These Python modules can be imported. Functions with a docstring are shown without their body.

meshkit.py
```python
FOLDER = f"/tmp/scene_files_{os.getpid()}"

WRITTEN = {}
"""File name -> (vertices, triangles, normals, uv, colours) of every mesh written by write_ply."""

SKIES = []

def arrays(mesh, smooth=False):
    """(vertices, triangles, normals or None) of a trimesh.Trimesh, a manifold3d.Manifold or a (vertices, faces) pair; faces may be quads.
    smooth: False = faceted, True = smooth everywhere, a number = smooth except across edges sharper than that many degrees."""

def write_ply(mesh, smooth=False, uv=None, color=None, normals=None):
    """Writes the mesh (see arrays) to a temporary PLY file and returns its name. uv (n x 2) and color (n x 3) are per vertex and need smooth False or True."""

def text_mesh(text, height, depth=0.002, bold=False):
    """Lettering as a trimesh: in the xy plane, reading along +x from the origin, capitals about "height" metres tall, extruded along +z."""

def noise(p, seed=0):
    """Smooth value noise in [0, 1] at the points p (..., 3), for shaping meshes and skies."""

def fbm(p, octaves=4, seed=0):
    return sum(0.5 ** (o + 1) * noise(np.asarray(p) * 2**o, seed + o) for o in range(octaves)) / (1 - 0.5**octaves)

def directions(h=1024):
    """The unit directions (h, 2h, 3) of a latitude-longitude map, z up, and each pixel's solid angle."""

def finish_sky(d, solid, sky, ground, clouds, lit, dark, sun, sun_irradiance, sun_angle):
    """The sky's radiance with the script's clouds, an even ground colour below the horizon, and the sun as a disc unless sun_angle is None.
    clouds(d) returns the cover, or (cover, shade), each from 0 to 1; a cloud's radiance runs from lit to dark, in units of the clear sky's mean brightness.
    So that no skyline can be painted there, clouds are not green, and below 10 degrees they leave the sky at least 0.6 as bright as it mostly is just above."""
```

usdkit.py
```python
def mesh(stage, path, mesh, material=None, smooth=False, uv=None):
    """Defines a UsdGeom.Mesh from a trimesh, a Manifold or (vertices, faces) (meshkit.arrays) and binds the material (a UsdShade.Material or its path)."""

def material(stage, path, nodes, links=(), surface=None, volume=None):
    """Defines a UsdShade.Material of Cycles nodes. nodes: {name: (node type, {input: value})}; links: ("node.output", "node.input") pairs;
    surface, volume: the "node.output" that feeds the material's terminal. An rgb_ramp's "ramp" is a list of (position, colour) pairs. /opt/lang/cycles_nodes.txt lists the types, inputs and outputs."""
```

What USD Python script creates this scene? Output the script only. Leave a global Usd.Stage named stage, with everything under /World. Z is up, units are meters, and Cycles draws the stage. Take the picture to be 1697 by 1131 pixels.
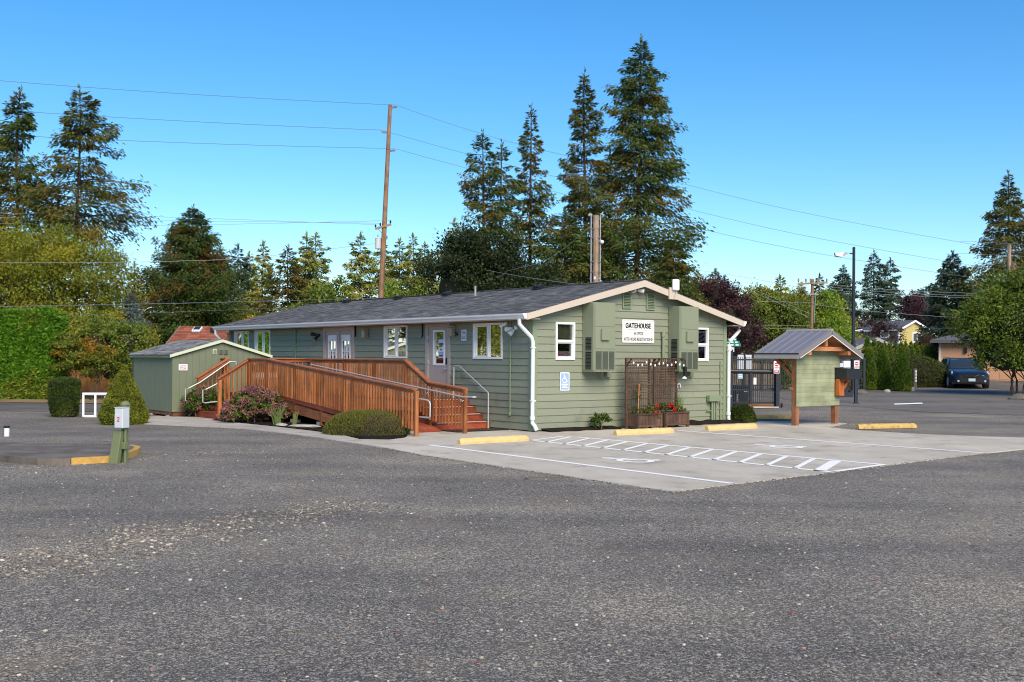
import math
import numpy as np
import trimesh
import shapely
from shapely import affinity
from shapely.geometry import Polygon, LineString, Point, box as sbox
from shapely.ops import unary_union
import usdkit, meshkit
from pxr import Usd, UsdGeom, UsdLux, UsdShade, Sdf, Gf, Vt

# ------------------------------------------------------------------ camera, sky, sun, exposure
stage = Usd.Stage.CreateInMemory()
UsdGeom.SetStageUpAxis(stage, 'Z')
UsdGeom.SetStageMetersPerUnit(stage, 1.0)
UsdGeom.Xform.Define(stage, '/World')
UsdGeom.Scope.Define(stage, '/World/Looks')
CAM_H, FPX, CXP, HYP, ROLL = 1.82, 1850.0, 848.5, 592.7, math.radians(0.34)
EXPOSURE = 1.2
SKY_STRENGTH = 0.077
SUN_INTENSITY = 0.57
SUN_ANGLE = 40.0
SUN_EL = math.radians(39.0)
SUN_AZ = (0.36, -0.933)                      # towards the sun, over the viewer's right shoulder
cam = UsdGeom.Camera.Define(stage, '/World/camera')
cam.AddTranslateOp().Set(Gf.Vec3d(0, 0, CAM_H))
cam.AddRotateXOp().Set(90.0)
cam.AddRotateZOp().Set(math.degrees(ROLL))
cam.CreateHorizontalApertureAttr(36.0)
cam.CreateFocalLengthAttr(36.0 * FPX / 1697.0)
cam.CreateVerticalApertureOffsetAttr(36.0 * (HYP - 565.5) / 1697.0)
cam.CreateFStopAttr(0.0)
cam.CreateExposureAttr(EXPOSURE)
cam.CreateClippingRangeAttr(Gf.Vec2f(0.1, 5000))
sn = math.hypot(*SUN_AZ)
SUN = np.array([SUN_AZ[0] / sn * math.cos(SUN_EL), SUN_AZ[1] / sn * math.cos(SUN_EL), math.sin(SUN_EL)])
sky_mat = usdkit.material(stage, '/World/Looks/sky', {
    's': ('sky_texture', {'sky_type': 'single_scattering', 'sun_disc': False, 'sun_elevation': SUN_EL,
                          'sun_rotation': math.atan2(SUN[0], SUN[1]), 'altitude': 100.0,
                          'air_density': 1.0, 'aerosol_density': 0.15, 'ozone_density': 5.0}),
    'h': ('hsv', {'saturation': 1.27, 'hue': 0.498}), 'b': ('background_shader', {'strength': SKY_STRENGTH})}, [('s.color', 'h.color'), ('h.color', 'b.color')], surface='b.background')
dome = UsdLux.DomeLight.Define(stage, '/World/sky')
UsdShade.MaterialBindingAPI.Apply(dome.GetPrim()).Bind(sky_mat)
dome.GetPrim().SetCustomDataByKey('kind', 'structure')
sun = UsdLux.DistantLight.Define(stage, '/World/sun')
sun.CreateIntensityAttr(SUN_INTENSITY); sun.CreateAngleAttr(SUN_ANGLE); sun.CreateNormalizeAttr(True)
sun.CreateColorAttr(Gf.Vec3f(1.0, 0.88, 0.70))
zx = SUN; xx = np.cross([0, 0, 1.0], zx); xx /= np.linalg.norm(xx); yx = np.cross(zx, xx)
sun.AddTransformOp().Set(Gf.Matrix4d(*xx, 0, *yx, 0, *zx, 0, 0, 0, 0, 1))

# ------------------------------------------------------------------ site geometry helpers
PI = math.pi
ANG = math.radians(38.1); ca, sa = math.cos(ANG), math.sin(ANG)
OX, OY = 0.51, 27.4                         # near corner of the building; local x runs along its gable, local y along its long wall
def ss(t): t = np.clip(t, 0, 1); return t * t * (3 - 2 * t)
def zg(x, y):                               # the ground climbs gently behind and to the right
    x, y = np.asarray(x, float), np.asarray(y, float)
    return 0.42 * ss((y - 33) / 21.0) * ss((x - 3.5) / 6.0) + 0.36 * ss((y - 55) / 6.0) * ss((x - 20) / 4.0)
def W(u, v, z=0.0): return np.array([OX + u * ca - v * sa, OY + u * sa + v * ca, z])
def ray(px, py):
    dx, dy = px - CXP, py - 565.5; c, s = math.cos(ROLL), math.sin(ROLL)
    return np.array([(dx * c + dy * s) / FPX, 1.0, -((-dx * s + dy * c) + 565.5 - HYP) / FPX])
def at(px, py, Y): return ray(px, py) * Y + [0, 0, CAM_H]
def onground(px, py):
    r = ray(px, py); t = CAM_H / -r[2] if r[2] < 0 else 60.0
    t = min(t, 75.0)
    for _ in range(60):
        p = r * t; t = 0.5 * t + 0.5 * min(max((float(zg(p[0], p[1])) - CAM_H) / r[2], 5.0), 90.0)
    return r * t + [0, 0, CAM_H]
def lin(r, g, b): return tuple(((c / 255.0) / 12.92 if c / 255.0 <= 0.04045 else ((c / 255.0 + 0.055) / 1.055) ** 2.4) for c in (r, g, b))

# ------------------------------------------------------------------ scene helpers
used = {}
def numbered(path):
    n = used.get(path, -1) + 1; used[path] = n
    return path if n == 0 else '%s_%03d' % (path, n)
def tag(prim, label=None, cat=None, group=None, kind=None):
    p = prim.GetPrim()
    for k, v in (('label', label), ('category', cat), ('group', group), ('kind', kind)):
        if v: p.SetCustomDataByKey(k, v)
    return p
def thing(name, label, cat, loc=(0, 0, 0), rz=0.0, group=None, scale=None, kind=None):
    x = UsdGeom.Xform.Define(stage, numbered('/World/' + name))
    x.AddTranslateOp().Set(Gf.Vec3d(*map(float, loc)))
    if rz: x.AddRotateZOp().Set(float(rz))
    if scale is not None: x.AddScaleOp().Set(Gf.Vec3f(*( (scale,) * 3 if np.ndim(scale) == 0 else scale)))
    return tag(x, label, cat, group, kind)
TONED = set()
def give_tone(m, mat):
    """a random number for every separate leaf, stone or shingle of the mesh, which its material turns into a colour"""
    if mat.GetPath().name not in TONED: return
    from scipy.sparse import coo_matrix
    from scipy.sparse.csgraph import connected_components
    n = len(m.GetPointsAttr().Get()); f = np.array(m.GetFaceVertexIndicesAttr().Get()).reshape(-1, 3)
    g = coo_matrix((np.ones(2 * len(f), np.int8), (np.concatenate([f[:, 0], f[:, 0]]), np.concatenate([f[:, 1], f[:, 2]]))), shape=(n, n))
    k, lab = connected_components(g, directed=False)
    t = np.random.default_rng(k).random(k)[lab].astype(np.float32)
    UsdGeom.PrimvarsAPI(m).CreatePrimvar('tone', Sdf.ValueTypeNames.FloatArray, 'vertex').Set(Vt.FloatArray.FromNumpy(t))
def part(parent, name, mesh, mat, smooth=False, label=None, kind=None):
    m = usdkit.mesh(stage, numbered(str(parent.GetPath()) + '/' + name), mesh if not isinstance(mesh, MB) else mesh.mesh(), mat, smooth=smooth); give_tone(m, mat)
    return tag(m, label, None, None, kind)
def single(name, mesh, mat, label=None, cat=None, group=None, kind=None, smooth=False):
    m = usdkit.mesh(stage, numbered('/World/' + name), mesh if not isinstance(mesh, MB) else mesh.mesh(), mat, smooth=smooth); give_tone(m, mat)
    return tag(m, label, cat, group, kind)
def dup(src, label, loc, rz=0.0, scale=None, group=None, name=None):
    was = src.GetCustomData()
    r = thing(name or src.GetName().rstrip('0123456789_'), label, was['category'], loc, rz, group or was.get('group'), scale)
    r.GetReferences().AddInternalReference(src.GetPath()); r.SetInstanceable(True)
    return r
def _chamfer_template():
    pts, key = [], []
    for sx in (-1, 1):
        for sy in (-1, 1):
            for sz in (-1, 1):
                for k in range(3):
                    o = [0.8, 0.8, 0.8]; o[k] = 1.0
                    pts.append((sx * o[0], sy * o[1], sz * o[2])); key.append((sx, sy, sz, k))
    h = trimesh.convex.convex_hull(np.array(pts)); idx = [int(np.argmin(np.linalg.norm(np.array(pts) - v, axis=1))) for v in h.vertices]
    return np.array([key[i] for i in idx]), np.array(h.faces)
CK, CF = _chamfer_template()
BF = np.array([[0, 2, 1], [1, 2, 3], [4, 5, 6], [5, 7, 6], [0, 1, 4], [1, 5, 4], [2, 6, 3], [3, 6, 7], [0, 4, 2], [2, 4, 6], [1, 3, 5], [3, 7, 5]])
class MB:
    def __init__(self): self.v, self.f, self.n = [], [], 0
    def add(self, v, f):
        v = np.asarray(v, float); f = np.asarray(f, int)
        if f.shape[1] == 4: f = np.vstack([f[:, [0, 1, 2]], f[:, [0, 2, 3]]])
        self.v.append(v); self.f.append(f + self.n); self.n += len(v); return self
    def mesh(self): return np.vstack(self.v), np.vstack(self.f)
    def tm(self, t): return self.add(t.vertices, t.faces)
    def obox(self, c, ax, hs, bev=0.0):     # centre, 3x3 rows of axes, half sizes
        c, ax, hs = np.asarray(c, float), np.asarray(ax, float), np.asarray(hs, float)
        if bev:
            loc = CK[:, :3] * (hs - bev)
            for k in range(3): s = CK[:, 3] == k; loc[s, k] = CK[s, k] * hs[k]
            return self.add(c + loc @ ax, CF)
        s = np.array([(x, y, z) for x in (-1, 1) for y in (-1, 1) for z in (-1, 1)], float) * hs
        return self.add(c + s @ ax, BF)
    def box(self, x0, x1, y0, y1, z0, z1, bev=0.0):
        return self.obox(((x0 + x1) / 2, (y0 + y1) / 2, (z0 + z1) / 2), np.eye(3), (abs(x1 - x0) / 2, abs(y1 - y0) / 2, abs(z1 - z0) / 2), bev)
    def beam(self, p0, p1, w, h, bev=0.0, up=(0, 0, 1)):  # along p0->p1, w sideways, h along up
        p0, p1 = np.asarray(p0, float), np.asarray(p1, float); d = p1 - p0; L = np.linalg.norm(d); d = d / L
        s = np.cross(up, d)
        if np.linalg.norm(s) < 1e-6: s = np.cross((0, 1, 0), d)
        s /= np.linalg.norm(s); n = np.cross(d, s)
        return self.obox((p0 + p1) / 2, np.stack([d, s, n]), (L / 2, w / 2, h / 2), bev)
    def tube(self, pts, r, sides=8, caps=True):
        p = np.asarray(pts, float); t = np.gradient(p, axis=0); t /= np.linalg.norm(t, axis=1, keepdims=True) + 1e-12
        a = np.cross(t, np.where(np.abs(t[:, 2:]) < 0.95, [0, 0, 1.0], [1.0, 0, 0])); a /= np.linalg.norm(a, axis=1, keepdims=True) + 1e-12
        b = np.cross(t, a); g = np.arange(sides) * 2 * PI / sides; r = np.broadcast_to(r, (len(p),))
        v = (p[:, None] + r[:, None, None] * (np.cos(g)[None, :, None] * a[:, None] + np.sin(g)[None, :, None] * b[:, None])).reshape(-1, 3)
        i, j = np.meshgrid(np.arange(len(p) - 1), np.arange(sides), indexing='ij'); i, j = i.ravel(), j.ravel(); k = (j + 1) % sides
        q = np.stack([i * sides + j, i * sides + k, (i + 1) * sides + k, (i + 1) * sides + j], 1)
        f = np.vstack([q[:, [0, 2, 1]], q[:, [0, 3, 2]]])
        if caps:
            e = (len(p) - 1) * sides
            f = np.vstack([f, [[0, m, m + 1] for m in range(1, sides - 1)], [[e, e + m + 1, e + m] for m in range(1, sides - 1)]])
        return self.add(v, f)
    def lathe(self, prof, c=(0, 0, 0), sides=20):         # prof: (r, z) from bottom to top
        prof = np.asarray(prof, float); g = np.arange(sides) * 2 * PI / sides
        v = np.stack([prof[:, 0:1] * np.cos(g), prof[:, 0:1] * np.sin(g), np.repeat(prof[:, 1:2], sides, 1)], -1).reshape(-1, 3) + np.asarray(c, float)
        i, j = np.meshgrid(np.arange(len(prof) - 1), np.arange(sides), indexing='ij'); i, j = i.ravel(), j.ravel(); k = (j + 1) % sides
        return self.add(v, np.stack([i * sides + j, i * sides + k, (i + 1) * sides + k, (i + 1) * sides + j], 1))
    def prism(self, poly, z0, z1, M=None):                # shapely polygon(s) extruded; M maps local xyz
        for g in getattr(poly, 'geoms', [poly]):
            if g.is_empty or g.geom_type != 'Polygon': continue
            t = trimesh.creation.extrude_polygon(g, z1 - z0, engine='earcut'); v = np.array(t.vertices) + [0, 0, z0]
            self.add(v if M is None else M(v), t.faces)
        return self
def xzM(y0):   # polygon plane (x, z) extruded towards -y from y0 (a wall facing -y)
    return lambda v: np.stack([v[:, 0], y0 - v[:, 2], v[:, 1]], 1)
def yzM(x0):   # polygon plane (y, z) extruded towards -x from x0 (a wall facing -x); y runs to the left as seen
    return lambda v: np.stack([x0 - v[:, 2], v[:, 0], v[:, 1]], 1)
def bbox_mesh(*a, **k): return MB().box(*a, **k).mesh()

# ------------------------------------------------------------------ materials
def nodes_mat(name, nodes, links, surface): return usdkit.material(stage, '/World/Looks/' + name, nodes, links, surface=surface)
def paint(name, col, rough=0.55, var=0.10, scale=3.0, bump=0.0, bscale=60.0, metal=0.0, spec=0.4, stretch=(1, 1, 1), rnd=0.0, dirt=None):
    n = {'c': ('texture_coordinate', {}), 'm': ('mapping', {'scale': stretch}), 'a': ('noise_texture', {'scale': scale, 'detail': 5.0, 'roughness': 0.6}),
         'r': ('rgb_ramp', {'ramp': [(0.25, tuple(c * (1 - var) for c in col)), (0.75, tuple(min(1, c * (1 + var)) for c in col))]}),
         'p': ('principled_bsdf', {'roughness': rough, 'metallic': metal, 'specular_ior_level': spec})}
    l = [('c.object', 'm.vector'), ('m.vector', 'a.vector'), ('a.fac', 'r.fac')]
    src = 'r.color'
    if rnd:
        n['o'] = ('object_info', {}); n['mr'] = ('map_range', {'from_min': 0.0, 'from_max': 1.0, 'to_min': 1 - rnd, 'to_max': 1 + rnd})
        n['h'] = ('hsv', {}); l += [('o.random', 'mr.value'), ('mr.result', 'h.value'), (src, 'h.color')]; src = 'h.color'
    if dirt:
        n['dn'] = ('noise_texture', {'scale': dirt[1], 'detail': 6.0, 'roughness': 0.7}); n['dr'] = ('rgb_ramp', {'ramp': [(dirt[2], (0, 0, 0)), (dirt[2] + 0.22, (1, 1, 1))]})
        n['dm'] = ('mix', {'color2': dirt[0]}); l += [('c.object', 'dn.vector'), ('dn.fac', 'dr.fac'), ('dr.color', 'dm.fac'), (src, 'dm.color1')]; src = 'dm.color'
    l.append((src, 'p.base_color'))
    if bump:
        n['bn'] = ('noise_texture', {'scale': bscale, 'detail': 4.0}); n['b'] = ('bump', {'strength': bump, 'distance': 0.01})
        l += [('m.vector', 'bn.vector'), ('bn.fac', 'b.height'), ('b.normal', 'p.normal')]
    return nodes_mat(name, n, l, 'p.BSDF')
def leaf(name, cols, rough=0.5, trans=0.25, patch=None, pscale=0.6, shade=True):
    """cols: ramp of leaf colours picked leaf by leaf; patch: colour of whole clumps that differ (new growth, cones, turning leaves)"""
    TONED.add(name)
    n = {'g': ('attribute', {'attribute': 'tone'}), 'r': ('rgb_ramp', {'ramp': list(zip(np.linspace(0, 1, len(cols)), cols))}),
         'c': ('texture_coordinate', {}), 'a': ('noise_texture', {'scale': pscale, 'detail': 3.0}),
         'pr': ('rgb_ramp', {'ramp': [(0.50, (0, 0, 0)), (0.66, (1, 1, 1))]}), 'mx': ('mix', {'color2': patch or cols[-1]}),
         'p': ('principled_bsdf', {'roughness': rough, 'specular_ior_level': 0.25}), 't': ('translucent_bsdf', {}), 'x': ('mix_closure', {'fac': trans})}
    l = [('g.fac', 'r.fac'), ('c.object', 'a.vector'), ('a.fac', 'pr.fac'), ('r.color', 'mx.color1')]
    n['pm'] = ('math', {'math_type': 'multiply', 'value2': 0.55 if patch else 0.35})
    l += [('pr.color', 'pm.value1'), ('pm.value', 'mx.fac'), ('mx.color', 'p.base_color'), ('mx.color', 't.color'), ('p.BSDF', 'x.closure1'), ('t.BSDF', 'x.closure2')]
    return nodes_mat(name, n, l, 'x.closure')
def wood(name, col, col2, grain=14.0, rough=0.6, axis=2, rnd=0.18, bump=0.25, knots=True):
    sc = [1.0, 1.0, 1.0]; sc[axis] = 0.08
    n = {'c': ('texture_coordinate', {}), 'm': ('mapping', {'scale': sc}), 'o': ('object_info', {}),
         'a': ('noise_texture', {'scale': grain, 'detail': 6.0, 'roughness': 0.65, 'distortion': 0.4}), 'r': ('rgb_ramp', {'ramp': [(0.28, col2), (0.62, col)]}),
         'k': ('noise_texture', {'scale': 2.2, 'detail': 3.0}), 'kr': ('rgb_ramp', {'ramp': [(0.35, (0.78, 0.74, 0.70)), (0.65, (1.12, 1.1, 1.08))]}),
         'mu': ('mix', {'mix_type': 'multiply', 'fac': 1.0}), 'mr': ('map_range', {'to_min': 1 - rnd, 'to_max': 1 + rnd}), 'h': ('hsv', {}),
         'b': ('bump', {'strength': bump, 'distance': 0.006}), 'p': ('principled_bsdf', {'roughness': rough, 'specular_ior_level': 0.3})}
    l = [('c.object', 'm.vector'), ('m.vector', 'a.vector'), ('a.fac', 'r.fac'), ('c.object', 'k.vector'), ('k.fac', 'kr.fac'), ('r.color', 'mu.color1'), ('kr.color', 'mu.color2'),
         ('o.random', 'mr.value'), ('mr.result', 'h.value'), ('mu.color', 'h.color'), ('h.color', 'p.base_color'), ('a.fac', 'b.height'), ('b.normal', 'p.normal')]
    return nodes_mat(name, n, l, 'p.BSDF')
def flat(name, col, rough=0.6, metal=0.0, spec=0.4):
    return nodes_mat(name, {'p': ('principled_bsdf', {'base_color': col, 'roughness': rough, 'metallic': metal, 'specular_ior_level': spec})}, [], 'p.BSDF')
def glass(name, tint=(0.75, 0.8, 0.8), ior=1.5, extra=0.06):
    return nodes_mat(name, {'f': ('fresnel', {'IOR': ior}), 'ad': ('math', {'math_type': 'add', 'value2': extra, 'use_clamp': True}), 't': ('transparent_bsdf', {'color': tint}), 'g': ('glossy_bsdf', {'color': (0.9, 0.9, 0.9), 'roughness': 0.02}),
                            'x': ('mix_closure', {})}, [('f.fac', 'ad.value1'), ('ad.value', 'x.fac'), ('t.BSDF', 'x.closure1'), ('g.BSDF', 'x.closure2')], 'x.closure')

def gravel_mat():
    n = {'g': ('geometry', {}), 'v1': ('voronoi_texture', {'scale': 120.0}), 'v2': ('voronoi_texture', {'scale': 55.0}), 'v3': ('voronoi_texture', {'scale': 17.0}),
         's1': ('separate_color', {}), 's2': ('separate_color', {}), 's3': ('separate_color', {}),
         'r1': ('rgb_ramp', {'ramp': [(0.0, (0.066, 0.058, 0.050)), (0.45, (0.132, 0.118, 0.101)), (0.8, (0.222, 0.199, 0.171)), (0.93, (0.40, 0.36, 0.31)), (1.0, (0.66, 0.58, 0.48))]}),
         'r2': ('rgb_ramp', {'ramp': [(0.0, (0, 0, 0)), (0.86, (0, 0, 0)), (0.89, (1, 1, 1))]}), 'm2': ('mix', {'color2': (0.40, 0.36, 0.31)}),
         'r3': ('rgb_ramp', {'ramp': [(0.0, (0, 0, 0)), (0.965, (0, 0, 0)), (0.975, (1, 1, 1))]}),
         'd3': ('rgb_ramp', {'ramp': [(0.0, (1, 1, 1)), (0.30, (1, 1, 1)), (0.36, (0, 0, 0))]}), 'k3': ('math', {'math_type': 'multiply'}), 'm3': ('mix', {'color2': (0.46, 0.42, 0.36)}),
         'n1': ('noise_texture', {'scale': 0.35, 'detail': 6.0, 'roughness': 0.6}), 'w1': ('rgb_ramp', {'ramp': [(0.3, (0.64, 0.64, 0.65)), (0.48, (0.88, 0.88, 0.88)), (0.7, (1.24, 1.21, 1.15))]}),
         'mp': ('mapping', {'scale': (0.06, 0.42, 1.0), 'rotation': (0, 0, 0.25)}), 'n2': ('noise_texture', {'scale': 1.6, 'detail': 4.0}), 'w2': ('rgb_ramp', {'ramp': [(0.35, (0.86, 0.86, 0.88)), (0.62, (1.13, 1.12, 1.09))]}),
         'n3': ('noise_texture', {'scale': 0.55, 'detail': 7.0, 'roughness': 0.7}), 'w3': ('rgb_ramp', {'ramp': [(0.54, (0, 0, 0)), (0.70, (0.55, 0.55, 0.55))]}), 'm4': ('mix', {'color2': (0.225, 0.180, 0.130)}), 'x1': ('mix', {'mix_type': 'multiply', 'fac': 1.0}), 'x2': ('mix', {'mix_type': 'multiply', 'fac': 1.0}),
         'b': ('bump', {'strength': 0.6, 'distance': 0.008, 'invert': True}), 'b2': ('bump', {'strength': 0.35, 'distance': 0.02, 'invert': True}), 'p': ('principled_bsdf', {'roughness': 0.85, 'specular_ior_level': 0.25})}
    l = [('g.position', v + '.vector') for v in ('v1', 'v2', 'v3', 'n1', 'n3', 'mp')] + [('mp.vector', 'n2.vector')]
    l += [('v1.color', 's1.color'), ('v2.color', 's2.color'), ('v3.color', 's3.color'), ('s1.r', 'r1.fac'), ('s2.g', 'r2.fac'), ('r1.color', 'm2.color1'), ('r2.color', 'm2.fac'),
          ('s3.b', 'r3.fac'), ('v3.distance', 'd3.fac'), ('r3.color', 'k3.value1'), ('d3.color', 'k3.value2'), ('k3.value', 'm3.fac'), ('m2.color', 'm3.color1'),
          ('n1.fac', 'w1.fac'), ('n2.fac', 'w2.fac'), ('n3.fac', 'w3.fac'), ('w3.color', 'm4.fac'), ('m3.color', 'm4.color1'), ('m4.color', 'x1.color1'), ('w1.color', 'x1.color2'), ('x1.color', 'x2.color1'), ('w2.color', 'x2.color2'), ('x2.color', 'p.base_color'),
          ('v2.distance', 'b2.height'), ('b2.normal', 'b.normal'), ('v1.distance', 'b.height'), ('b.normal', 'p.normal')]
    return nodes_mat('gravel', n, l, 'p.BSDF')
def pave_mat(name, c1, c2, fine=160.0, big=0.5, streak=(1, 1, 1), bump=0.25, spots=None, spec=0.3):
    n = {'g': ('geometry', {}), 'mp': ('mapping', {'scale': streak, 'rotation': (0, 0, ANG)}), 'n1': ('noise_texture', {'scale': big, 'detail': 7.0, 'roughness': 0.62}), 'r1': ('rgb_ramp', {'ramp': [(0.32, c1), (0.68, c2)]}),
         'n2': ('noise_texture', {'scale': fine, 'detail': 3.0}), 'r2': ('rgb_ramp', {'ramp': [(0.3, (0.82, 0.82, 0.82)), (0.7, (1.15, 1.15, 1.15))]}), 'x': ('mix', {'mix_type': 'multiply', 'fac': 1.0}),
         'b': ('bump', {'strength': bump, 'distance': 0.005}), 'p': ('principled_bsdf', {'roughness': 0.85, 'specular_ior_level': spec})}
    l = [('g.position', 'mp.vector'), ('mp.vector', 'n1.vector'), ('n1.fac', 'r1.fac'), ('g.position', 'n2.vector'), ('n2.fac', 'r2.fac'), ('r1.color', 'x.color1'), ('r2.color', 'x.color2'), ('n2.fac', 'b.height'), ('b.normal', 'p.normal')]
    n['sn'] = ('noise_texture', {'scale': 1.1, 'detail': 8.0, 'roughness': 0.72}); n['sr'] = ('rgb_ramp', {'ramp': [(0.36, (0.72, 0.70, 0.68)), (0.46, (0.97, 0.97, 0.96)), (0.70, (1.06, 1.06, 1.06))]}); n['sx'] = ('mix', {'mix_type': 'multiply', 'fac': 1.0})
    l += [('g.position', 'sn.vector'), ('sn.fac', 'sr.fac'), ('x.color', 'sx.color1'), ('sr.color', 'sx.color2')]
    src = 'sx.color'
    if spots:
        n['v'] = ('voronoi_texture', {'scale': spots[0]}); n['vr'] = ('rgb_ramp', {'ramp': [(0.0, (1, 1, 1)), (spots[1], (1, 1, 1)), (spots[1] * 1.6, (0, 0, 0))]}); n['vm'] = ('mix', {'color2': spots[2]})
        n['vf'] = ('math', {'math_type': 'multiply', 'value2': spots[3]})
        l += [('g.position', 'v.vector'), ('v.distance', 'vr.fac'), ('vr.color', 'vf.value1'), ('vf.value', 'vm.fac'), (src, 'vm.color1')]; src = 'vm.color'
    l.append((src, 'p.base_color'))
    return nodes_mat(name, n, l, 'p.BSDF')

M = {}
M['gravel'] = gravel_mat()
M['concrete'] = pave_mat('concrete', (0.41, 0.365, 0.300), (0.565, 0.508, 0.425), 120.0, 0.7, (1.0, 0.35, 1.0), 0.2, (1.3, 0.022, (0.10, 0.09, 0.08), 0.8))
M['walk'] = pave_mat('walkway_concrete', (0.34, 0.305, 0.265), (0.50, 0.45, 0.39), 120.0, 0.9, (1, 1, 1), 0.25)
M['asphalt'] = pave_mat('asphalt', (0.105, 0.094, 0.083), (0.185, 0.166, 0.146), 90.0, 0.5, (0.10, 0.9, 1), 0.4, (24.0, 0.16, (0.30, 0.28, 0.25), 0.5))
M['drive'] = pave_mat('driveway_asphalt', (0.10, 0.092, 0.086), (0.15, 0.138, 0.128), 90.0, 0.6, (1, 1, 1), 0.4)
M['mulch'] = pave_mat('mulch', (0.010, 0.009, 0.008), (0.034, 0.027, 0.021), 40.0, 6.0, (1, 1, 1), 1.0, spec=0.05)
M['drygrass'] = pave_mat('dry_grass', (0.16, 0.105, 0.055), (0.33, 0.24, 0.12), 45.0, 1.4, (0.5, 1, 1), 0.8)
M['oldcurb'] = pave_mat('old_curb', (0.09, 0.075, 0.062), (0.20, 0.17, 0.145), 80.0, 1.6, (1, 1, 1), 0.5)
M['markwhite'] = paint('marking_paint', (0.86, 0.84, 0.81), 0.7, 0.04, 9.0, dirt=((0.55, 0.52, 0.48), 14.0, 0.66))
M['yellowcurb'] = paint('yellow_curb_paint', (0.52, 0.30, 0.07), 0.7, 0.25, 9.0, 0.4, 60.0, dirt=((0.16, 0.12, 0.08), 7.0, 0.56))
M['stop'] = paint('yellow_stop_paint', (0.64, 0.45, 0.19), 0.65, 0.12, 6.0, 0.5, 70.0, dirt=((0.22, 0.15, 0.06), 11.0, 0.64))
M['stopold'] = paint('worn_yellow_stop_paint', (0.55, 0.36, 0.11), 0.7, 0.2, 8.0, 0.5, 70.0, dirt=((0.15, 0.11, 0.07), 9.0, 0.50))
SAGE = (0.228, 0.242, 0.170)
M['sage'] = paint('sage_siding_paint', SAGE, 0.6, 0.08, 1.5, 0.18, 26.0, stretch=(0.25, 0.25, 2.2), rnd=0.05, dirt=((0.150, 0.150, 0.105), 1.1, 0.58))
M['sagetrim'] = paint('sage_trim_paint', (0.205, 0.255, 0.155), 0.6, 0.05, 2.0)
M['hvac'] = paint('sage_metal_paint', (0.225, 0.245, 0.160), 0.45, 0.04, 2.0, spec=0.5)
M['vent'] = flat('vent_slat', (0.055, 0.062, 0.044), 0.5)
M['fin'] = flat('vent_fin', (0.125, 0.140, 0.098), 0.5)
M['dark'] = flat('dark_recess', (0.012, 0.012, 0.012), 0.9)
M['beige'] = paint('beige_trim_paint', (0.55, 0.46, 0.37), 0.55, 0.04, 2.0)
M['doorpaint'] = paint('taupe_door_paint', (0.40, 0.345, 0.30), 0.5, 0.03, 2.0)
M['soffit'] = paint('soffit_paint', (0.33, 0.27, 0.22), 0.7, 0.05, 2.0)
M['white'] = paint('white_vinyl', (0.78, 0.78, 0.77), 0.4, 0.02, 3.0)
M['whitesign'] = paint('white_sign_face', (0.80, 0.775, 0.73), 0.45, 0.02, 2.0)
M['gutter'] = paint('gutter_metal', (0.74, 0.71, 0.69), 0.35, 0.05, 2.0, spec=0.5)
M['black'] = flat('black_plastic', (0.015, 0.015, 0.016), 0.4)
M['blackmetal'] = paint('black_powder_coat', (0.016, 0.017, 0.020), 0.45, 0.15, 5.0, spec=0.5)
M['navy'] = paint('dark_navy_post_paint', (0.018, 0.022, 0.032), 0.5, 0.15, 4.0)
M['conduitgrey'] = flat('conduit_grey', (0.36, 0.36, 0.37), 0.5)
M['steel'] = paint('galvanised_steel', (0.60, 0.60, 0.60), 0.40, 0.08, 12.0, metal=0.5)
M['glass'] = glass('window_glass')
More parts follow.
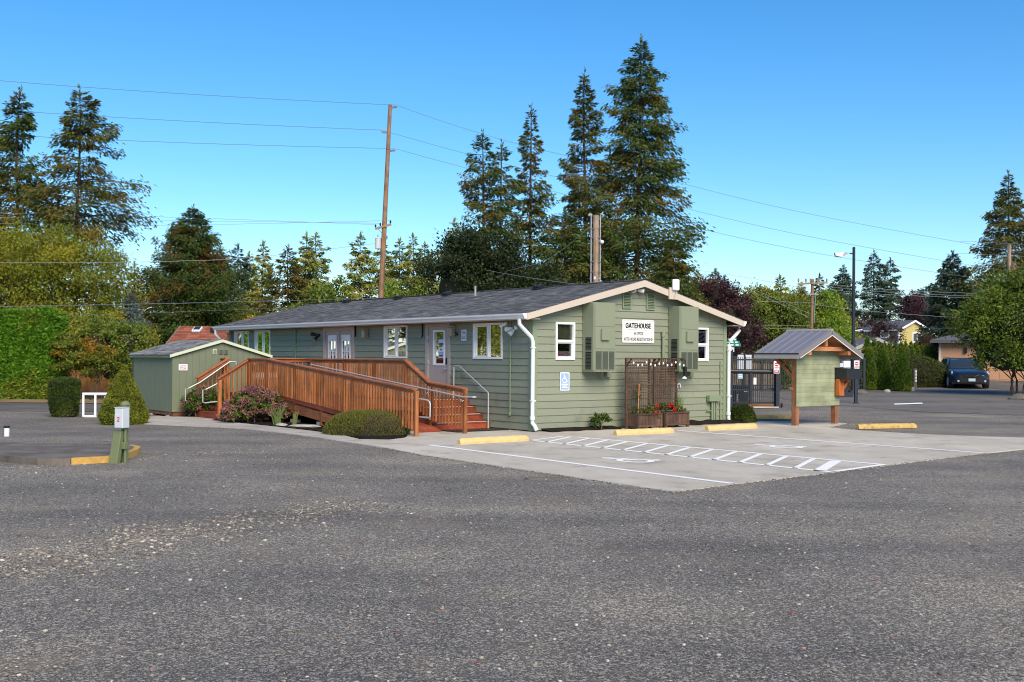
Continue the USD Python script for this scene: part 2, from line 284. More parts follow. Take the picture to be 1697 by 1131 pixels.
M['glassdark'] = glass('tinted_glass', (0.10, 0.12, 0.13), 1.5, 0.03)
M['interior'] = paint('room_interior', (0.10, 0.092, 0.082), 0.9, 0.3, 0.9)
M['stain'] = wood('stained_rail_wood', (0.45, 0.172, 0.056), (0.22, 0.068, 0.023), 16.0, 0.6, 2, 0.30)
M['stainh'] = wood('stained_board_wood', (0.40, 0.145, 0.060), (0.22, 0.068, 0.029), 16.0, 0.55, 1, 0.15)
M['redstain'] = wood('red_deck_stain', (0.30, 0.070, 0.032), (0.18, 0.038, 0.018), 12.0, 0.6, 1, 0.12)
M['grip'] = flat('step_grip_strip', (0.55, 0.51, 0.48), 0.8)
M['cedar'] = wood('cedar_post_wood', (0.34, 0.150, 0.075), (0.17, 0.066, 0.032), 16.0, 0.65, 2, 0.10)
M['cedarlight'] = wood('fresh_cedar_wood', (0.60, 0.270, 0.125), (0.40, 0.150, 0.060), 14.0, 0.6, 0, 0.10)
M['orangewood'] = wood('orange_stained_wood', (0.56, 0.165, 0.042), (0.34, 0.085, 0.020), 14.0, 0.55, 2, 0.08)
M['palegreen'] = wood('pale_green_stained_plank', (0.315, 0.345, 0.220), (0.265, 0.293, 0.182), 14.0, 0.7, 0, 0.07, 0.3)
M['planterwood'] = wood('weathered_planter_wood', (0.125, 0.070, 0.048), (0.055, 0.032, 0.024), 16.0, 0.8, 2, 0.25, 0.5)
M['skidwood'] = wood('skid_wood', (0.24, 0.11, 0.055), (0.11, 0.05, 0.027), 14.0, 0.75, 0, 0.1)
M['pole'] = wood('utility_pole_wood', (0.33, 0.20, 0.120), (0.17, 0.095, 0.055), 10.0, 0.85, 2, 0.05, 0.6)
M['polegrey'] = wood('grey_pole_wood', (0.42, 0.30, 0.215), (0.22, 0.14, 0.10), 10.0, 0.85, 2, 0.05, 0.6)
M['fencewood'] = wood('sun_tinted_fence_wood', (0.60, 0.30, 0.105), (0.42, 0.19, 0.065), 10.0, 0.7, 2, 0.12)  # orange tan boards, with warm sunlight put into the colour
M['greyfence'] = wood('grey_fence_wood', (0.21, 0.165, 0.13), (0.13, 0.10, 0.08), 10.0, 0.85, 2, 0.15)
M['shed'] = paint('shed_green_paint', (0.158, 0.178, 0.112), 0.6, 0.05, 2.0)
M['shedtrim'] = paint('shed_trim_paint', (0.56, 0.60, 0.42), 0.6, 0.05, 2.0)
def shingle(name, c1, c2, c3):
    TONED.add(name)
    n = {'g': ('attribute', {'attribute': 'tone'}), 'r': ('rgb_ramp', {'ramp': [(0.0, c1), (0.5, c2), (1.0, c3)]}), 'c': ('texture_coordinate', {}), 'n': ('noise_texture', {'scale': 220.0, 'detail': 2.0}), 'nr': ('rgb_ramp', {'ramp': [(0.3, (0.6, 0.6, 0.6)), (0.7, (1.4, 1.4, 1.4))]}),
         'k': ('noise_texture', {'scale': 0.5, 'detail': 4.0}), 'kr': ('rgb_ramp', {'ramp': [(0.3, (0.85, 0.85, 0.85)), (0.7, (1.15, 1.15, 1.15))]}), 'x': ('mix', {'mix_type': 'multiply', 'fac': 1.0}), 'y': ('mix', {'mix_type': 'multiply', 'fac': 1.0}),
         'b': ('bump', {'strength': 0.15, 'distance': 0.002}), 'p': ('principled_bsdf', {'roughness': 0.85, 'specular_ior_level': 0.3})}
    l = [('g.fac', 'r.fac'), ('c.object', 'n.vector'), ('n.fac', 'nr.fac'), ('c.object', 'k.vector'), ('k.fac', 'kr.fac'), ('r.color', 'x.color1'), ('nr.color', 'x.color2'), ('x.color', 'y.color1'), ('kr.color', 'y.color2'), ('y.color', 'p.base_color'), ('n.fac', 'b.height'), ('b.normal', 'p.normal')]
    return nodes_mat(name, n, l, 'p.BSDF')
M['shingle'] = shingle('grey_shingles', (0.095, 0.089, 0.087), (0.140, 0.132, 0.130), (0.205, 0.194, 0.190))
M['shingleshed'] = shingle('shed_shingles', (0.125, 0.120, 0.116), (0.21, 0.20, 0.195), (0.33, 0.315, 0.30))
M['shinglered'] = shingle('red_shingles', (0.19, 0.060, 0.036), (0.25, 0.080, 0.048), (0.32, 0.11, 0.065))
M['shinglefar'] = shingle('far_shingles', (0.075, 0.078, 0.09), (0.10, 0.102, 0.115), (0.14, 0.14, 0.15))
M['metalroof'] = paint('standing_seam_metal', (0.235, 0.23, 0.265), 0.38, 0.06, 3.0, metal=0.25, spec=0.5)
M['raketrim'] = paint('dark_rake_metal', (0.20, 0.185, 0.185), 0.4, 0.04, 3.0)
M['bin'] = paint('bin_plastic', (0.040, 0.045, 0.060), 0.45, 0.1, 4.0)
M['metaltrim'] = paint('metal_roof_trim', (0.40, 0.365, 0.35), 0.4, 0.04, 3.0, metal=0.2)
M['wire'] = flat('wire_black', (0.15, 0.16, 0.18), 0.5)
M['wiregrey'] = flat('wire_grey', (0.30, 0.31, 0.32), 0.45)
M['red'] = flat('red_print', (0.55, 0.03, 0.035), 0.5)
M['redletter'] = flat('red_letters', (0.32, 0.035, 0.03), 0.5)
M['blackprint'] = flat('black_print', (0.022, 0.022, 0.022), 0.5)
M['greyprint'] = flat('grey_print', (0.22, 0.22, 0.22), 0.5)
M['greenline'] = flat('green_print', (0.17, 0.27, 0.19), 0.5)
M['bluesign'] = flat('faded_blue_print', (0.30, 0.43, 0.72), 0.5)
M['blueprint'] = flat('blue_print', (0.03, 0.10, 0.30), 0.5)
M['paper'] = flat('paper', (0.62, 0.64, 0.66), 0.7)
M['signgreen'] = flat('street_sign_green', (0.02, 0.20, 0.14), 0.4)
M['lampglass'] = flat('frosted_lamp_glass', (0.36, 0.30, 0.21), 0.3)
M['peach'] = paint('peach_siding', (0.50, 0.27, 0.15), 0.7, 0.05, 2.0)
M['yellowhouse'] = paint('yellow_house_paint', (0.50, 0.41, 0.155), 0.7, 0.05, 1.0)
M['taupeshade'] = paint('taupe_and_shaded_yellow_paint', (0.21, 0.175, 0.13), 0.7, 0.05, 1.0)  # taupe walls; on the yellow house side it is shade put into the colour
M['cream'] = paint('cream_house_paint', (0.52, 0.50, 0.45), 0.7, 0.05, 1.0)
M['carpaint'] = nodes_mat('navy_car_paint', {'p': ('principled_bsdf', {'base_color': (0.008, 0.010, 0.018), 'roughness': 0.25, 'metallic': 0.0, 'coat_weight': 0.5, 'coat_roughness': 0.03})}, [], 'p.BSDF')
M['chrome'] = flat('chrome', (0.75, 0.76, 0.78), 0.12, 1.0)
M['rubber'] = flat('tyre_rubber', (0.02, 0.02, 0.02), 0.85)
M['lens'] = flat('headlight_lens', (0.55, 0.57, 0.60), 0.08, 0.0, 0.8)
M['plate'] = flat('number_plate', (0.55, 0.62, 0.68), 0.5)
M['stone'] = paint('stone', (0.34, 0.32, 0.28), 0.85, 0.25, 6.0, 0.5, 30.0)
M['darkstone'] = paint('dark_stone', (0.11, 0.10, 0.09), 0.85, 0.3, 6.0, 0.5, 30.0)
M['bark'] = wood('bark', (0.105, 0.070, 0.048), (0.045, 0.030, 0.022), 6.0, 0.9, 2, 0.1, 0.8)
M['darkcore'] = flat('inner_twigs', (0.022, 0.022, 0.012), 0.95)  # added solid core in dense crowns, dark to stand for shade among leaves
M['postgreen'] = paint('pedestal_green_paint', (0.150, 0.175, 0.085), 0.65, 0.08, 5.0, 0.2)
M['meterbox'] = paint('meter_box_metal', (0.55, 0.58, 0.60), 0.4, 0.05, 6.0, spec=0.5)
M['terracotta'] = flat('blue_pot', (0.05, 0.16, 0.36), 0.4)

# ================================================================== the ground
def ground_sheet(poly, dz, step=1.0, thick=0.0):
    """a sheet over a world xy polygon that follows the ground dz above it, with a skirt when thick"""
    b = poly.bounds; flatland = b[3] < 33.2 or b[2] < 3.4
    if thick or flatland:
        poly = poly.segmentize(step); t = trimesh.creation.extrude_polygon(poly, 1.0, engine='earcut'); v, f = np.array(t.vertices), np.array(t.faces)
        top = v[:, 2] > 0.5; g = zg(v[:, 0], v[:, 1])
        v[:, 2] = np.where(top, g + dz, g + dz - max(thick, 0.002))
        if not thick: f = f[np.all(top[f], axis=1)]
        return v, f
    mb = MB()                                  # over sloping ground: cell by cell, so that the sheet bends with it
    for cx in np.arange(math.floor(b[0]), b[2], step):
        for cy in np.arange(math.floor(b[1]), b[3], step):
            g = poly.intersection(sbox(cx, cy, cx + step, cy + step))
            for q in getattr(g, 'geoms', [g]):
                if q.geom_type != 'Polygon' or q.area < 1e-5: continue
                v2, f2 = trimesh.creation.triangulate_polygon(q, engine='earcut'); v2 = np.asarray(v2)
                mb.add(np.column_stack([v2, zg(v2[:, 0], v2[:, 1]) + dz]), f2)
    return mb.mesh()
xs = np.concatenate([[-700, -400, -250, -150, -100, -70, -50], np.arange(-40, 61, 1.0), [70, 85, 110, 150, 250, 400, 700]])
ys = np.concatenate([[-300, -100, -40, -10], np.arange(0, 80, 1.0), [85, 95, 110, 140, 200, 300, 500, 900]])
gx, gy = np.meshgrid(xs, ys, indexing='ij'); gz = zg(gx, gy) - 0.016
gz = gz + 0.010 * (meshkit.fbm(np.stack([gx * 0.35, gy * 0.35, gx * 0], -1), 3) - 0.5) * (np.abs(gx) < 45)
k = np.arange(len(xs) * len(ys)).reshape(len(xs), len(ys))
single('ground', (np.stack([gx, gy, gz], -1).reshape(-1, 3), np.stack([k[:-1, :-1], k[1:, :-1], k[1:, 1:], k[:-1, 1:]], -1).reshape(-1, 4)), M['gravel'], kind='structure', smooth=True)
def uvpoly(pts): return Polygon([tuple(W(u, v)[:2]) for u, v in pts])
slab_uv = [(-6.14, -10.62), (-4.73, -10.45), (-2.13, -10.29), (-0.3, -10.08), (3.5, -9.74), (5.2, -9.66), (9.6, -9.3), (8.6, -8.2), (7.9, -7.0), (7.45, -5.6), (7.45, -4.0), (7.9, -2.9), (9.9, -2.1), (9.6, -0.6), (7.5, 0.6), (7.12, 0.6), (7.12, -0.01),
           (-0.01, -0.01), (-0.01, 3.2), (-1.9, 3.2), (-1.9, 1.7), (-3.2, 1.7), (-3.2, 0.6), (-3.7, 0.0), (-4.3, -0.3), (-4.75, 0.2), (-5.36, 0.14), (-5.5, -2.1), (-5.8, -3.9)]
single('concrete_slab', ground_sheet(uvpoly(slab_uv), 0.0, 1.0, 0.16), M['concrete'], kind='structure')
path_uv = [(-5.35, 0.18), (-4.75, 0.24), (-4.45, 1.5), (-4.35, 3.2), (-4.35, 5.0), (-4.45, 7.0), (-4.55, 8.8), (-4.25, 9.2), (-4.25, 10.6), (-5.0, 11.6), (-5.6, 11.3), (-6.3, 10.2), (-6.85, 8.6), (-6.3, 7.3), (-5.75, 6.2), (-5.35, 5.0), (-5.25, 3.0), (-5.3, 1.5)]
single('walkway', ground_sheet(uvpoly(path_uv), 0.004, 1.0, 0.12), M['walk'], kind='structure')
mulch1 = [(-4.72, 0.22), (-4.28, -0.26), (-3.7, 0.04), (-3.24, 0.62), (-3.24, 1.75), (-1.88, 1.75), (-1.88, 3.25), (-0.02, 3.25), (-0.02, 17.5), (-3.3, 17.5), (-3.6, 12.2), (-4.2, 11.0), (-4.2, 9.2), (-4.5, 8.8), (-4.4, 7.0), (-4.3, 5.0), (-4.3, 3.2), (-4.4, 1.5)]
mz = MB(); mp = uvpoly(mulch1).segmentize(0.35); tri = trimesh.creation.triangulate_polygon(mp, engine='earcut')
single('mulch_bed', ground_sheet(uvpoly(mulch1), 0.012, 0.5, 0.05), M['mulch'], kind='structure')
def mound(us, v0, v1, hgt, seed):      # a low heaped strip of bark along the gable
    n = 8; P = []
    for i, u in enumerate(us):
        for j in range(n):
            t = j / (n - 1); q = W(u, v0 + (v1 - v0) * t + (0.05 * math.sin(u * 9.1 + seed) if j == n - 1 else 0))
            hh = hgt * (1 - t) ** 0.6 * (0.75 + 0.5 * meshkit.noise(np.array([u * 3.0, t * 3, seed]))) if j < n - 1 else 0.003
            P.append([q[0], q[1], hh + 0.003])
    k = np.arange(len(us) * n).reshape(len(us), n)
    return np.array(P), np.stack([k[:-1, :-1], k[:-1, 1:], k[1:, 1:], k[1:, :-1]], -1).reshape(-1, 4)
single('mulch_bed', mound(np.arange(0.25, 2.75, 0.1), -0.02, -0.42, 0.07, 1), M['mulch'], kind='structure', smooth=True)
single('mulch_bed', mound(np.arange(5.1, 7.9, 0.1), -0.02, -0.40, 0.10, 5), M['mulch'], kind='structure', smooth=True)

# painted stall lines (each one a sheet 4 mm up)
def line_uv(a, b, w=0.13, z=0.004):
    q = LineString([a, b]).buffer(w / 2, cap_style=2)
    return ground_sheet(Polygon([tuple(W(*p)[:2]) for p in q.exterior.coords]), z, 1.2)
mk = thing('stall_markings', 'white painted stall lines and hatched access aisle on the concrete', 'parking lines', (0, 0, 0))
for a, b in (((-4.42, -2.07), (-4.73, -10.42)), ((-1.85, -2.30), (-2.13, -10.25)), ((-0.32, -2.0), (-0.30, -10.04)), ((3.34, -1.68), (3.5, -9.70))):
    part(mk, 'stall_line', line_uv(a, b), M['markwhite'])
part(mk, 'aisle_end_line', line_uv((-1.79, -2.20), (-0.38, -1.62), 0.09), M['markwhite'])
for i in range(13):
    vb = -2.81 - 0.612 * i
    if i == 12: vb += 0.12
    part(mk, 'hatch_stripe', line_uv((-1.90 - 0.0015 * i * 14, vb), (-0.38, min(vb + 0.94, -1.75)), 0.10 if i < 12 else 0.2), M['markwhite'])
part(mk, 'aisle_end_line', line_uv((-2.05, -10.26), (-0.28, -10.02), 0.12, 0.008), M['markwhite'])
def wheelchair(s, b=1.0):   # the access symbol as polygons in a unit box, x right, y up
    g = [Point(-0.12, 0.43).buffer(0.075 * b), LineString([(-0.12, 0.32), (-0.08, -0.05), (0.2, -0.05), (0.33, -0.38), (0.43, -0.34)]).buffer(0.045 * b, join_style=2), LineString([(-0.11, 0.16), (0.16, 0.16)]).buffer(0.035 * b)]
    th = np.radians(np.linspace(115, 352, 28)); g.append(LineString([(-0.05 + 0.30 * math.cos(t), -0.22 + 0.30 * math.sin(t)) for t in th]).buffer(0.042 * b))
    return affinity.scale(unary_union(g), s, s, origin=(0, 0))
def ground_symbol(u, v, s, stretch):
    g = affinity.translate(affinity.scale(wheelchair(s, 1.5), 1.0, stretch, origin=(0, 0)), u, v); mb = MB()
    for q in getattr(g, 'geoms', [g]):
        mb.add(*ground_sheet(Polygon([tuple(W(*p)[:2]) for p in q.exterior.coords], [[tuple(W(*p)[:2]) for p in r.coords] for r in q.interiors]), 0.004, 5.0))
    return mb
part(mk, 'access_symbol', ground_symbol(-3.32, -6.80, 0.88, 1.15), M['markwhite'])
part(mk, 'access_symbol', ground_symbol(1.47, -6.35, 0.88, 1.15), M['markwhite'])
part(mk, 'expansion_joint', line_uv((-5.6, -6.2), (7.6, -5.9), 0.012, 0.002), M['greyprint'])
part(mk, 'expansion_joint', line_uv((-1.1, -2.6), (-1.3, -10.0), 0.012, 0.002), M['greyprint'])

# drive of worn asphalt in the back right, lane and dry verge back left, driveway at the garage
def xy(px, py): return tuple(onground(px, py)[:2])
single('side_road', ground_sheet(Polygon([(40, 27.5), (70, 40), (70, 53.0), (38, 53.2), (27, 53.4), (14, 53), (9.8, 48), (11.5, 42), (14.0, 38), (20, 34.8), (28, 31.2)]), -0.007, 1.0), M['asphalt'], kind='structure')
single('lane', ground_sheet(Polygon([(-60, 36.5), (-9.2, 36.0), (-9.2, 41.8), (-60, 42.2)]), -0.006, 1.5), M['drive'], kind='structure')
single('dry_verge', ground_sheet(Polygon([(-60, 42.3), (-8, 41.9), (-8, 58), (-60, 58)]), 0.01, 1.5), M['drygrass'], kind='structure')
single('driveway', ground_sheet(Polygon([(26.2, 53.6), (38, 53.5), (38, 62), (24, 62), (22.2, 56)]), -0.004, 1.0), M['drive'], kind='structure')
single('dry_verge', ground_sheet(Polygon([(9.5, 60), (21, 57.5), (24, 62), (40, 70), (60, 75), (60, 120), (5, 120), (5, 60)]), 0.01, 3.0), M['drygrass'], kind='structure')
arrow = ground_sheet(Polygon([xy(1482, 669.6), xy(1528, 668.2), xy(1529, 670.0), xy(1482, 671.4)]), 0.012, 2.0)
single('road_stripe', arrow, M['markwhite'], 'short faded white stripe painted on the side road before the hedge cones', 'road marking')

# loose stones on the gravel: real pebbles, thickest near the viewer
rng = np.random.default_rng(7)
ico = trimesh.creation.icosphere(0, 1.0); IV, IF = np.array(ico.vertices), np.array(ico.faces)
def pebbles(n, ylo, yhi, smin, smax, seed):
    r = np.random.default_rng(seed); mb = MB(); slab = uvpoly(slab_uv).buffer(0.05); pth = uvpoly(path_uv).buffer(0.05)
    Y = ylo + (yhi - ylo) * r.random(n) ** 1.4; X = (r.random(n) - 0.5) * 1.02 * Y
    ok = ~(shapely.contains_xy(slab, X, Y) | shapely.contains_xy(pth, X, Y))
    for x, y in zip(X[ok], Y[ok]):
        s = smin * (smax / smin) ** (r.random() ** 2.2); sc = s * np.array([r.uniform(0.8, 1.4), r.uniform(0.7, 1.1), r.uniform(0.4, 0.7)])
        v = IV * (1 + 0.25 * (r.random((len(IV), 1)) - 0.5)) * sc; a = r.random() * 6.28; c, s_ = math.cos(a), math.sin(a)
        v = np.stack([v[:, 0] * c - v[:, 1] * s_ + x, v[:, 0] * s_ + v[:, 1] * c + y, v[:, 2] + float(zg(x, y)) - 0.014 + sc[2] * 0.4], 1); mb.add(v, IF)
    return mb
TONED.add('pebbles')
n_ = {'g': ('attribute', {'attribute': 'tone'}), 'r': ('rgb_ramp', {'ramp': [(0.0, (0.09, 0.08, 0.07)), (0.30, (0.17, 0.155, 0.135)), (0.65, (0.25, 0.225, 0.185)), (0.88, (0.38, 0.33, 0.26)), (0.96, (0.60, 0.54, 0.45)), (1.0, (0.30, 0.14, 0.10))]}), 'p': ('principled_bsdf', {'roughness': 0.8, 'specular_ior_level': 0.3})}
M['pebble'] = nodes_mat('pebbles', n_, [('g.fac', 'r.fac'), ('r.color', 'p.base_color')], 'p.BSDF')
gs = pebbles(9000, 5.2, 24.0, 0.006, 0.018, 1)
def band(a, b, n, wid, seed, smin=0.006, smax=0.03):          # a worn strip where the fines have washed off and tan stones lie bare
    r = np.random.default_rng(seed); a, b = np.array(onground(*a)[:2]), np.array(onground(*b)[:2]); d = (b - a) / np.linalg.norm(b - a); nn = np.array([-d[1], d[0]])
    for i in range(n):
        t = r.random(); p = a + (b - a) * t + nn * r.normal(0, wid) * (0.6 + 0.8 * abs(math.sin(t * 9))); s = smin * (smax / smin) ** (r.random() ** 3.0); sc = s * np.array([r.uniform(0.8, 1.4), r.uniform(0.7, 1.1), r.uniform(0.4, 0.7)])
        v = IV * (1 + 0.25 * (r.random((len(IV), 1)) - 0.5)) * sc; gs.add(v + [p[0], p[1], -0.013 + sc[2] * 0.4], IF)
def edge(uv, n, wid, seed):                     # stones spilled along the slab's edges
    for (a, b) in zip(uv[:-1], uv[1:]):
        r = np.random.default_rng(seed + int((a[0] + 50) * 10)); A, B = W(*a)[:2], W(*b)[:2]
        for i in range(int(n * np.linalg.norm(B - A))):
            p = A + (B - A) * r.random() + r.normal(0, wid, 2); s = 0.006 * (3.0 ** (r.random() ** 2)); sc = s * np.array([1.2, 0.9, 0.6]); gs.add(IV * (1 + 0.25 * (r.random((len(IV), 1)) - 0.5)) * sc + [p[0], p[1], -0.008 + sc[2] * 0.4], IF)
edge(slab_uv[:5], 90, 0.035, 51); edge(slab_uv[-2:] + slab_uv[:1], 70, 0.04, 61); edge(slab_uv[8:14], 60, 0.06, 71)
band((-40, 950), (330, 874), 3600, 0.42, 31, 0.005, 0.021); band((230, 890), (620, 830), 2800, 0.40, 32, 0.005, 0.020); band((20, 775), (420, 745), 900, 0.22, 33, 0.005, 0.018); band((1180, 905), (1697, 1010), 500, 0.6, 34, 0.005, 0.016); band((900, 1040), (1697, 1110), 300, 0.5, 35, 0.005, 0.015)
single('gravel_stones', gs.mesh(), M['pebble'], 'small loose grey and tan stones lying over the gravel yard', 'gravel', kind='stuff')
pm = MB()                                # a few fallen red leaves on the gravel
for px, py in ((941, 892), (803, 942), (984, 973), (601, 897), (1043, 862), (655, 1047), (1310, 1016), (1180, 905), (700, 965), (790, 1098), (1450, 960)):
    p = onground(px, py); a = rng.random() * 6.28; c, s = math.cos(a), math.sin(a); L = 0.028
    pm.add([[p[0] - L * c, p[1] - L * s, -0.006], [p[0] + 0.5 * L * s, p[1] - 0.5 * L * c, 0.004], [p[0] + L * c, p[1] + L * s, 0.003], [p[0] - 0.5 * L * s, p[1] + 0.5 * L * c, 0.006]], [[0, 1, 2], [0, 2, 3]])
single('fallen_leaves', pm.mesh(), flat('red_leaf', (0.30, 0.035, 0.03), 0.6), 'few small red leaves fallen on the grey gravel in front', 'leaves', kind='stuff')
lip = onground(905, 793)
sd = MB(); sd.prism(LineString([(-0.22, -0.03), (0.0, 0.02), (0.26, 0.0)]).buffer(0.10), -0.03, 0.012)
single('drain_stone', (sd.mesh()[0] + [lip[0], lip[1], 0], sd.mesh()[1]), M['asphalt'], 'flat broken concrete piece half buried at the slab edge', 'stone')

# ================================================================== the gatehouse
GW, GL, EAVE, RIDGE = 7.06, 17.8, 2.89, 3.765
FR = (OX, OY, 0.0); DEG = math.degrees(ANG)
gh = thing('gatehouse', 'long low sage green office building with grey shingle roof and white gutters', 'building', FR, DEG)
# openings in wall coordinates: long wall (v, z), gable wall (u, z)
LW = {'near': (1.21, 2.42, 1.80, 2.68), 'door': (3.52, 4.68, 0.70, 2.76), 'mid': (5.66, 6.87, 1.80, 2.70), 'french': (8.64, 10.56, 0.70, 2.76), 'far1': (14.41, 15.58, 1.80, 2.70), 'far2': (16.12, 17.30, 1.80, 2.70)}
GWIN = {'office': (0.73, 1.32, 1.79, 2.69), 'back': (5.72, 6.30, 1.77, 2.66)}
def boards(openings, length, top_fn, mapper, name, seams, wallpoly):
    """lap siding: every course is its own board, cut round the openings"""
    ex = 0.1777; holes = unary_union([sbox(a, c, b, d) for a, b, c, d in openings]) if openings else Polygon()
    for i in range(40):
        z0 = 0.03 + ex * i; z1 = z0 + ex - 0.002
        cuts = sorted([0.0, length] + [s for s in seams(i) if 0.3 < s < length - 0.3])
        for a, b in zip(cuts[:-1], cuts[1:]):
            g = sbox(a + (0.0015 if a > 0 else 0.115), z0, b - (0.0015 if b < length else 0.115), z1).intersection(wallpoly).difference(holes)
            for q in getattr(g, 'geoms', [g]):
                if q.is_empty or q.geom_type != 'Polygon' or q.area < 0.004: continue
                t = trimesh.creation.extrude_polygon(q, 1.0, engine='earcut'); v = np.array(t.vertices)
                lap = 0.006 + 0.020 * (1 - (v[:, 1] - z0) / ex); v[:, 2] *= lap
                part(gh, name, (mapper(v), np.array(t.faces)), M['sage'])
seam_l = lambda i: [(2.9 + (i * 1.37) % 3.6) + 3.66 * k for k in range(-1, 6)]
seam_g = lambda i: [(3.35 + 0.9 * ((i * 7) % 3 - 1))] if i % 2 else []
slope = (RIDGE - EAVE) / (GW / 2)
gable_poly = Polygon([(0, 0), (GW, 0), (GW, EAVE + 0.04), (GW / 2, RIDGE + 0.02), (0, EAVE + 0.04)])
boards(list(LW.values()), GL, None, yzM(0.0), 'siding_board', seam_l, sbox(0, 0, GL, EAVE))
boards(list(GWIN.values()), GW, None, xzM(0.0), 'siding_board', seam_g, gable_poly)
def wall_solid(poly, holes, th, mapper): return MB().prism(poly.difference(unary_union([sbox(a, c, b, d) for a, b, c, d in holes])) if holes else poly, -th, -0.003, mapper)
part(gh, 'wall', wall_solid(sbox(0, -0.1, GL, EAVE), LW.values(), 0.12, yzM(0.0)), M['interior'])
part(gh, 'wall', wall_solid(Polygon([(0.12, -0.1), (GW - 0.12, -0.1), (GW - 0.12, EAVE), (GW / 2, RIDGE - 0.02), (0.12, EAVE)]), GWIN.values(), 0.12, xzM(0.0)), M['interior'])
part(gh, 'wall', MB().box(GW - 0.12, GW, 0.0, GL, -0.1, EAVE), M['sage'])
part(gh, 'wall', MB().prism(Polygon([(0.12, -0.1), (GW - 0.12, -0.1), (GW - 0.12, EAVE), (GW / 2, RIDGE - 0.02), (0.12, EAVE)]), 0, 0.12, xzM(GL)), M['sage'])
part(gh, 'floor', MB().box(0.13, GW - 0.13, 0.13, GL - 0.13, 0.66, 0.70), M['interior'])
part(gh, 'ceiling', MB().box(0.13, GW - 0.13, 0.13, GL - 0.13, 2.72, 2.735), M['interior'])
part(gh, 'inner_wall', MB().box(3.4, 3.5, 0.13, GL - 0.13, 0.701, 2.719), M['interior'])
for b in ((0.001, 0.115, -0.032, -0.001), (GW - 0.115, GW - 0.001, -0.032, -0.001)):
    part(gh, 'corner_board', MB().box(b[0], b[1], b[2], b[3], 0.02, EAVE + 0.03), M['sagetrim'])
part(gh, 'corner_board', MB().box(-0.032, 0.0, -0.032, 0.115, 0.02, 2.79), M['sagetrim'])
part(gh, 'corner_board', MB().box(-0.030, -0.001, GL - 0.115, GL, 0.02, 2.79), M['sagetrim'])
part(gh, 'corner_board', MB().box(GW + 0.001, GW + 0.030, -0.032, 0.115, 0.02, 2.79), M['sagetrim'])
part(gh, 'batten', MB().box(-0.046, -0.027, 12.45, 12.60, 0.70, EAVE - 0.04), M['sagetrim'])
# roof
OE, OR, RT = 0.42, 0.30, 0.06           # eave and rake overhang, roof thickness
xe = -OE; ze = EAVE + 0.05 - slope * OE
def roofz(x): return EAVE + 0.05 + slope * min(x, GW - x)
rp = Polygon([(-OE, roofz(-OE)), (GW / 2, roofz(GW / 2)), (GW + OE, roofz(GW + OE)), (GW + OE, roofz(GW + OE) + RT), (GW / 2, roofz(GW / 2) + RT), (-OE, roofz(-OE) + RT)])
part(gh, 'roof_deck', MB().prism(rp, -(GL + OR - 0.02), OR - 0.02, xzM(0.0)), M['soffit'])
def shingles(x0, z0, x1, z1, y0, y1, seed, course=0.143, tab=0.32, th=0.009, dirx=1):
    r = np.random.default_rng(seed); mb = MB(); L = math.hypot(x1 - x0, z1 - z0); d = np.array([(x1 - x0) / L, 0, (z1 - z0) / L]); n = np.array([-d[2], 0, d[0]]) * (1 if d[0] > 0 else -1)
    nc = int(math.ceil(L / course))
    for c in range(nc):
        s0, s1 = c * course, min((c + 1) * course + 0.02, L); y = y0 - r.random() * tab
        while y < y1:
            w = tab * r.choice([0.6, 0.8, 1.0, 1.15]); a, b = max(y, y0), min(y + w, y1)
            if b - a > 0.02:
                t0 = th * r.uniform(1.3, 2.3); s0j = s0 - r.choice([0, 0, 0.006])
                P0 = np.array([x0, 0, z0])
                q = lambda s, yy, hh: P0 + d * s + n * hh + [0, yy, 0]
                mb.add([q(s0j, a, 0), q(s0j, b, 0), q(s0j, b, t0), q(s0j, a, t0), q(s1, a, 0.003), q(s1, b, 0.003)], [[0, 1, 2], [0, 2, 3], [3, 2, 5], [3, 5, 4], [0, 3, 4], [1, 5, 2]])
            y += w
    return mb
zt = RT + 0.002
part(gh, 'shingles', shingles(-OE - 0.03, roofz(-OE - 0.03) + zt, GW / 2, roofz(GW / 2) + zt, -OR - 0.02, GL + OR + 0.02, 3), M['shingle'], kind='stuff')
part(gh, 'shingles', shingles(GW + OE + 0.03, roofz(GW + OE + 0.03) + zt, GW / 2, roofz(GW / 2) + zt, -OR - 0.02, GL + OR + 0.02, 4), M['shingle'], kind='stuff')
rc = MB(); y = -OR - 0.03; rr = np.random.default_rng(5)
while y < GL + OR:
    z = roofz(GW / 2) + RT + 0.02 + rr.uniform(0, 0.006)
    for s in (-1, 1): rc.add([[GW / 2, y, z + 0.012], [GW / 2 + s * 0.15, y, z - 0.15 * slope + 0.012], [GW / 2 + s * 0.15, y + 0.17, z - 0.15 * slope], [GW / 2, y + 0.17, z]], [[0, 1, 2], [0, 2, 3]])
    y += 0.145
part(gh, 'ridge_cap', rc, M['shingle'])
for i, yv in enumerate((3.6, 8.2, 11.1, 14.6)):
    xx0 = GW / 2 - 0.42; z = roofz(xx0) + RT; vb = MB()
    vb.beam((xx0 - 0.15, yv, z + 0.05 - 0.15 * slope), (xx0 + 0.15, yv, z + 0.05 + 0.15 * slope), 0.30, 0.03, 0.006); vb.beam((xx0 - 0.10, yv, z + 0.10 - 0.1 * slope), (xx0 + 0.13, yv, z + 0.10 + 0.13 * slope), 0.26, 0.07, 0.015)
    part(gh, 'roof_vent', vb, M['black'])
part(gh, 'vent_pipe', MB().tube([(GW / 2 - 0.9, 6.0, roofz(GW / 2 - 0.9)), (GW / 2 - 0.9, 6.0, roofz(GW / 2 - 0.9) + 0.38)], 0.03, 8), M['wiregrey'])
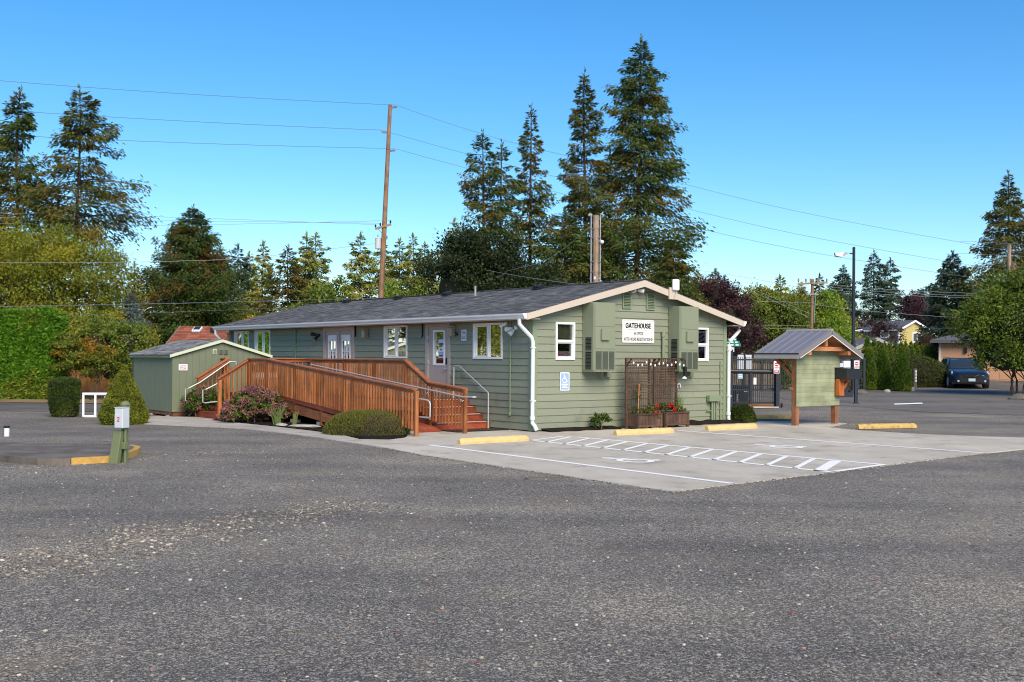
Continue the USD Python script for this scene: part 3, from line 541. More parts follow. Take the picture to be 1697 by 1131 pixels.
# rake boards, fascia, soffits
for side in (0, 1):
    a = (-OE - 0.02, roofz(-OE - 0.02)); b = (GW / 2, roofz(GW / 2))
    q = Polygon([(a[0], a[1] - 0.10), (b[0], b[1] - 0.115), (b[0], b[1] + 0.055), (a[0], a[1] + 0.055)])
    if side: q = affinity.scale(q, -1, 1, origin=(GW / 2, 0))
    part(gh, 'rake_board', MB().prism(q, OR - 0.018, OR + 0.022, xzM(0.0)), M['beige'])
    part(gh, 'rake_board', MB().prism(q, -(GL + OR + 0.022), -(GL + OR - 0.018), xzM(0.0)), M['beige'])
    sx = -1 if side == 0 else 1; xw = -OE if side == 0 else GW + OE
    part(gh, 'fascia', MB().box(min(xw, xw + sx * 0.022), max(xw, xw + sx * 0.022), -OR + 0.0, GL + OR, roofz(-OE) - 0.10, roofz(-OE) + 0.055), M['beige'])
    part(gh, 'soffit', MB().box(min(xw + 0.0, 0 if side == 0 else GW), max(xw, 0 if side == 0 else GW), -OR + 0.02, GL + OR - 0.02, roofz(-OE) - 0.085, roofz(-OE) - 0.065), M['soffit'])
    # K-style gutter
    z0 = roofz(-OE) - 0.075; pr = [(0, 0), (0.065, 0), (0.075, 0.035), (0.115, 0.085), (0.12, 0.125), (0.108, 0.125), (0.10, 0.09), (0.06, 0.03), (0.008, 0.01), (0.008, 0.125), (0, 0.125)]
    g = Polygon([(xw + sx * (0.024 + p[0]), z0 + p[1]) for p in pr])
    part(gh, 'gutter', MB().prism(g, -(GL + OR), OR - 0.0, xzM(0.0)), M['gutter'])
    part(gh, 'gutter_end_cap', MB().prism(Polygon([(xw + sx * (0.020 + p[0]), z0 - 0.004 + p[1]) for p in pr[:5]] + [(xw + sx * 0.02, z0 + 0.13)]), OR + 0.001, OR + 0.008, xzM(0.0)), M['white'])
# downspouts
def downspout(x, y, xg, endz, foot, name='downspout'):
    p = [(xg, y, roofz(-OE) - 0.08), (xg, y, roofz(-OE) - 0.20), (xg + (x - xg) * 0.25, y, roofz(-OE) - 0.30), (xg + (x - xg) * 0.9, y, roofz(-OE) - 0.52), (x, y, roofz(-OE) - 0.64), (x, y, 1.5), (x, y, endz)]
    d = part(gh, name, MB().tube(p, 0.050, 10), M['white'], smooth=40)
    part(d, 'collar', MB().tube([(x, y, endz + 0.02), (x, y, endz + 0.10)], 0.064, 10), M['white'])
    e = np.array([x, y, endz]); part(d, 'shoe', MB().tube([e + [0, 0, 0.03], e + [0, 0, -0.06], e + np.array(foot) * 0.5 + [0, 0, -0.13], e + np.array(foot) + [0, 0, -0.24]], 0.05, 10), M['white'], smooth=40)
    for zc in (0.75, 2.05):
        part(d, 'strap', MB().box(x - 0.062, x + 0.062, y - 0.055, y + 0.03, zc, zc + 0.025), M['white'])
downspout(-0.075, -0.09, -OE - 0.08, 0.28, (0.06, -0.10, 0))
downspout(GW + 0.05, -0.09, GW + OE + 0.08, 0.20, (0.0, -0.03, 0))
p = [(-OE - 0.08, GL + 0.15, roofz(-OE) - 0.08), (-OE - 0.08, GL + 0.15, roofz(-OE) - 0.22), (-0.15, GL + 0.10, roofz(-OE) - 0.58), (-0.07, GL + 0.08, roofz(-OE) - 0.70), (-0.07, GL + 0.08, 0.1)]
part(gh, 'downspout', MB().tube(p, 0.045, 10), M['white'], smooth=40)
# windows
def frame_ring(a, b, c, d, w): return sbox(a, c, b, d).difference(sbox(a + w, c + w, b - w, d - w))
def slider(o, mapper, label=None):
    a, b, c, d = o; w = part(gh, 'window', MB().prism(frame_ring(a - 0.022, b + 0.022, c - 0.022, d + 0.022, 0.050), -0.05, 0.045, mapper), M['white'], label=label)
    mid = (a + b) / 2
    part(w, 'mullion', MB().box(0, 0.001, 0, 0.001, 0, 0.001) if False else MB().prism(sbox(mid - 0.028, c + 0.03, mid + 0.028, d - 0.03), -0.03, 0.03, mapper), M['white'])
    part(w, 'sash', MB().prism(frame_ring(mid + 0.028, b - 0.032, c + 0.032, d - 0.032, 0.035), -0.035, 0.010, mapper), M['whitesign'])
    part(w, 'pane', MB().prism(sbox(mid + 0.04, c + 0.05, b - 0.05, d - 0.05), -0.020, -0.014, mapper), M['glass'])
    part(w, 'pane', MB().prism(sbox(a + 0.03, c + 0.03, mid - 0.026, d - 0.03), -0.020, -0.014, mapper), M['glass'])
    return w
def hung(o, mapper, label=None):
    a, b, c, d = o; w = part(gh, 'window', MB().prism(frame_ring(a - 0.022, b + 0.022, c - 0.022, d + 0.022, 0.053), -0.05, 0.045, mapper), M['white'], label=label)
    mid = (c + d) / 2
    part(w, 'rail', MB().prism(sbox(a + 0.03, mid - 0.03, b - 0.03, mid + 0.03), -0.03, 0.034, mapper), M['white'])
    part(w, 'sash', MB().prism(frame_ring(a + 0.033, b - 0.033, c + 0.033, mid - 0.03, 0.03), -0.03, 0.012, mapper), M['white'])
    part(w, 'pane', MB().prism(sbox(a + 0.03, mid + 0.03, b - 0.03, d - 0.03), -0.020, -0.014, mapper), M['glass'])
    part(w, 'pane', MB().prism(sbox(a + 0.05, c + 0.05, b - 0.05, mid - 0.04), -0.026, -0.020, mapper), M['glass'])
    return w
for k_ in ('near', 'mid', 'far1', 'far2'): slider(LW[k_], yzM(0.0))
wo = hung(GWIN['office'], xzM(0.0)); hung(GWIN['back'], xzM(0.0))
part(gh, 'shade', MB().prism(sbox(0.78, 2.30, 1.27, 2.64), -0.10, -0.095, xzM(0.0)), paint('tan_blind', (0.33, 0.27, 0.14), 0.8, 0.25, 2.5), label='tan blind behind the upper office pane')
part(gh, 'shade', MB().prism(sbox(16.4, 1.86, 16.75, 2.64), -0.14, -0.135, yzM(0.0)), M['paper'], label='papers taped in the far window')
# entry door and french doors
def flatM(v): return yzM(0.0)(v)
a, b, c, d = LW['door']
dr = part(gh, 'entry_door', MB().prism(sbox(a + 0.10, 0.715, b - 0.10, d - 0.10).difference(sbox(a + 0.31, 1.63, b - 0.36, 2.52)), -0.06, -0.008, flatM), M['doorpaint'], label='taupe entry door with tall glass light')
part(dr, 'casing', MB().prism(sbox(a - 0.02, 0.70, b + 0.02, d + 0.01).difference(sbox(a + 0.098, 0.69, b - 0.098, d - 0.098)), -0.08, 0.038, flatM), M['doorpaint'])
part(dr, 'light_frame', MB().prism(frame_ring(a + 0.27, b - 0.32, 1.59, 2.56, 0.055), -0.012, 0.010, flatM), M['white'])
part(dr, 'pane', MB().prism(sbox(a + 0.30, 1.62, b - 0.35, 2.53), -0.034, -0.028, flatM), M['glass'])
part(dr, 'keypad', MB().prism(sbox(a + 0.145, 1.63, a + 0.205, 1.80), -0.008, 0.022, flatM), M['black'])
part(dr, 'handle', MB().tube([(-0.0, a + 0.175, 1.50), (-0.06, a + 0.175, 1.50), (-0.06, a + 0.29, 1.495)], 0.012, 8).lathe([(0.0, 0), (0.03, 0), (0.03, 0.012), (0, 0.014)], (-0.012, a + 0.175, 1.49)), M['steel'])
for zz in (2.30, 1.62, 0.95): part(dr, 'hinge', MB().prism(sbox(b - 0.115, zz, b - 0.095, zz + 0.11), -0.008, 0.044, flatM), M['steel'])
for (zz, t0, nm) in ((2.15, 'blue notice', 0), (1.80, 'white notice', 1)):
    q = MB().prism(affinity.rotate(sbox(a + 0.36, zz, a + 0.62, zz + (0.18 if nm == 0 else 0.28)), -4 if nm == 0 else 0), -0.026, -0.024, flatM)
    s_ = part(dr, 'notice', q, M['blueprint'] if nm == 0 else M['paper'], label='%s taped inside the door glass' % t0)
    if nm == 0: part(dr, 'notice_panel', MB().prism(affinity.rotate(sbox(a + 0.37, zz + 0.055, a + 0.61, zz + 0.155), -4), -0.0235, -0.0225, flatM), M['paper'])
    else:
        part(dr, 'notice_print', MB().prism(unary_union([sbox(a + 0.39, 1.83, a + 0.59, 1.885), sbox(a + 0.38, 1.92, a + 0.60, 1.945), sbox(a + 0.45, 2.0, a + 0.53, 2.05)]), -0.0235, -0.0225, flatM), M['blueprint'])
a, b, c, d = LW['french']; mid = (a + b) / 2
fd = part(gh, 'french_doors', MB().prism(sbox(a + 0.085, 0.715, b - 0.085, d - 0.14).difference(unary_union([sbox(mid + 0.20, 1.02, b - 0.30, 2.45), sbox(a + 0.30, 1.02, mid - 0.20, 2.45)])), -0.06, -0.008, flatM), M['doorpaint'], label='pair of taupe doors with white gridded lights')
part(fd, 'casing', MB().prism(sbox(a - 0.02, 0.70, b + 0.02, d + 0.01).difference(sbox(a + 0.083, 0.69, b - 0.083, d - 0.138)), -0.08, 0.038, flatM), M['doorpaint'])
part(fd, 'astragal', MB().prism(sbox(mid - 0.03, 0.72, mid + 0.03, d - 0.145), -0.008, 0.018, flatM), M['doorpaint'])
for l0, l1 in ((mid + 0.16, b - 0.26), (a + 0.26, mid - 0.16)):
    part(fd, 'light_frame', MB().prism(frame_ring(l0, l1, 0.98, 2.49, 0.06), -0.012, 0.012, flatM), M['white'])
    part(fd, 'light_header', MB().prism(sbox(l0 + 0.061, 2.30, l1 - 0.061, 2.429), -0.02, 0.004, flatM), M['white'])
    gm = unary_union([sbox((l0 + l1) / 2 - 0.010, 1.04, (l0 + l1) / 2 + 0.010, 2.30)] + [sbox(l0 + 0.06, z, l1 - 0.06, z + 0.02) for z in (1.3, 1.62, 1.96)])
    part(fd, 'grille', MB().prism(gm, -0.020, 0.002, flatM), M['white'])
    part(fd, 'pane', MB().prism(sbox(l0 + 0.05, 1.03, l1 - 0.05, 2.44), -0.034, -0.028, flatM), M['glass'])
    part(fd, 'blind', MB().prism(sbox(l0 + 0.07, 1.04, l1 - 0.07, 2.42), -0.058, -0.054, flatM), paint('grey_blind', (0.16, 0.18, 0.18), 0.8, 0.3, 6.0))
# conduits, meter box, vents
part(gh, 'conduit', MB().tube([(-0.045, 0.84, EAVE - 0.02), (-0.045, 0.84, 0.42)], 0.016, 8).box(-0.075, -0.03, 0.81, 0.87, 0.36, 0.44, 0.005), M['sagetrim'])
part(gh, 'conduit', MB().tube([(-0.05, 4.82, EAVE - 0.02), (-0.05, 4.82, 2.42), (-0.05, 4.86, 2.36)], 0.02, 8), M['dark'])
part(gh, 'conduit', MB().tube([(-0.05, 8.52, EAVE - 0.02), (-0.05, 8.52, 2.42)], 0.02, 8), M['dark'])
part(gh, 'conduit', MB().tube([(6.81, -0.05, 1.76), (6.81, -0.05, 0.05)], 0.016, 8), M['sagetrim'])
bx = part(gh, 'service_box', MB().box(6.24, 6.70, -0.17, -0.026, 0.62, 0.79, 0.01), M['sagetrim'])
for u_ in (6.42, 6.50, 6.60): part(bx, 'conduit', MB().tube([(u_, -0.09, 0.63), (u_, -0.09, 0.04)], 0.028 if u_ < 6.55 else 0.02, 8), M['sagetrim'])
part(bx, 'conduit', MB().tube([(6.22, -0.07, 0.36), (6.40, -0.07, 0.36)], 0.018, 8), M['sagetrim'])
part(gh, 'drain_pipe', MB().tube([(4.47, -0.08, 1.2), (4.47, -0.08, 2.46)], 0.045, 10).tube([(4.47, -0.08, 2.40), (4.47, -0.08, 2.53)], 0.058, 10), M['sagetrim'], smooth=40)
hb = part(gh, 'hose_bracket', MB().tube([(5.10 + 0.06 * math.cos(t), -0.07, 1.06 + 0.07 * math.sin(t)) for t in np.linspace(-0.5, 3.6, 9)], 0.018, 6), M['whitesign'])
for (u0, u1, z0, z1) in ((2.99, 3.30, 3.12, 3.56), (3.86, 4.18, 3.11, 3.56)):
    v_ = part(gh, 'gable_vent', MB().prism(frame_ring(u0, u1, z0, z1, 0.035), 0.004, 0.055, xzM(0.0)), M['sagetrim'])
    part(v_, 'backing', MB().prism(sbox(u0 + 0.03, z0 + 0.03, u1 - 0.03, z1 - 0.03), 0.026, 0.030, xzM(0.0)), M['dark'])
    for j in range(9):
        z = z0 + 0.045 + j * (z1 - z0 - 0.07) / 9
        part(v_, 'slat', MB().obox(((u0 + u1) / 2, -0.045, z + 0.012), np.array([[1, 0, 0], [0, math.cos(0.7), math.sin(0.7)], [0, -math.sin(0.7), math.cos(0.7)]]), ((u1 - u0) / 2 - 0.036, 0.020, 0.004)), M['sagetrim'])
for v_ in (1.72, 1.95): part(gh, 'vent_block', MB().box(-0.034, -0.028, v_ - 0.09, v_ + 0.09, 0.03, 0.24), M['sagetrim'])
# potted plant behind the near window
pot = thing('plant_pot', 'blue pot with a small plant on the sill inside the nearest window', 'plant pot', W(0.26, 1.62, 1.83), DEG)
part(pot, 'pot', MB().lathe([(0, 0), (0.07, 0), (0.10, 0.17), (0.085, 0.17), (0.08, 0.14), (0, 0.14)], sides=14), M['terracotta'], smooth=40)
pl = MB(); rr = np.random.default_rng(9)
for i in range(14):
    an = rr.random() * 6.28; r_ = rr.uniform(0.05, 0.16); hh = rr.uniform(0.12, 0.3)
    pl.add([[0, 0, 0.15], [0.5 * r_ * math.cos(an) - 0.015 * math.sin(an), 0.5 * r_ * math.sin(an) + 0.015 * math.cos(an), 0.15 + hh * 0.8], [r_ * math.cos(an), r_ * math.sin(an), 0.15 + hh], [0.5 * r_ * math.cos(an) + 0.015 * math.sin(an), 0.5 * r_ * math.sin(an) - 0.015 * math.cos(an), 0.15 + hh * 0.75]], [[0, 1, 2], [0, 2, 3]])
part(pot, 'leaves', pl, leaf('pot_leaf', [(0.05, 0.12, 0.03), (0.10, 0.2, 0.05)]))
box_ = single('white_carton', MB().box(-0.11, 0.11, -0.08, 0.08, 0, 0.27, 0.004).mesh(), M['paper'], 'white carton standing beside the blue pot inside the window', 'carton')
UsdGeom.Xformable(box_).AddTranslateOp().Set(Gf.Vec3d(*W(0.28, 1.36, 1.831))); UsdGeom.Xformable(box_).AddRotateZOp().Set(DEG)

# ================================================================== timber ramp, landing and stairs
ramp = thing('timber_ramp', 'orange stained timber wheelchair ramp with landing, stairs and railings along the long wall', 'ramp', FR, DEG)
Z1 = 0.72
def rz(v): return Z1 if v > 8.04 else max(0.0, Z1 * (v - 0.42) / (8.04 - 0.42))
UF, UI = -3.24, -1.78
# decking
v = 1.55
while v < 8.0:                                              # ramp boards run across
    part(ramp, 'deck_board', MB().beam((UI - 0.05, v + 0.07, rz(v + 0.07) - 0.018), (UF + 0.05, v + 0.07, rz(v + 0.07) - 0.018), 0.137, 0.036, up=(0, -0.0945, 0.9955)), M['redstain'])
    v += 0.143
for i in range(24):                                         # platform and landing boards
    u0 = -0.07 - i * 0.143
    if u0 - 0.14 < UF: break
    part(ramp, 'deck_board', MB().box(u0 - 0.137, u0, (2.59 if u0 > UI else 8.05), 11.4, Z1 - 0.036, Z1), M['redstain'])
# side skirts of the ramp and platform rim joists
for u in (UF + 0.02, UI - 0.02):
    part(ramp, 'skirt', MB().beam((u, 1.6, rz(1.6) - 0.165), (u, 8.04, rz(8.04) - 0.165), 0.04, 0.24), M['stainh'])
part(ramp, 'skirt', MB().beam((UF - 0.012, 1.5, rz(1.5) + 0.055), (UF - 0.012, 8.04, rz(8.04) + 0.055), 0.03, 0.10), M['redstain'])
part(ramp, 'skirt', MB().beam((UF - 0.012, 8.04, Z1 + 0.055), (UF - 0.012, 9.10, Z1 + 0.055), 0.03, 0.10), M['redstain'])
part(ramp, 'rim_joist', MB().box(UF + 0.0, UF + 0.04, 8.06, 9.10, Z1 - 0.28, Z1 - 0.04), M['stainh'])
part(ramp, 'rim_joist', MB().box(UF + 0.0, UF + 0.04, 10.64, 11.4, Z1 - 0.28, Z1 - 0.04), M['stainh'])
part(ramp, 'rim_joist', MB().box(UI - 0.02, UI + 0.02, 2.62, 8.0, Z1 - 0.28, Z1 - 0.04), M['stainh'])
def rail_run(u, pts, bal=True, post_top=0.0, spacing=0.128, capw=0.14, bottom=0.09, endpost=(True, True), mids=1):
    """railing along y at x = u through (v, deck z) points: cap board, balusters every few inches"""
    for (va, za), (vb, zb) in zip(pts[:-1], pts[1:]):
        part(ramp, 'cap_rail', MB().beam((u, va, za + 1.02), (u, vb, zb + 1.02), capw, 0.038, 0.004), M['stainh'])
        part(ramp, 'sub_rail', MB().beam((u, va, za + 0.955), (u, vb, zb + 0.955), 0.038, 0.088), M['stainh'])
        if not bal: continue
        n = max(1, int(abs(vb - va) / spacing))
        for i in range(n):
            t = (i + 0.5) / n; vv, zz = va + (vb - va) * t, za + (zb - za) * t
            part(ramp, 'baluster', MB().box(u - 0.057, u - 0.020, vv - 0.019, vv + 0.019, zz + bottom, zz + 0.915), M['stain'])
def post(u, v, z0, z1, w=0.09):
    part(ramp, 'post', MB().box(u - w / 2, u + w / 2, v - w / 2, v + w / 2, z0, z1, 0.006), M['stain'])
rail_run(UF - 0.0, [(0.30, 0.06), (7.95, Z1), (9.10, Z1)])
for vp in (0.24, 1.75, 3.25, 4.79, 6.32, 8.04): post(UF + 0.045 if vp > 1 else UF, vp, 0.0, rz(vp) + 0.99 + (0.05 if vp < 1 else 0))
post(UF, 9.12, 0.0, Z1 + 0.99); post(UF, 10.64, 0.0, Z1 + 0.99); post(UF, 11.4, 0.0, Z1 + 0.99)
rail_run(UF, [(10.64, Z1), (11.4, Z1)])
rail_run(UI, [(0.36, 0.05), (1.87, 0.17), (2.98, Z1), (8.05, Z1)])
for vp, zt_ in ((0.36, 1.07), (1.87, 1.17), (3.0, 1.72), (4.6, 1.72), (6.2, 1.72), (8.02, 1.72)): post(UI + (0.045 if vp > 1 else 0), vp, 0.0, zt_)
# far side of the platform, back to the wall
part(ramp, 'cap_rail', MB().beam((UF, 11.40, Z1 + 1.02), (-0.05, 11.40, Z1 + 1.02), 0.14, 0.038, 0.004), M['stainh'])
part(ramp, 'sub_rail', MB().beam((UF, 11.40, Z1 + 0.955), (-0.05, 11.40, Z1 + 0.955), 0.038, 0.088), M['stainh'])
for i in range(22): part(ramp, 'baluster', MB().box(UF + 0.12 + i * 0.138, UF + 0.157 + i * 0.138, 11.40, 11.437, Z1 + 0.05, Z1 + 0.915), M['stain'])
# stairs at the far end go down towards the drive
for i in range(4):
    z = Z1 - 0.18 * (i + 1); u1 = UF - 0.28 * i
    if z > 0.05: part(ramp, 'stair_tread', MB().box(u1 - 0.30, u1 - 0.01, 9.15, 10.6, z - 0.04, z), M['redstain'])
    part(ramp, 'stair_riser', MB().box(u1 - 0.012, u1 + 0.012, 9.15, 10.6, max(z, 0.0), z + 0.14), M['redstain'])
for vv in (9.10, 10.62): part(ramp, 'stringer', MB().beam((UF - 0.05, vv, 0.52), (UF - 0.98, vv, 0.02), 0.04, 0.24), M['stainh'])
part(ramp, 'stair_riser', MB().box(UF - 0.98, UF - 0.84, 9.12, 10.66, 0.0, 0.17), M['redstain'])
for vv in (9.12, 10.64):
    part(ramp, 'cap_rail', MB().beam((UF + 0.02, vv, Z1 + 1.02), (UF - 0.98, vv, 1.15), 0.14, 0.038, 0.004), M['stainh'])
    part(ramp, 'sub_rail', MB().beam((UF, vv, Z1 + 0.955), (UF - 0.93, vv, 1.10), 0.038, 0.088), M['stainh'])
    post(UF - 0.90, vv, 0.0, 1.12)
    for i in range(6):
        t = (i + 0.7) / 6.8; part(ramp, 'baluster', MB().box(UF - 0.9 * t - 0.019, UF - 0.9 * t + 0.019, vv - 0.018, vv + 0.018, 0.12 + 0.55 * (1 - t), 1.64 - 0.57 * t), M['stain'])
def hrail(pts, r=0.019, label=None): return part(ramp, 'hand_rail', MB().tube(pts, r, 8), M['steel'], smooth=50, label=label)
# bent pipe rails at the far stairs, along the ramp and beside the near stairs
for vv in (10.52, 9.24):
    hrail([(UF + 0.22, vv, 1.56), (UF + 0.22, vv, 1.64), (UF + 0.02, vv, 1.64), (UF - 0.92, vv, 1.02), (UF - 1.25, vv, 0.86), (UF - 1.36, vv, 0.84), (UF - 1.36, vv, 0.50), (UF - 1.30, vv, 0.47), (UF - 0.92, vv, 0.50)])
hrail([(UI - 0.10, 7.9, Z1 + 0.86), (UI - 0.10, 0.35, 0.88), (UI - 0.10, -0.10, 0.885), (UI - 0.02, -0.10, 0.885)])
hrail([(UF + 0.10, 7.9, Z1 + 0.80), (UF + 0.10, 0.55, 0.86), (UF + 0.10, -0.05, 0.84), (UF + 0.10, -0.16, 0.80), (UF + 0.10, -0.18, 0.74), (UF + 0.10, -0.18, 0.48), (UF + 0.10, -0.15, 0.44), (UF + 0.10, 0.30, 0.44)])
for vv in (0.36, 0.42, 1.9, 3.6, 5.3, 7.0): part(ramp, 'rail_bracket', MB().tube([(UI - 0.04, vv, rz(vv) + 0.80), (UI - 0.08, vv, rz(vv) + 0.76), (UI - 0.10, vv, rz(vv) + 0.82)], 0.008, 6), M['steel'])
hrail([(-0.14, 3.16, Z1), (-0.14, 3.16, 1.55), (-0.14, 3.14, 1.585), (-0.14, 2.90, 1.585), (-0.14, 1.64, 0.92), (-0.14, 1.62, 0.88), (-0.14, 1.62, 0.0)])
# near stairs: four risers with pale grip strips
for i in range(4):
    z = 0.18 * (i + 1); v0 = 1.67 + 0.305 * i
    if i < 3: part(ramp, 'stair_tread', MB().box(UI + 0.06, -0.06, v0, v0 + 0.32, z - 0.035, z), M['redstain'])
    part(ramp, 'stair_riser', MB().box(UI + 0.06, -0.06, v0 + 0.012, v0 + 0.03, z - 0.18, z - 0.036), M['redstain'])
    part(ramp, 'grip_strip', MB().box(UI + 0.10, -0.14, v0 - 0.004, v0 + 0.06, z - 0.006, z + 0.003), M['grip'])
part(ramp, 'stringer', MB().prism(Polygon([(1.69, 0.0), (1.69, 0.14), (1.99, 0.14), (1.99, 0.32), (2.30, 0.32), (2.30, 0.5), (2.6, 0.5), (2.6, 0.68), (3.0, 0.68), (3.0, 0.0)]), 0.0, 0.035, yzM(-0.025)), M['redstain'])
part(ramp, 'stringer', MB().prism(Polygon([(1.69, 0.0), (1.69, 0.14), (1.99, 0.14), (1.99, 0.32), (2.30, 0.32), (2.30, 0.5), (2.6, 0.5), (2.6, 0.68), (3.0, 0.68), (3.0, 0.0)]), 0.0, 0.035, yzM(UI + 0.095)), M['redstain'])
part(ramp, 'threshold', MB().beam((UF + 0.1, 1.36, 0.055), (UI - 0.1, 1.36, 0.055), 0.36, 0.03, up=(0, -0.27, 0.96)), M['redstain'])
for (u, v) in ((-3.1, 1.9), (-3.1, 3.4), (-3.1, 4.9), (-3.1, 6.4)): part(ramp, 'footing', MB().box(u - 0.11, u + 0.11, v - 0.05, v + 0.17, 0.0, 0.10, 0.01), M['walk'])
mat_ = single('door_mat', MB().box(-1.72, -0.12, 0.78, 1.55, 0.003, 0.016).mesh(), M['black'], 'black rubber mat on the concrete at the foot of the near stairs', 'mat')
UsdGeom.Xformable(mat_).AddTranslateOp().Set(Gf.Vec3d(*FR)); UsdGeom.Xformable(mat_).AddRotateZOp().Set(DEG)
gr = thing('barbecue_grill', 'black and silver grill standing on the platform behind the far stair railing', 'grill', W(-2.35, 10.0, Z1), DEG)
part(gr, 'firebox', MB().box(-0.33, 0.33, -0.24, 0.24, 0.42, 0.62, 0.04), M['steel'])
part(gr, 'lid', MB().prism(Polygon([(-0.25, 0.625), (0.25, 0.625), (0.22, 0.80), (0.10, 0.88), (-0.10, 0.88), (-0.22, 0.80)]), -0.33, 0.33, lambda v: np.stack([v[:, 2], v[:, 0], v[:, 1]], 1)), M['black'])
part(gr, 'cart', MB().box(-0.30, 0.30, -0.22, 0.22, 0.10, 0.40, 0.02), M['chrome'])
for s in (-1, 1): part(gr, 'wheel', MB().tube([(s * 0.33, -0.15, 0.10), (s * 0.38, -0.15, 0.10)], 0.10, 14), M['rubber'])

# ================================================================== things on the walls
def hvac(name, u0, label):
    w_, d_, z0, z1 = 0.75, 0.42, 1.49, 3.225
    t = thing(name, label, 'heat pump', W(u0, -0.028, 0), DEG, 'wall heat pumps on the gable')
    part(t, 'cabinet', MB().box(0, w_, -d_, 0, z0, z1, 0.008), M['hvac'])
    part(t, 'edge_trim', MB().box(0.015, 0.05, -d_ - 0.012, -d_ - 0.001, z0 + 0.02, z1 - 0.01), M['hvac'])
    part(t, 'upper_panel', MB().box(0.06, w_ - 0.02, -d_ - 0.010, -d_ - 0.001, 2.615, z1 - 0.03, 0.003), M['hvac'])
    part(t, 'lower_panel', MB().box(0.06, w_ - 0.02, -d_ - 0.010, -d_ - 0.001, 2.05, 2.605, 0.003), M['hvac'])
    part(t, 'hatch', MB().box(0.23, 0.50, -d_ - 0.075, -d_ - 0.011, 2.27, 2.55, 0.006), M['hvac'])
    for i in range(3):
        a = 0.075 + i * 0.222
        g = part(t, 'front_grille', MB().box(a, a + 0.195, -d_ - 0.004, -d_ - 0.0005, z0 + 0.04, 1.99), M['vent'])
        for j in range(17): part(g, 'fin', MB().box(a + 0.004, a + 0.191, -d_ - 0.010, -d_ - 0.0045, z0 + 0.052 + j * 0.027, z0 + 0.062 + j * 0.027), M['fin'])
        if i < 2: part(t, 'grille_bar', MB().box(a + 0.197, a + 0.220, -d_ - 0.012, -d_ - 0.0006, z0 + 0.02, 2.02), M['hvac'])
    for za, zb in ((1.53, 1.98), (2.01, 2.34)):
        g = part(t, 'side_grille', MB().box(-0.004, -0.0005, -d_ + 0.08, -d_ + 0.30, za, zb), M['dark'])
        for j in range(int((zb - za) / 0.035)): part(g, 'fin', MB().box(-0.010, -0.0045, -d_ + 0.082, -d_ + 0.298, za + 0.01 + j * 0.035, za + 0.018 + j * 0.035), M['fin'])
    part(t, 'drip_edge', MB().box(-0.01, w_ + 0.01, -d_ - 0.015, 0, z0 - 0.02, z0 - 0.001), M['hvac'])
    part(t, 'whip_conduit', MB().tube([(0.50, -0.20, z0 - 0.02), (0.51, -0.18, z0 - 0.10), (0.56, -0.12, z0 - 0.17), (0.66, -0.06, z0 - 0.19), (0.80, -0.05, z0 - 0.15)], 0.018, 7), M['hvac'], smooth=50)
    part(t, 'disconnect_box', MB().box(0.78, 0.93, -0.10, 0, z0 - 0.17, z0 + 0.06, 0.008), M['hvac'])
    return t
hvac('wall_heat_pump', 1.60, 'tall green wall heat pump between the office window and the gatehouse sign')
hvac('wall_heat_pump', 4.71, 'tall green wall heat pump right of the gatehouse sign, above the trellis')
def wall_thing(name, label, cat, u, z, group=None, off=-0.026): return thing(name, label, cat, W(u, off, z), DEG, group)
def wtext(t, name, s, h, x, z, mat, bold=False, y=-0.012, sx=1.0, center=True, wid=None):
    m = meshkit.text_mesh(s, h, 0.003, bold); v = np.array(m.vertices); w0 = v[:, 0].min(); w1 = v[:, 0].max(); v[:, 0] -= w0
    k = wid / (w1 - w0) if wid else sx; v[:, 0] *= k; L = (w1 - w0) * k
    if center: v[:, 0] -= L / 2
    return part(t, name, (np.stack([v[:, 0] + x, y - v[:, 2], v[:, 1] + z], 1), np.array(m.faces)), mat)
def rrect(w, h, r): return sbox(-w / 2 + r, -h / 2 + r, w / 2 - r, h / 2 - r).buffer(r)
sg = wall_thing('gatehouse_sign', 'white GATEHOUSE sign with black letters on the gable wall', 'sign', 3.57, 2.53)
part(sg, 'panel', MB().prism(rrect(1.18, 0.61, 0.035), 0.0, 0.012, xzM(0.0)), M['whitesign'])
part(sg, 'border', MB().prism(rrect(1.14, 0.57, 0.03).difference(rrect(1.128, 0.558, 0.028)), 0.0125, 0.0145, xzM(0.0)), M['greyprint'])
for o_ in (-0.006, 0.006): wtext(sg, 'lettering', 'GATEHOUSE', 0.125, o_, 0.085 + o_ * 0.5, M['blackprint'], True, -0.0125 - 0.0004 * (o_ > 0), wid=0.93)
part(sg, 'rule', MB().box(-0.38, 0.38, -0.015, -0.0125, 0.035, 0.044), M['greenline'])
wtext(sg, 'lettering', 'OFFICE', 0.080, 0.06, -0.098, M['blackprint'], True, -0.0125, wid=0.25)
wtext(sg, 'lettering', 'AFTER HOURS REGISTRATION', 0.080, -0.04, -0.248, M['blackprint'], True, -0.0125, wid=0.97)
for x_, z_ in ((-0.125, -0.058), (0.50, -0.208)):
    part(sg, 'arrow_mark', MB().prism(affinity.translate(Point(0, 0).buffer(0.034).difference(Polygon([(-0.012, -0.018), (-0.012, 0.018), (0.022, 0)]) if x_ > 0 else Polygon([(0.012, -0.018), (0.012, 0.018), (-0.022, 0)])), x_, z_), 0.0125, 0.0150, xzM(0.0)), M['blackprint'])
ad = wall_thing('accessible_parking_sign', 'faded blue and white wheelchair parking sign on the gable wall below the office window', 'sign', 1.015, 1.225)
part(ad, 'panel', MB().prism(rrect(0.31, 0.46, 0.03), 0, 0.006, xzM(0)), M['white'])
part(ad, 'blue_field', MB().prism(rrect(0.265, 0.415, 0.02), 0.0062, 0.0075, xzM(0)), M['bluesign'])
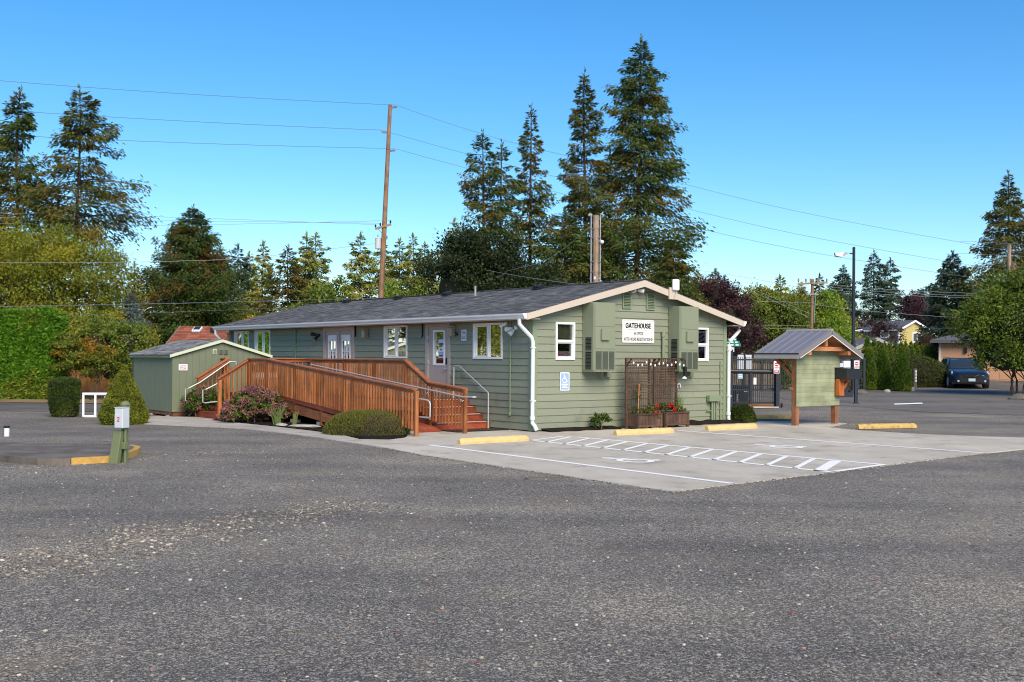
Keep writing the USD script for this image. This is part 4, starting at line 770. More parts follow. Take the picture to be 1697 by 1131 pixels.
part(ad, 'wheelchair_symbol', MB().prism(affinity.translate(wheelchair(0.21), 0.0, 0.075), 0.008, 0.0095, xzM(0)), M['white'])
part(ad, 'print_line', MB().prism(unary_union([sbox(-0.11, -0.085, -0.04, -0.06), sbox(-0.02, -0.085, 0.10, -0.06), sbox(-0.08, -0.125, 0.07, -0.105), sbox(-0.09, -0.165, 0.09, -0.145)]), 0.008, 0.0095, xzM(0)), M['white'])
of = wall_thing('office_window_sign', 'OFFICE sign in red letters behind the lower office window pane', 'sign', 1.01, 1.90, off=0.031)
part(of, 'card', MB().box(-0.235, 0.205, -0.003, 0, -0.09, 0.09), M['paper'])
wtext(of, 'lettering', 'OFFICE', 0.145, -0.015, -0.068, M['redletter'], True, -0.0032, wid=0.42)
an = wall_thing('antenna_box', 'white radio box mounted on the gable rake board right of the peak', 'antenna', 4.60, 3.66, off=-OR - 0.024)
part(an, 'mount_block', MB().box(-0.20, 0.10, -0.05, 0.0, -0.26, 0.06, 0.006), M['beige'])
part(an, 'housing', MB().box(-0.13, 0.11, -0.13, -0.051, -0.02, 0.28, 0.025), M['white'])
part(an, 'cable', MB().tube([(0.0, -0.06, -0.02), (0.02, -0.065, -0.10), (-0.02, -0.06, -0.16), (-0.05, -0.056, -0.24)], 0.006, 5), M['greyprint'])
def flood(name, label, u, z, on_gable, heads, mat):
    t = thing(name, label, 'floodlight', W(u, -0.03, z) if on_gable else W(-0.03, u, z), DEG if on_gable else DEG - 90.0)
    part(t, 'base', MB().tube([(0, 0, 0), (0, -0.035, 0)], 0.055, 12), mat)
    for (dx, dz, tilt) in heads:
        a = np.array([dx * 0.5, -0.05, dz * 0.3]); b = a + np.array([dx, -0.13, dz]) * 0.9
        h = part(t, 'lamp_head', MB().tube([a, a + (b - a) * 0.25, a + (b - a) * 0.7, b], [0.025, 0.045, 0.062, 0.066], 12), mat, smooth=40)
        part(h, 'lens', MB().tube([b, b + (b - a) * 0.03], 0.056, 12), M['lampglass'])
    return t
flood('floodlight', 'twin white floodlight under the gable peak', 3.42, 3.62, True, [(-0.14, -0.02, 0), (0.14, -0.02, 0)], M['whitesign'])
flood('floodlight', 'twin white floodlight on the long wall beside the near downspout', 0.62, 2.56, False, [(-0.17, -0.03, 0), (-0.05, -0.14, 0)], M['white'])
flood('floodlight', 'black floodlight left of the french doors', 10.84, 2.50, False, [(-0.16, 0.03, 0), (-0.02, -0.13, 0)], M['black'])
sc_ = thing('security_camera', 'small white security camera under the eave above the nearest window', 'camera', W(-0.03, 0.98, 2.66), DEG - 90)
part(sc_, 'bracket', MB().tube([(0, 0, 0), (0, -0.07, 0.01)], 0.02, 8), M['white'])
part(sc_, 'body', MB().tube([(0.06, -0.07, 0.02), (-0.12, -0.14, -0.05)], 0.042, 10), M['white'])
def wall_lamp(v, label):
    t = thing('wall_lamp', label, 'lamp', W(-0.03, v, 2.54), DEG - 90, 'lantern wall lamps on the long wall')
    part(t, 'back_plate', MB().box(-0.085, 0.085, -0.03, 0, -0.17, 0.14, 0.01), M['soffit'])
    part(t, 'shade', MB().box(-0.08, 0.08, -0.16, -0.031, -0.15, 0.08, 0.02), M['lampglass'])
    part(t, 'cap', MB().box(-0.09, 0.09, -0.175, -0.03, 0.081, 0.12, 0.01), M['soffit'])
    return t
wall_lamp(3.33, 'square lantern lamp right of the entry door, beside a small black sensor')
wall_lamp(7.86, 'square lantern lamp right of the french doors')
wall_lamp(17.56, 'square lantern lamp at the far end of the long wall')
ms = thing('motion_sensor', 'small black sensor beside the lamp right of the entry door', 'sensor', W(-0.03, 3.16, 2.44), DEG - 90)
part(ms, 'body', MB().lathe([(0, -0.05), (0.045, -0.04), (0.05, 0.02), (0, 0.05)], (0, -0.05, 0), 10), M['black']); part(ms, 'eye', MB().lathe([(0, -0.02), (0.02, 0), (0, 0.02)], (0, -0.10, -0.01), 8), M['white'])
nt = thing('paper_notice', 'white paper notice on the wall between the entry door and nearest window', 'notice', W(-0.03, 2.86, 2.40), DEG - 90)
part(nt, 'sheet', MB().prism(rrect(0.24, 0.30, 0.01), 0, 0.004, xzM(0)), M['paper']); part(nt, 'print', MB().prism(unary_union([sbox(-0.07, 0.05, 0.07, 0.09), sbox(-0.09, -0.06, 0.08, -0.035), sbox(-0.08, -0.10, 0.06, -0.08)]), 0.0042, 0.005, xzM(0)), M['greyprint'])

# ================================================================== planters with trellises, and wheel stops
def planter(u, v, label, seed, flip):
    t = thing('planter_box', label, 'planter', W(u, v, 0), DEG, 'planter boxes with trellises at the gable')
    w_, d_, h_ = 0.90, 0.46, 0.40
    for x in (0.0, w_ - 0.07):
        for y in (0.0, d_ - 0.07): part(t, 'leg', MB().box(x, x + 0.07, y, y + 0.07, 0.0, h_ + 0.01, 0.005), M['planterwood'])
    n = 7
    for i in range(n): part(t, 'board', MB().box(0.072 + i * (w_ - 0.144) / n, 0.070 + (i + 1) * (w_ - 0.144) / n - 0.003, 0.012, 0.035, 0.07, h_), M['planterwood'])
    for i in range(4):
        for x in (0.012, w_ - 0.035): part(t, 'board', MB().box(x, x + 0.023, 0.072 + i * (d_ - 0.144) / 4, 0.069 + (i + 1) * (d_ - 0.144) / 4, 0.07, h_), M['planterwood'])
    part(t, 'board', MB().box(0.07, w_ - 0.07, d_ - 0.035, d_ - 0.012, 0.07, h_), M['planterwood'])
    part(t, 'top_trim', MB().box(0.0, w_, -0.012, 0.011, h_ - 0.03, h_ + 0.005), M['planterwood'])
    part(t, 'bottom_trim', MB().box(0.0, w_, -0.010, 0.011, 0.06, 0.11), M['planterwood'])
    part(t, 'soil', MB().box(0.05, w_ - 0.05, 0.05, d_ - 0.05, 0.10, h_ - 0.05), M['mulch'])
    tr = thing('trellis', label.replace('planter box', 'lattice trellis standing in the planter box'), 'trellis', W(u, v, 0), DEG, 'lattice trellises at the gable')
    y0 = d_ - 0.02
    for x in (0.0, w_ - 0.045): part(tr, 'upright', MB().box(x, x + 0.045, y0, y0 + 0.045, 0.12, 1.83), M['planterwood'])
    for z in (0.44, 1.12, 1.79): part(tr, 'cross_rail', MB().box(0.046, w_ - 0.046, y0, y0 + 0.04, z, z + 0.04), M['planterwood'])
    for i in range(11):
        x = 0.046 + (i + 0.6) * (w_ - 0.092) / 11.2; part(tr, 'lath', MB().box(x - 0.013, x + 0.013, y0 + 0.012, y0 + 0.020, 0.45, 1.80), M['planterwood'])
    for i in range(18):
        z = 0.50 + i * 0.071
        if flip and i in (2, 3): continue
        part(tr, 'lath', MB().box(0.046, w_ - 0.046, y0 + 0.003, y0 + 0.0115, z - 0.013, z + 0.013), M['planterwood'])
    for x in (0.02, w_ - 0.02): part(tr, 'brace', MB().beam((x, y0 - 0.004, 1.62), (x + 0.0, y0 - 0.19, 1.81), 0.03, 0.03), M['planterwood'])
    part(tr, 'top_bar', MB().box(-0.02, w_ + 0.02, y0 - 0.22, y0 - 0.19, 1.80, 1.83), M['planterwood'])
    return t
planter(2.72, -0.90, 'left dark wood planter box with yellowing vine against the gable', 1, True)
planter(3.90, -0.74, 'right dark wood planter box with red flowers against the gable', 2, False)
sl = thing('string_lights', 'string of small white bulbs hung along the tops of both trellises', 'string lights', W(2.72, -0.70, 0), DEG)
pts = []
for i in range(40):
    x = -0.0 + i * 2.18 / 39; pts.append((x, 0.02 + 0.16 * (i / 39), 1.74 - 0.09 * abs(math.sin(x * 5.4)) + 0.02 * math.sin(i * 2.1)))
part(sl, 'cord', MB().tube(pts, 0.005, 5), M['black'])
for i in range(1, 39, 3):
    p = pts[i]; part(sl, 'bulb', MB().lathe([(0, -0.075), (0.020, -0.055), (0.026, -0.03), (0.014, 0.0)], p, 8), M['white'], smooth=True)
hk = thing('hanging_lantern', 'small dark lantern with a white shade hung at the right trellis corner', 'lantern', W(4.86, -0.52, 1.30), DEG)
part(hk, 'body', MB().box(-0.04, 0.04, -0.04, 0.04, 0.05, 0.30, 0.01), M['black']); part(hk, 'shade', MB().lathe([(0.075, 0.0), (0.03, 0.05), (0.0, 0.06)], (-0.03, 0, -0.02), 10), M['white'], smooth=True); part(hk, 'bracket', MB().tube([(0, 0, 0.30), (0.02, 0, 0.42), (-0.05, 0.0, 0.5)], 0.012, 6), M['black'])
def stop_mesh(seed, L=1.83):
    r = np.random.default_rng(seed); n = 26; y = np.linspace(-L / 2, L / 2, n); pr = np.array([(-0.085, 0.0), (-0.085, 0.045), (-0.062, 0.105), (-0.030, 0.128), (0.030, 0.128), (0.062, 0.105), (0.085, 0.045), (0.085, 0.0)])
    V = []
    for i, yy in enumerate(y):
        e = 0.80 if i in (0, n - 1) else 1.0
        q = pr * [e, e] + r.normal(0, 0.0022, pr.shape) * (1 if 0 < i < n - 1 else 0); q[[0, -1], 1] = 0
        V += [(yy, a, max(b, 0)) for a, b in q]
    k = np.arange(n * 8).reshape(n, 8); F = np.stack([k[:-1, :-1], k[:-1, 1:], k[1:, 1:], k[1:, :-1]], -1).reshape(-1, 4)
    mb = MB().add(V, F); mb.add(np.array(V)[:8], [[0, i + 1, i] for i in range(1, 7)]); mb.add(np.array(V)[-8:], [[0, i, i + 1] for i in range(1, 7)])
    return mb
def stop(a, b, label, seed, mat, L=None):
    pa, pb = np.array(a), np.array(b); d = pb - pa
    t = thing('wheel_stop', label, 'wheel stop', ((pa[0] + pb[0]) / 2, (pa[1] + pb[1]) / 2, float(zg(*((pa + pb) / 2)[:2]))), math.degrees(math.atan2(d[1], d[0])), 'yellow concrete wheel stops')
    part(t, 'block', stop_mesh(seed), mat)
    for y in (-0.6, 0.6): part(t, 'anchor_pin', MB().lathe([(0.014, 0.12), (0.014, 0.131), (0, 0.133)], (y, 0, 0), 8), M['skidwood'])
stop(W(-3.82, -2.24), W(-1.96, -2.24), 'yellow wheel stop in the nearest stall, before the house corner', 1, M['stop'])
stop(W(0.84, -2.05), W(2.67, -2.15), 'yellow wheel stop in front of the planter boxes', 2, M['stop'])
stop(W(3.98, -2.08), W(5.82, -2.14), 'yellow wheel stop at the right gable corner, before the dark round bush', 3, M['stop'])
stop((7.0, 33.75), (8.45, 34.0), 'worn yellow wheel stop on the gravel left of the notice kiosk, farthest from the viewer', 4, M['stopold'])
stop(onground(1427, 711), onground(1511, 709.5), 'worn yellow wheel stop alone on the gravel right of the kiosk', 5, M['stopold'])

# ================================================================== notice kiosk and its drop box
ki = thing('notice_kiosk', 'small notice kiosk with green plank panel, cedar posts and grey metal roof', 'kiosk', W(7.60, -2.05, 0), DEG)
def kp(x, y, name='post'): part(ki, name, MB().box(x, x + 0.15, y, y + 0.15, -0.05, 2.02, 0.006), M['cedar'])
kp(0.0, 0.0); kp(1.77, 0.0)
for i in range(12):
    z = 0.52 + i * 0.128; part(ki, 'panel_plank', MB().box(-0.005, 1.925, -0.030 - 0.001 * (i % 3), -0.006, z, z + 0.1255, 0.004), M['palegreen'])
xc = 0.97; hw = 1.44; ez, pz = 1.93, 2.58; yf, yb = -0.46, 1.06
ks = (pz - ez) / hw
for s in (-1, 1):
    e = np.array([xc + s * hw, 0, ez]); p_ = np.array([xc, 0, pz])
    d = (p_ - e) / np.linalg.norm(p_ - e); n = np.array([-d[2], 0, d[0]]) * (1 if d[0] > 0 else -1)
    L = np.linalg.norm(p_ - e)
    part(ki, 'roof_sheet', MB().obox((e + p_) / 2 + [0, (yf + yb) / 2, 0] + n * 0.02, np.stack([d, [0, 1, 0], n]), (L / 2, (yb - yf) / 2, 0.012)), M['metalroof'])
    part(ki, 'roof_lining', MB().obox((e + p_) / 2 + [0, (yf + yb) / 2, 0] - n * 0.012, np.stack([d, [0, 1, 0], n]), (L / 2 - 0.02, (yb - yf) / 2 - 0.03, 0.012)), M['cedarlight'])
    for j in range(6):
        y = yf + 0.05 + j * (yb - yf - 0.10) / 5; part(ki, 'standing_seam', MB().obox((e + p_) / 2 + [0, y, 0] + n * 0.045, np.stack([d, [0, 1, 0], n]), (L / 2 - 0.02, 0.010, 0.016)), M['metalroof'])
    for y in (yf, yb): part(ki, 'rake_trim', MB().obox((e + p_) / 2 + [0, y, 0] - n * 0.02, np.stack([d, [0, 1, 0], n]), (L / 2 + 0.01, 0.014, 0.062)), M['raketrim'])
    part(ki, 'rake_edge', MB().obox((e + p_) / 2 + [0, yf - 0.004, 0] - n * 0.090, np.stack([d, [0, 1, 0], n]), (L / 2 - 0.01, 0.010, 0.009)), M['whitesign'])
    part(ki, 'eave_fascia', MB().box(xc + s * (hw + 0.005) - 0.012, xc + s * (hw + 0.005) + 0.012, yf, yb, ez - 0.10, ez + 0.02), M['metaltrim'])
    part(ki, 'eave_strip', MB().box(xc + s * (hw + 0.02) - 0.012, xc + s * (hw + 0.02) + 0.012, yf, yb, ez + 0.021, ez + 0.05), M['black'])
part(ki, 'ridge_cap', MB().tube([(xc, yf - 0.01, pz + 0.03), (xc, yb + 0.01, pz + 0.03)], 0.055, 10), M['metaltrim'])
part(ki, 'tie_beam', MB().box(xc - 0.93, xc + 0.93, -0.30, -0.20, 2.045, 2.165, 0.006), M['cedarlight'])
part(ki, 'king_post', MB().box(xc - 0.05, xc + 0.05, -0.29, -0.21, 2.181, 2.50, 0.005), M['cedarlight'])
part(ki, 'tie_beam', MB().box(xc - 0.86, xc + 0.86, 0.03, 0.13, 2.052, 2.15), M['orangewood'])
for x in (0.0, 1.77):
    part(ki, 'plate_beam', MB().box(x + 0.01, x + 0.14, yf + 0.05, yb - 0.05, 1.93 if x < 1 else 1.935, 2.05, 0.006), M['cedarlight'])
    part(ki, 'knee_brace', MB().beam((x + 0.075, 0.16, 1.34), (x + 0.075, 0.86, 1.96), 0.09, 0.10), M['cedar'])
    part(ki, 'knee_brace', MB().beam((x + 0.075, 0.46, 1.66), (x + 0.075, 0.18, 1.94), 0.085, 0.09), M['cedar'])
part(ki, 'shelf_bracket', MB().beam((0.07, 0.10, 0.98), (-0.10, 0.16, 1.04), 0.05, 0.05), M['cedar'])
db = thing('drop_box', 'black metal drop box on an orange timber bracket at the right edge of the kiosk', 'drop box', W(9.28, -2.09, 0), DEG)
part(db, 'box', MB().prism(Polygon([(0.0, 1.27), (0.66, 1.27), (0.70, 1.55), (0.0, 1.57)]), 0.02, 0.40, xzM(0)), M['blackmetal'])
part(db, 'lid', MB().box(-0.01, 0.78, -0.43, 0.10, 1.572, 1.59), M['blackmetal'])
part(db, 'side_flap', MB().box(0.665, 0.80, -0.30, 0.08, 1.27, 1.55, 0.01), M['navy'])
part(db, 'lock', MB().lathe([(0, 0), (0.02, 0.0), (0.015, 0.02), (0, 0.022)], (0.74, -0.305, 1.42), 8), M['steel'])
part(db, 'bracket_post', MB().box(0.0, 0.10, -0.16, -0.02, 0.80, 1.21, 0.005), M['orangewood'])
part(db, 'bracket_post', MB().box(0.12, 0.26, -0.14, -0.03, 0.79, 1.20, 0.005), M['orangewood'])
part(db, 'bracket_arm', MB().box(0.0, 0.58, -0.15, -0.03, 1.212, 1.268, 0.005), M['orangewood'])
part(db, 'bracket_brace', MB().beam((0.22, -0.09, 0.98), (0.48, -0.09, 1.21), 0.07, 0.08), M['orangewood'])

# ================================================================== garden shed
sh = thing('garden_shed', 'green grooved garden shed with grey shingle roof beside the far stairs', 'shed', (onground(285.7, 691)[0], onground(285.7, 691)[1], 0.0), DEG)
SW, SL, SB, SE, SP = 3.05, 3.42, 0.14, 1.82, 2.26
part(sh, 'skid', MB().box(0.03, SW - 0.03, 0.02, 0.12, 0.02, SB), M['skidwood'])
part(sh, 'skid', MB().box(0.02, 0.12, 0.121, SL - 0.121, 0.03, SB), M['skidwood'])
part(sh, 'skid', MB().box(SW - 0.12, SW - 0.02, 0.121, SL - 0.121, 0.03, SB), M['skidwood'])
for y in (0.3, 1.7, 3.0): part(sh, 'footing_block', MB().box(-0.02, 0.18, y, y + 0.2, -0.03, 0.029, 0.008), M['walk'])
sgab = Polygon([(0, SB), (SW, SB), (SW, SE), (SW / 2, SP), (0, SE)])
part(sh, 'wall', MB().prism(sgab, -0.10, -0.012, xzM(0)), M['shed']); part(sh, 'wall', MB().prism(sgab, -0.10, 0.0, xzM(SL - 0.10)), M['shed'])
part(sh, 'wall', MB().box(0.012, 0.08, 0.10, SL - 0.10, SB, SE), M['shed']); part(sh, 'wall', MB().box(SW - 0.08, SW, 0.10, SL - 0.10, SB, SE), M['shed'])
pw = 0.2033
for i in range(15):                                         # grooved boards: each stands a little proud of the joint
    g = sbox(i * pw + 0.004, SB, (i + 1) * pw - 0.004, 3).intersection(sgab)
    part(sh, 'wall_board', MB().prism(g, -0.012, 0.0, xzM(0)), M['shed'])
for i in range(17): part(sh, 'wall_board', MB().box(0.0, 0.012, i * SL / 17 + 0.004, (i + 1) * SL / 17 - 0.004, SB, SE), M['shed'])
part(sh, 'corner_trim', MB().box(-0.018, 0.085, -0.016, -0.001, SB, SE - 0.02), M['shed']); part(sh, 'corner_trim', MB().box(-0.018, -0.001, -0.0, 0.085, SB, SE - 0.02), M['shed'])
ss_ = (SP - SE) / (SW / 2); so = 0.10
def sz(x): return SE + 0.02 + ss_ * min(x, SW - x)
srp = Polygon([(-so, sz(-so)), (SW / 2, sz(SW / 2)), (SW + so, sz(SW + so)), (SW + so, sz(SW + so) + 0.03), (SW / 2, sz(SW / 2) + 0.03), (-so, sz(-so) + 0.03)])
part(sh, 'roof_deck', MB().prism(srp, -(SL + 0.05), 0.07, xzM(0)), M['shed'])
part(sh, 'shingles', shingles(-so - 0.03, sz(-so - 0.03) + 0.032, SW / 2, sz(SW / 2) + 0.032, -0.08, SL + 0.06, 11), M['shingleshed'], kind='stuff')
part(sh, 'shingles', shingles(SW + so + 0.03, sz(SW + so + 0.03) + 0.032, SW / 2, sz(SW / 2) + 0.032, -0.08, SL + 0.06, 12), M['shingleshed'], kind='stuff')
for s in (0, 1):
    q = Polygon([(-so - 0.02, sz(-so) - 0.055), (SW / 2, sz(SW / 2) - 0.05), (SW / 2, sz(SW / 2) + 0.035), (-so - 0.02, sz(-so) + 0.03)])
    if s: q = affinity.scale(q, -1, 1, origin=(SW / 2, 0))
    part(sh, 'rake_trim', MB().prism(q, 0.071, 0.095, xzM(0)), M['shedtrim'])
    xw = -so if s == 0 else SW + so; part(sh, 'eave_trim', MB().box(xw - 0.012, xw + 0.012, -0.07, SL + 0.05, sz(-so) - 0.06, sz(-so) + 0.025), M['shed'])
for i, x in enumerate((1.30, 1.50, 1.66)):
    v_ = part(sh, 'vent', MB().box(x - 0.065, x + 0.065, -0.03, -0.001, 1.86, 2.02, 0.005), M['shedtrim'] if i == 0 else M['shed'])
    for j in range(5): part(v_, 'slat', MB().box(x - 0.05, x + 0.05, -0.036, -0.0305, 1.875 + j * 0.027, 1.888 + j * 0.027), M['vent'])
nsn = thing('shed_notice', 'small white sign with red print on the shed wall', 'sign', (0, 0, 0)); q = onground(285.7, 691)
nsn_p = np.array([q[0] + 0.31 * ca, q[1] + 0.31 * sa, 1.47]); UsdGeom.XformCommonAPI(nsn).SetTranslate(Gf.Vec3d(*nsn_p)); UsdGeom.Xformable(nsn).AddRotateZOp().Set(DEG)
part(nsn, 'panel', MB().prism(rrect(0.27, 0.19, 0.015), 0.016, 0.022, xzM(0)), M['white'])
part(nsn, 'print_block', MB().prism(sbox(-0.10, -0.07, 0.10, 0.02).difference(unary_union([sbox(-0.08, -0.04, 0.02, -0.02), sbox(0.0, -0.01, 0.08, 0.005)])), 0.0222, 0.023, xzM(0)), flat('faded_pink_print', (0.55, 0.33, 0.33), 0.6)); part(nsn, 'print_line', MB().prism(sbox(-0.09, 0.04, 0.09, 0.055), 0.0222, 0.023, xzM(0)), M['greyprint'])

# ================================================================== left foreground: kerbed island, pedestal, pipes
isl = [onground(px, py)[:2] for px, py in ((-60, 757), (0, 764), (62, 770), (119, 769), (183, 765.5), (213, 759.5), (229, 753), (233, 748))]
isl += [np.array(onground(px, py)[:2]) for px, py in ((222, 745.5), (185, 744.5), (100, 743), (0, 741), (-60, 739.5))]
ip = Polygon([tuple(p) for p in isl]).buffer(0.10).buffer(-0.10)
ki_ = thing('kerbed_island', 'low concrete island with a worn kerb, yellow paint at its tip', 'kerb', (0, 0, 0))
part(ki_, 'slab', MB().prism(ip.buffer(-0.11), -0.05, 0.090), M['oldcurb'])
tipc = onground(118, 769)
yl = ip.difference(ip.buffer(-0.108)).intersection(sbox(tipc[0], -10, 20, 60)); rest = ip.difference(ip.buffer(-0.108)).intersection(sbox(-60, -10, tipc[0] - 0.012, 60))
part(ki_, 'kerb', MB().prism(rest, -0.05, 0.095), M['oldcurb'])
part(ki_, 'kerb', MB().prism(yl, -0.05, 0.095), M['yellowcurb'], label='yellow painted kerb round the tip')
pp = onground(205, 765)
pd = thing('utility_pedestal', 'green post with a white meter box standing at the kerbed island', 'pedestal', (pp[0], pp[1], -0.02), -20.0)
part(pd, 'post', MB().box(-0.045, 0.045, -0.02, 0.07, 0, 1.00, 0.006), M['postgreen'])
part(pd, 'cap', MB().lathe([(0.085, 0.98), (0.085, 1.0), (0.05, 1.045), (0, 1.055)], (0.0, 0.03, 0), 8), M['postgreen'])
part(pd, 'meter_box', MB().box(-0.035, 0.135, -0.20, -0.025, 0.60, 0.945, 0.008), M['meterbox'])
part(pd, 'box_cover', MB().box(-0.028, 0.128, -0.208, -0.201, 0.61, 0.83, 0.003), M['meterbox'])
part(pd, 'box_lid', MB().box(-0.042, 0.142, -0.212, -0.02, 0.946, 0.958, 0.004), M['meterbox'])
wtext(pd, 'number_mark', '2', 0.075, 0.05, 0.715, M['red'], True, -0.2085)
part(pd, 'conduit', MB().tube([(0.085, -0.07, 0.0), (0.085, -0.07, 0.60)], 0.022, 8), M['postgreen'])
part(pd, 'junction_box', MB().box(0.055, 0.125, -0.14, -0.05, 0.24, 0.36, 0.006), M['postgreen'])
part(pd, 'tap', MB().tube([(-0.05, -0.03, 0.50), (-0.05, -0.08, 0.51), (-0.02, -0.10, 0.48)], 0.014, 6), M['steel'])
pb = onground(191, 766.5)
bd = single('leaning_board', MB().beam((0, 0.0, -0.02), (0.02, 0.10, 0.545), 0.165, 0.10, 0.008, up=(0, -1, 0)).mesh(), M['postgreen'], 'thick green board leaning against the pedestal post', 'board')
UsdGeom.Xformable(bd).AddTranslateOp().Set(Gf.Vec3d(pb[0] - 0.02, pb[1], -0.01)); UsdGeom.Xformable(bd).AddRotateZOp().Set(-18.0)
pp = onground(11, 722)
sp = thing('standpipe', 'short white pipe with a black cap standing in the gravel at the left edge', 'pipe', (pp[0], pp[1], -0.03))
part(sp, 'pipe', MB().tube([(0, 0, 0), (0, 0, 0.20)], 0.058, 14), M['white'], smooth=40); part(sp, 'cap', MB().tube([(0, 0, 0.20), (0, 0, 0.245)], 0.064, 14), M['black'], smooth=40)
pa = onground(137.7, 692); pf = thing('pipe_frame', 'white plastic pipe frame between the dark clipped bush and the conical shrub', 'frame', (pa[0], pa[1], 0.0), 4.0)
part(pf, 'upright', MB().tube([(0, 0, 0.02), (0, 0, 0.66)], 0.036, 8), M['white']); part(pf, 'upright', MB().tube([(0.34, 0, 0.02), (0.34, 0, 0.66)], 0.036, 8), M['white'])
part(pf, 'top_rail', MB().tube([(-0.02, 0, 0.68), (0.75, 0.05, 0.68)], 0.040, 8), M['white']); part(pf, 'bottom_rail', MB().tube([(0.0, 0, 0.03), (0.40, -0.10, 0.03)], 0.036, 8), M['white'])
part(pf, 'grey_box', MB().box(0.56, 0.70, 0.08, 0.20, 0.1, 0.62, 0.01), M['meterbox'])
ws = thing('wood_stake', 'thin brown wooden stake beside the dark clipped bush', 'stake', tuple(onground(129, 688)[:2]) + (0.0,)); part(ws, 'stake', MB().box(-0.03, 0.03, -0.03, 0.03, -0.02, 1.25, 0.004), M['skidwood'])
for (px, py, s, lb, sc) in ((466, 706.5, 1, 'pale flat stone in the mulch, small and left of the long one', (0.16, 0.10, 0.05)), (503, 708.5, 2, 'long pale stone lying in the mulch under the ramp', (0.42, 0.13, 0.05)), (681, 720, 3, 'small stone at the foot of the near ramp post beside the heather', (0.10, 0.09, 0.06))):
    q = onground(px, py); r = np.random.default_rng(s); s3 = trimesh.creation.icosphere(3, 1.0); v = np.array(s3.vertices); v = v * (0.75 + 0.5 * meshkit.fbm(v * 1.7 + s * 7, 3)[:, None]) * sc
    o = single('bed_stone', (v + [0, 0, 0.03], np.array(s3.faces)), M['stone'], lb, 'stone', smooth=50); UsdGeom.Xformable(o).AddTranslateOp().Set(Gf.Vec3d(q[0], q[1], 0.0)); UsdGeom.Xformable(o).AddRotateZOp().Set(-14.0)

# ================================================================== gate, fences, signs and bin in the right background
def place(px, py): p = onground(px, py); return p
gl = place(1211, 676); gr_ = place(1287, 666)
GY = (gl[1] + 0.2); gz0 = float(zg(gl[0], gl[1]))
def gx_(px): return ray(px, 640)[0] * GY
ga = thing('sliding_gate', 'black steel picket gate with a heavy top pipe between the house and the kiosk', 'gate', (0, 0, 0))
gx0, gx1 = gx_(1209), gx_(1283); gzb = float(zg((gx0 + gx1) / 2, GY)); top_z = at(1240, 616, GY)[2]
part(ga, 'top_pipe', MB().tube([(gx0 - 0.1, GY, top_z), (gx1, GY + 0.0, top_z)], 0.085, 10), M['blackmetal'], smooth=40)
for zz in (gzb + 0.16, gzb + 0.62, top_z + 0.42): part(ga, 'rail', MB().beam((gx0, GY, zz), (gx1, GY, zz), 0.04, 0.05), M['blackmetal'])
n = 22
for i in range(n): x = gx0 + 0.1 + (gx1 - gx0 - 0.15) * i / (n - 1); part(ga, 'picket', MB().box(x - 0.011, x + 0.011, GY - 0.011, GY + 0.011, gzb + 0.08, top_z + 0.52), M['blackmetal'])
for px, w_, hh in ((1211.5, 0.11, 2.05), (1244, 0.12, 1.25), (1286.5, 0.13, 1.30), (1284.0, 0.05, 1.3)):
    x = gx_(px); part(ga, 'post', MB().box(x - w_ / 2, x + w_ / 2, GY - 0.06 - (0.16 if px > 1285 else 0), GY + 0.06 - (0.12 if px > 1285 else 0), gzb - 0.05, gzb + hh, 0.006), M['navy'])
wx = gx_(1292); part(ga, 'guide_wheel', MB().tube([(wx, GY - 0.2, gzb + 0.08), (wx + 0.05, GY - 0.2, gzb + 0.08)], 0.08, 12), M['rubber'])
part(ga, 'base_timber', MB().beam((gx_(1237), GY - 0.25, gzb + 0.06), (gx_(1278), GY - 0.30, gzb + 0.06), 0.22, 0.12, 0.01), M['skidwood'])
part(ga, 'track', MB().beam((gx_(1243), GY - 0.55, gzb + 0.02), (gx_(1284), GY - 0.6, gzb + 0.02), 0.08, 0.05), M['concrete'])
def red_stop_sign(px, py, Y, lb, post_px=None):
    p = at(px, py, Y); t = thing('no_entry_sign', lb, 'sign', (p[0], p[1], 0))
    part(t, 'panel', MB().prism(affinity.translate(rrect(0.20, 0.44, 0.02), 0, p[2]), 0, 0.008, xzM(0)), M['white'])
    oc = Polygon([(0.075 * math.cos(PI / 8 + i * PI / 4), 0.075 * math.sin(PI / 8 + i * PI / 4)) for i in range(8)])
    part(t, 'octagon', MB().prism(affinity.translate(oc, 0, p[2] + 0.10), 0.0082, 0.010, xzM(0)), M['red'])
    part(t, 'red_field', MB().prism(affinity.translate(sbox(-0.085, -0.20, 0.085, -0.11), 0, p[2]), 0.0082, 0.010, xzM(0)), M['red'])
    part(t, 'red_bar', MB().prism(affinity.translate(unary_union([sbox(-0.08, -0.02, 0.08, 0.0), sbox(-0.05, -0.07, 0.05, -0.05)]), 0, p[2]), 0.0082, 0.010, xzM(0)), M['red'])
    part(t, 'white_print', MB().prism(affinity.translate(unary_union([sbox(-0.055, 0.085, 0.055, 0.115), sbox(-0.05, -0.17, 0.05, -0.145)]), 0, p[2]), 0.0102, 0.011, xzM(0)), M['white'])
    return p
red_stop_sign(1286.8, 609, GY - 0.24, 'white and red stop notice on the gate post left of the kiosk')
sY = 42.0; p = red_stop_sign(1419.6, 607.5, sY, 'white and red stop notice on the navy post right of the drop box')
np_ = thing('sign_post', 'square navy post carrying the stop notice right of the drop box', 'post', (p[0], sY + 0.07, float(zg(p[0], sY)))); part(np_, 'post', MB().box(-0.06, 0.06, -0.055, 0.06, -0.05, 1.75, 0.006), M['navy']); part(np_, 'base_plate', MB().box(-0.11, 0.11, -0.10, 0.11, -0.01, 0.02, 0.004), M['navy'])
sgY = 46.0; p0 = at(1212, 566, sgY); gz_ = float(zg(p0[0], sgY))
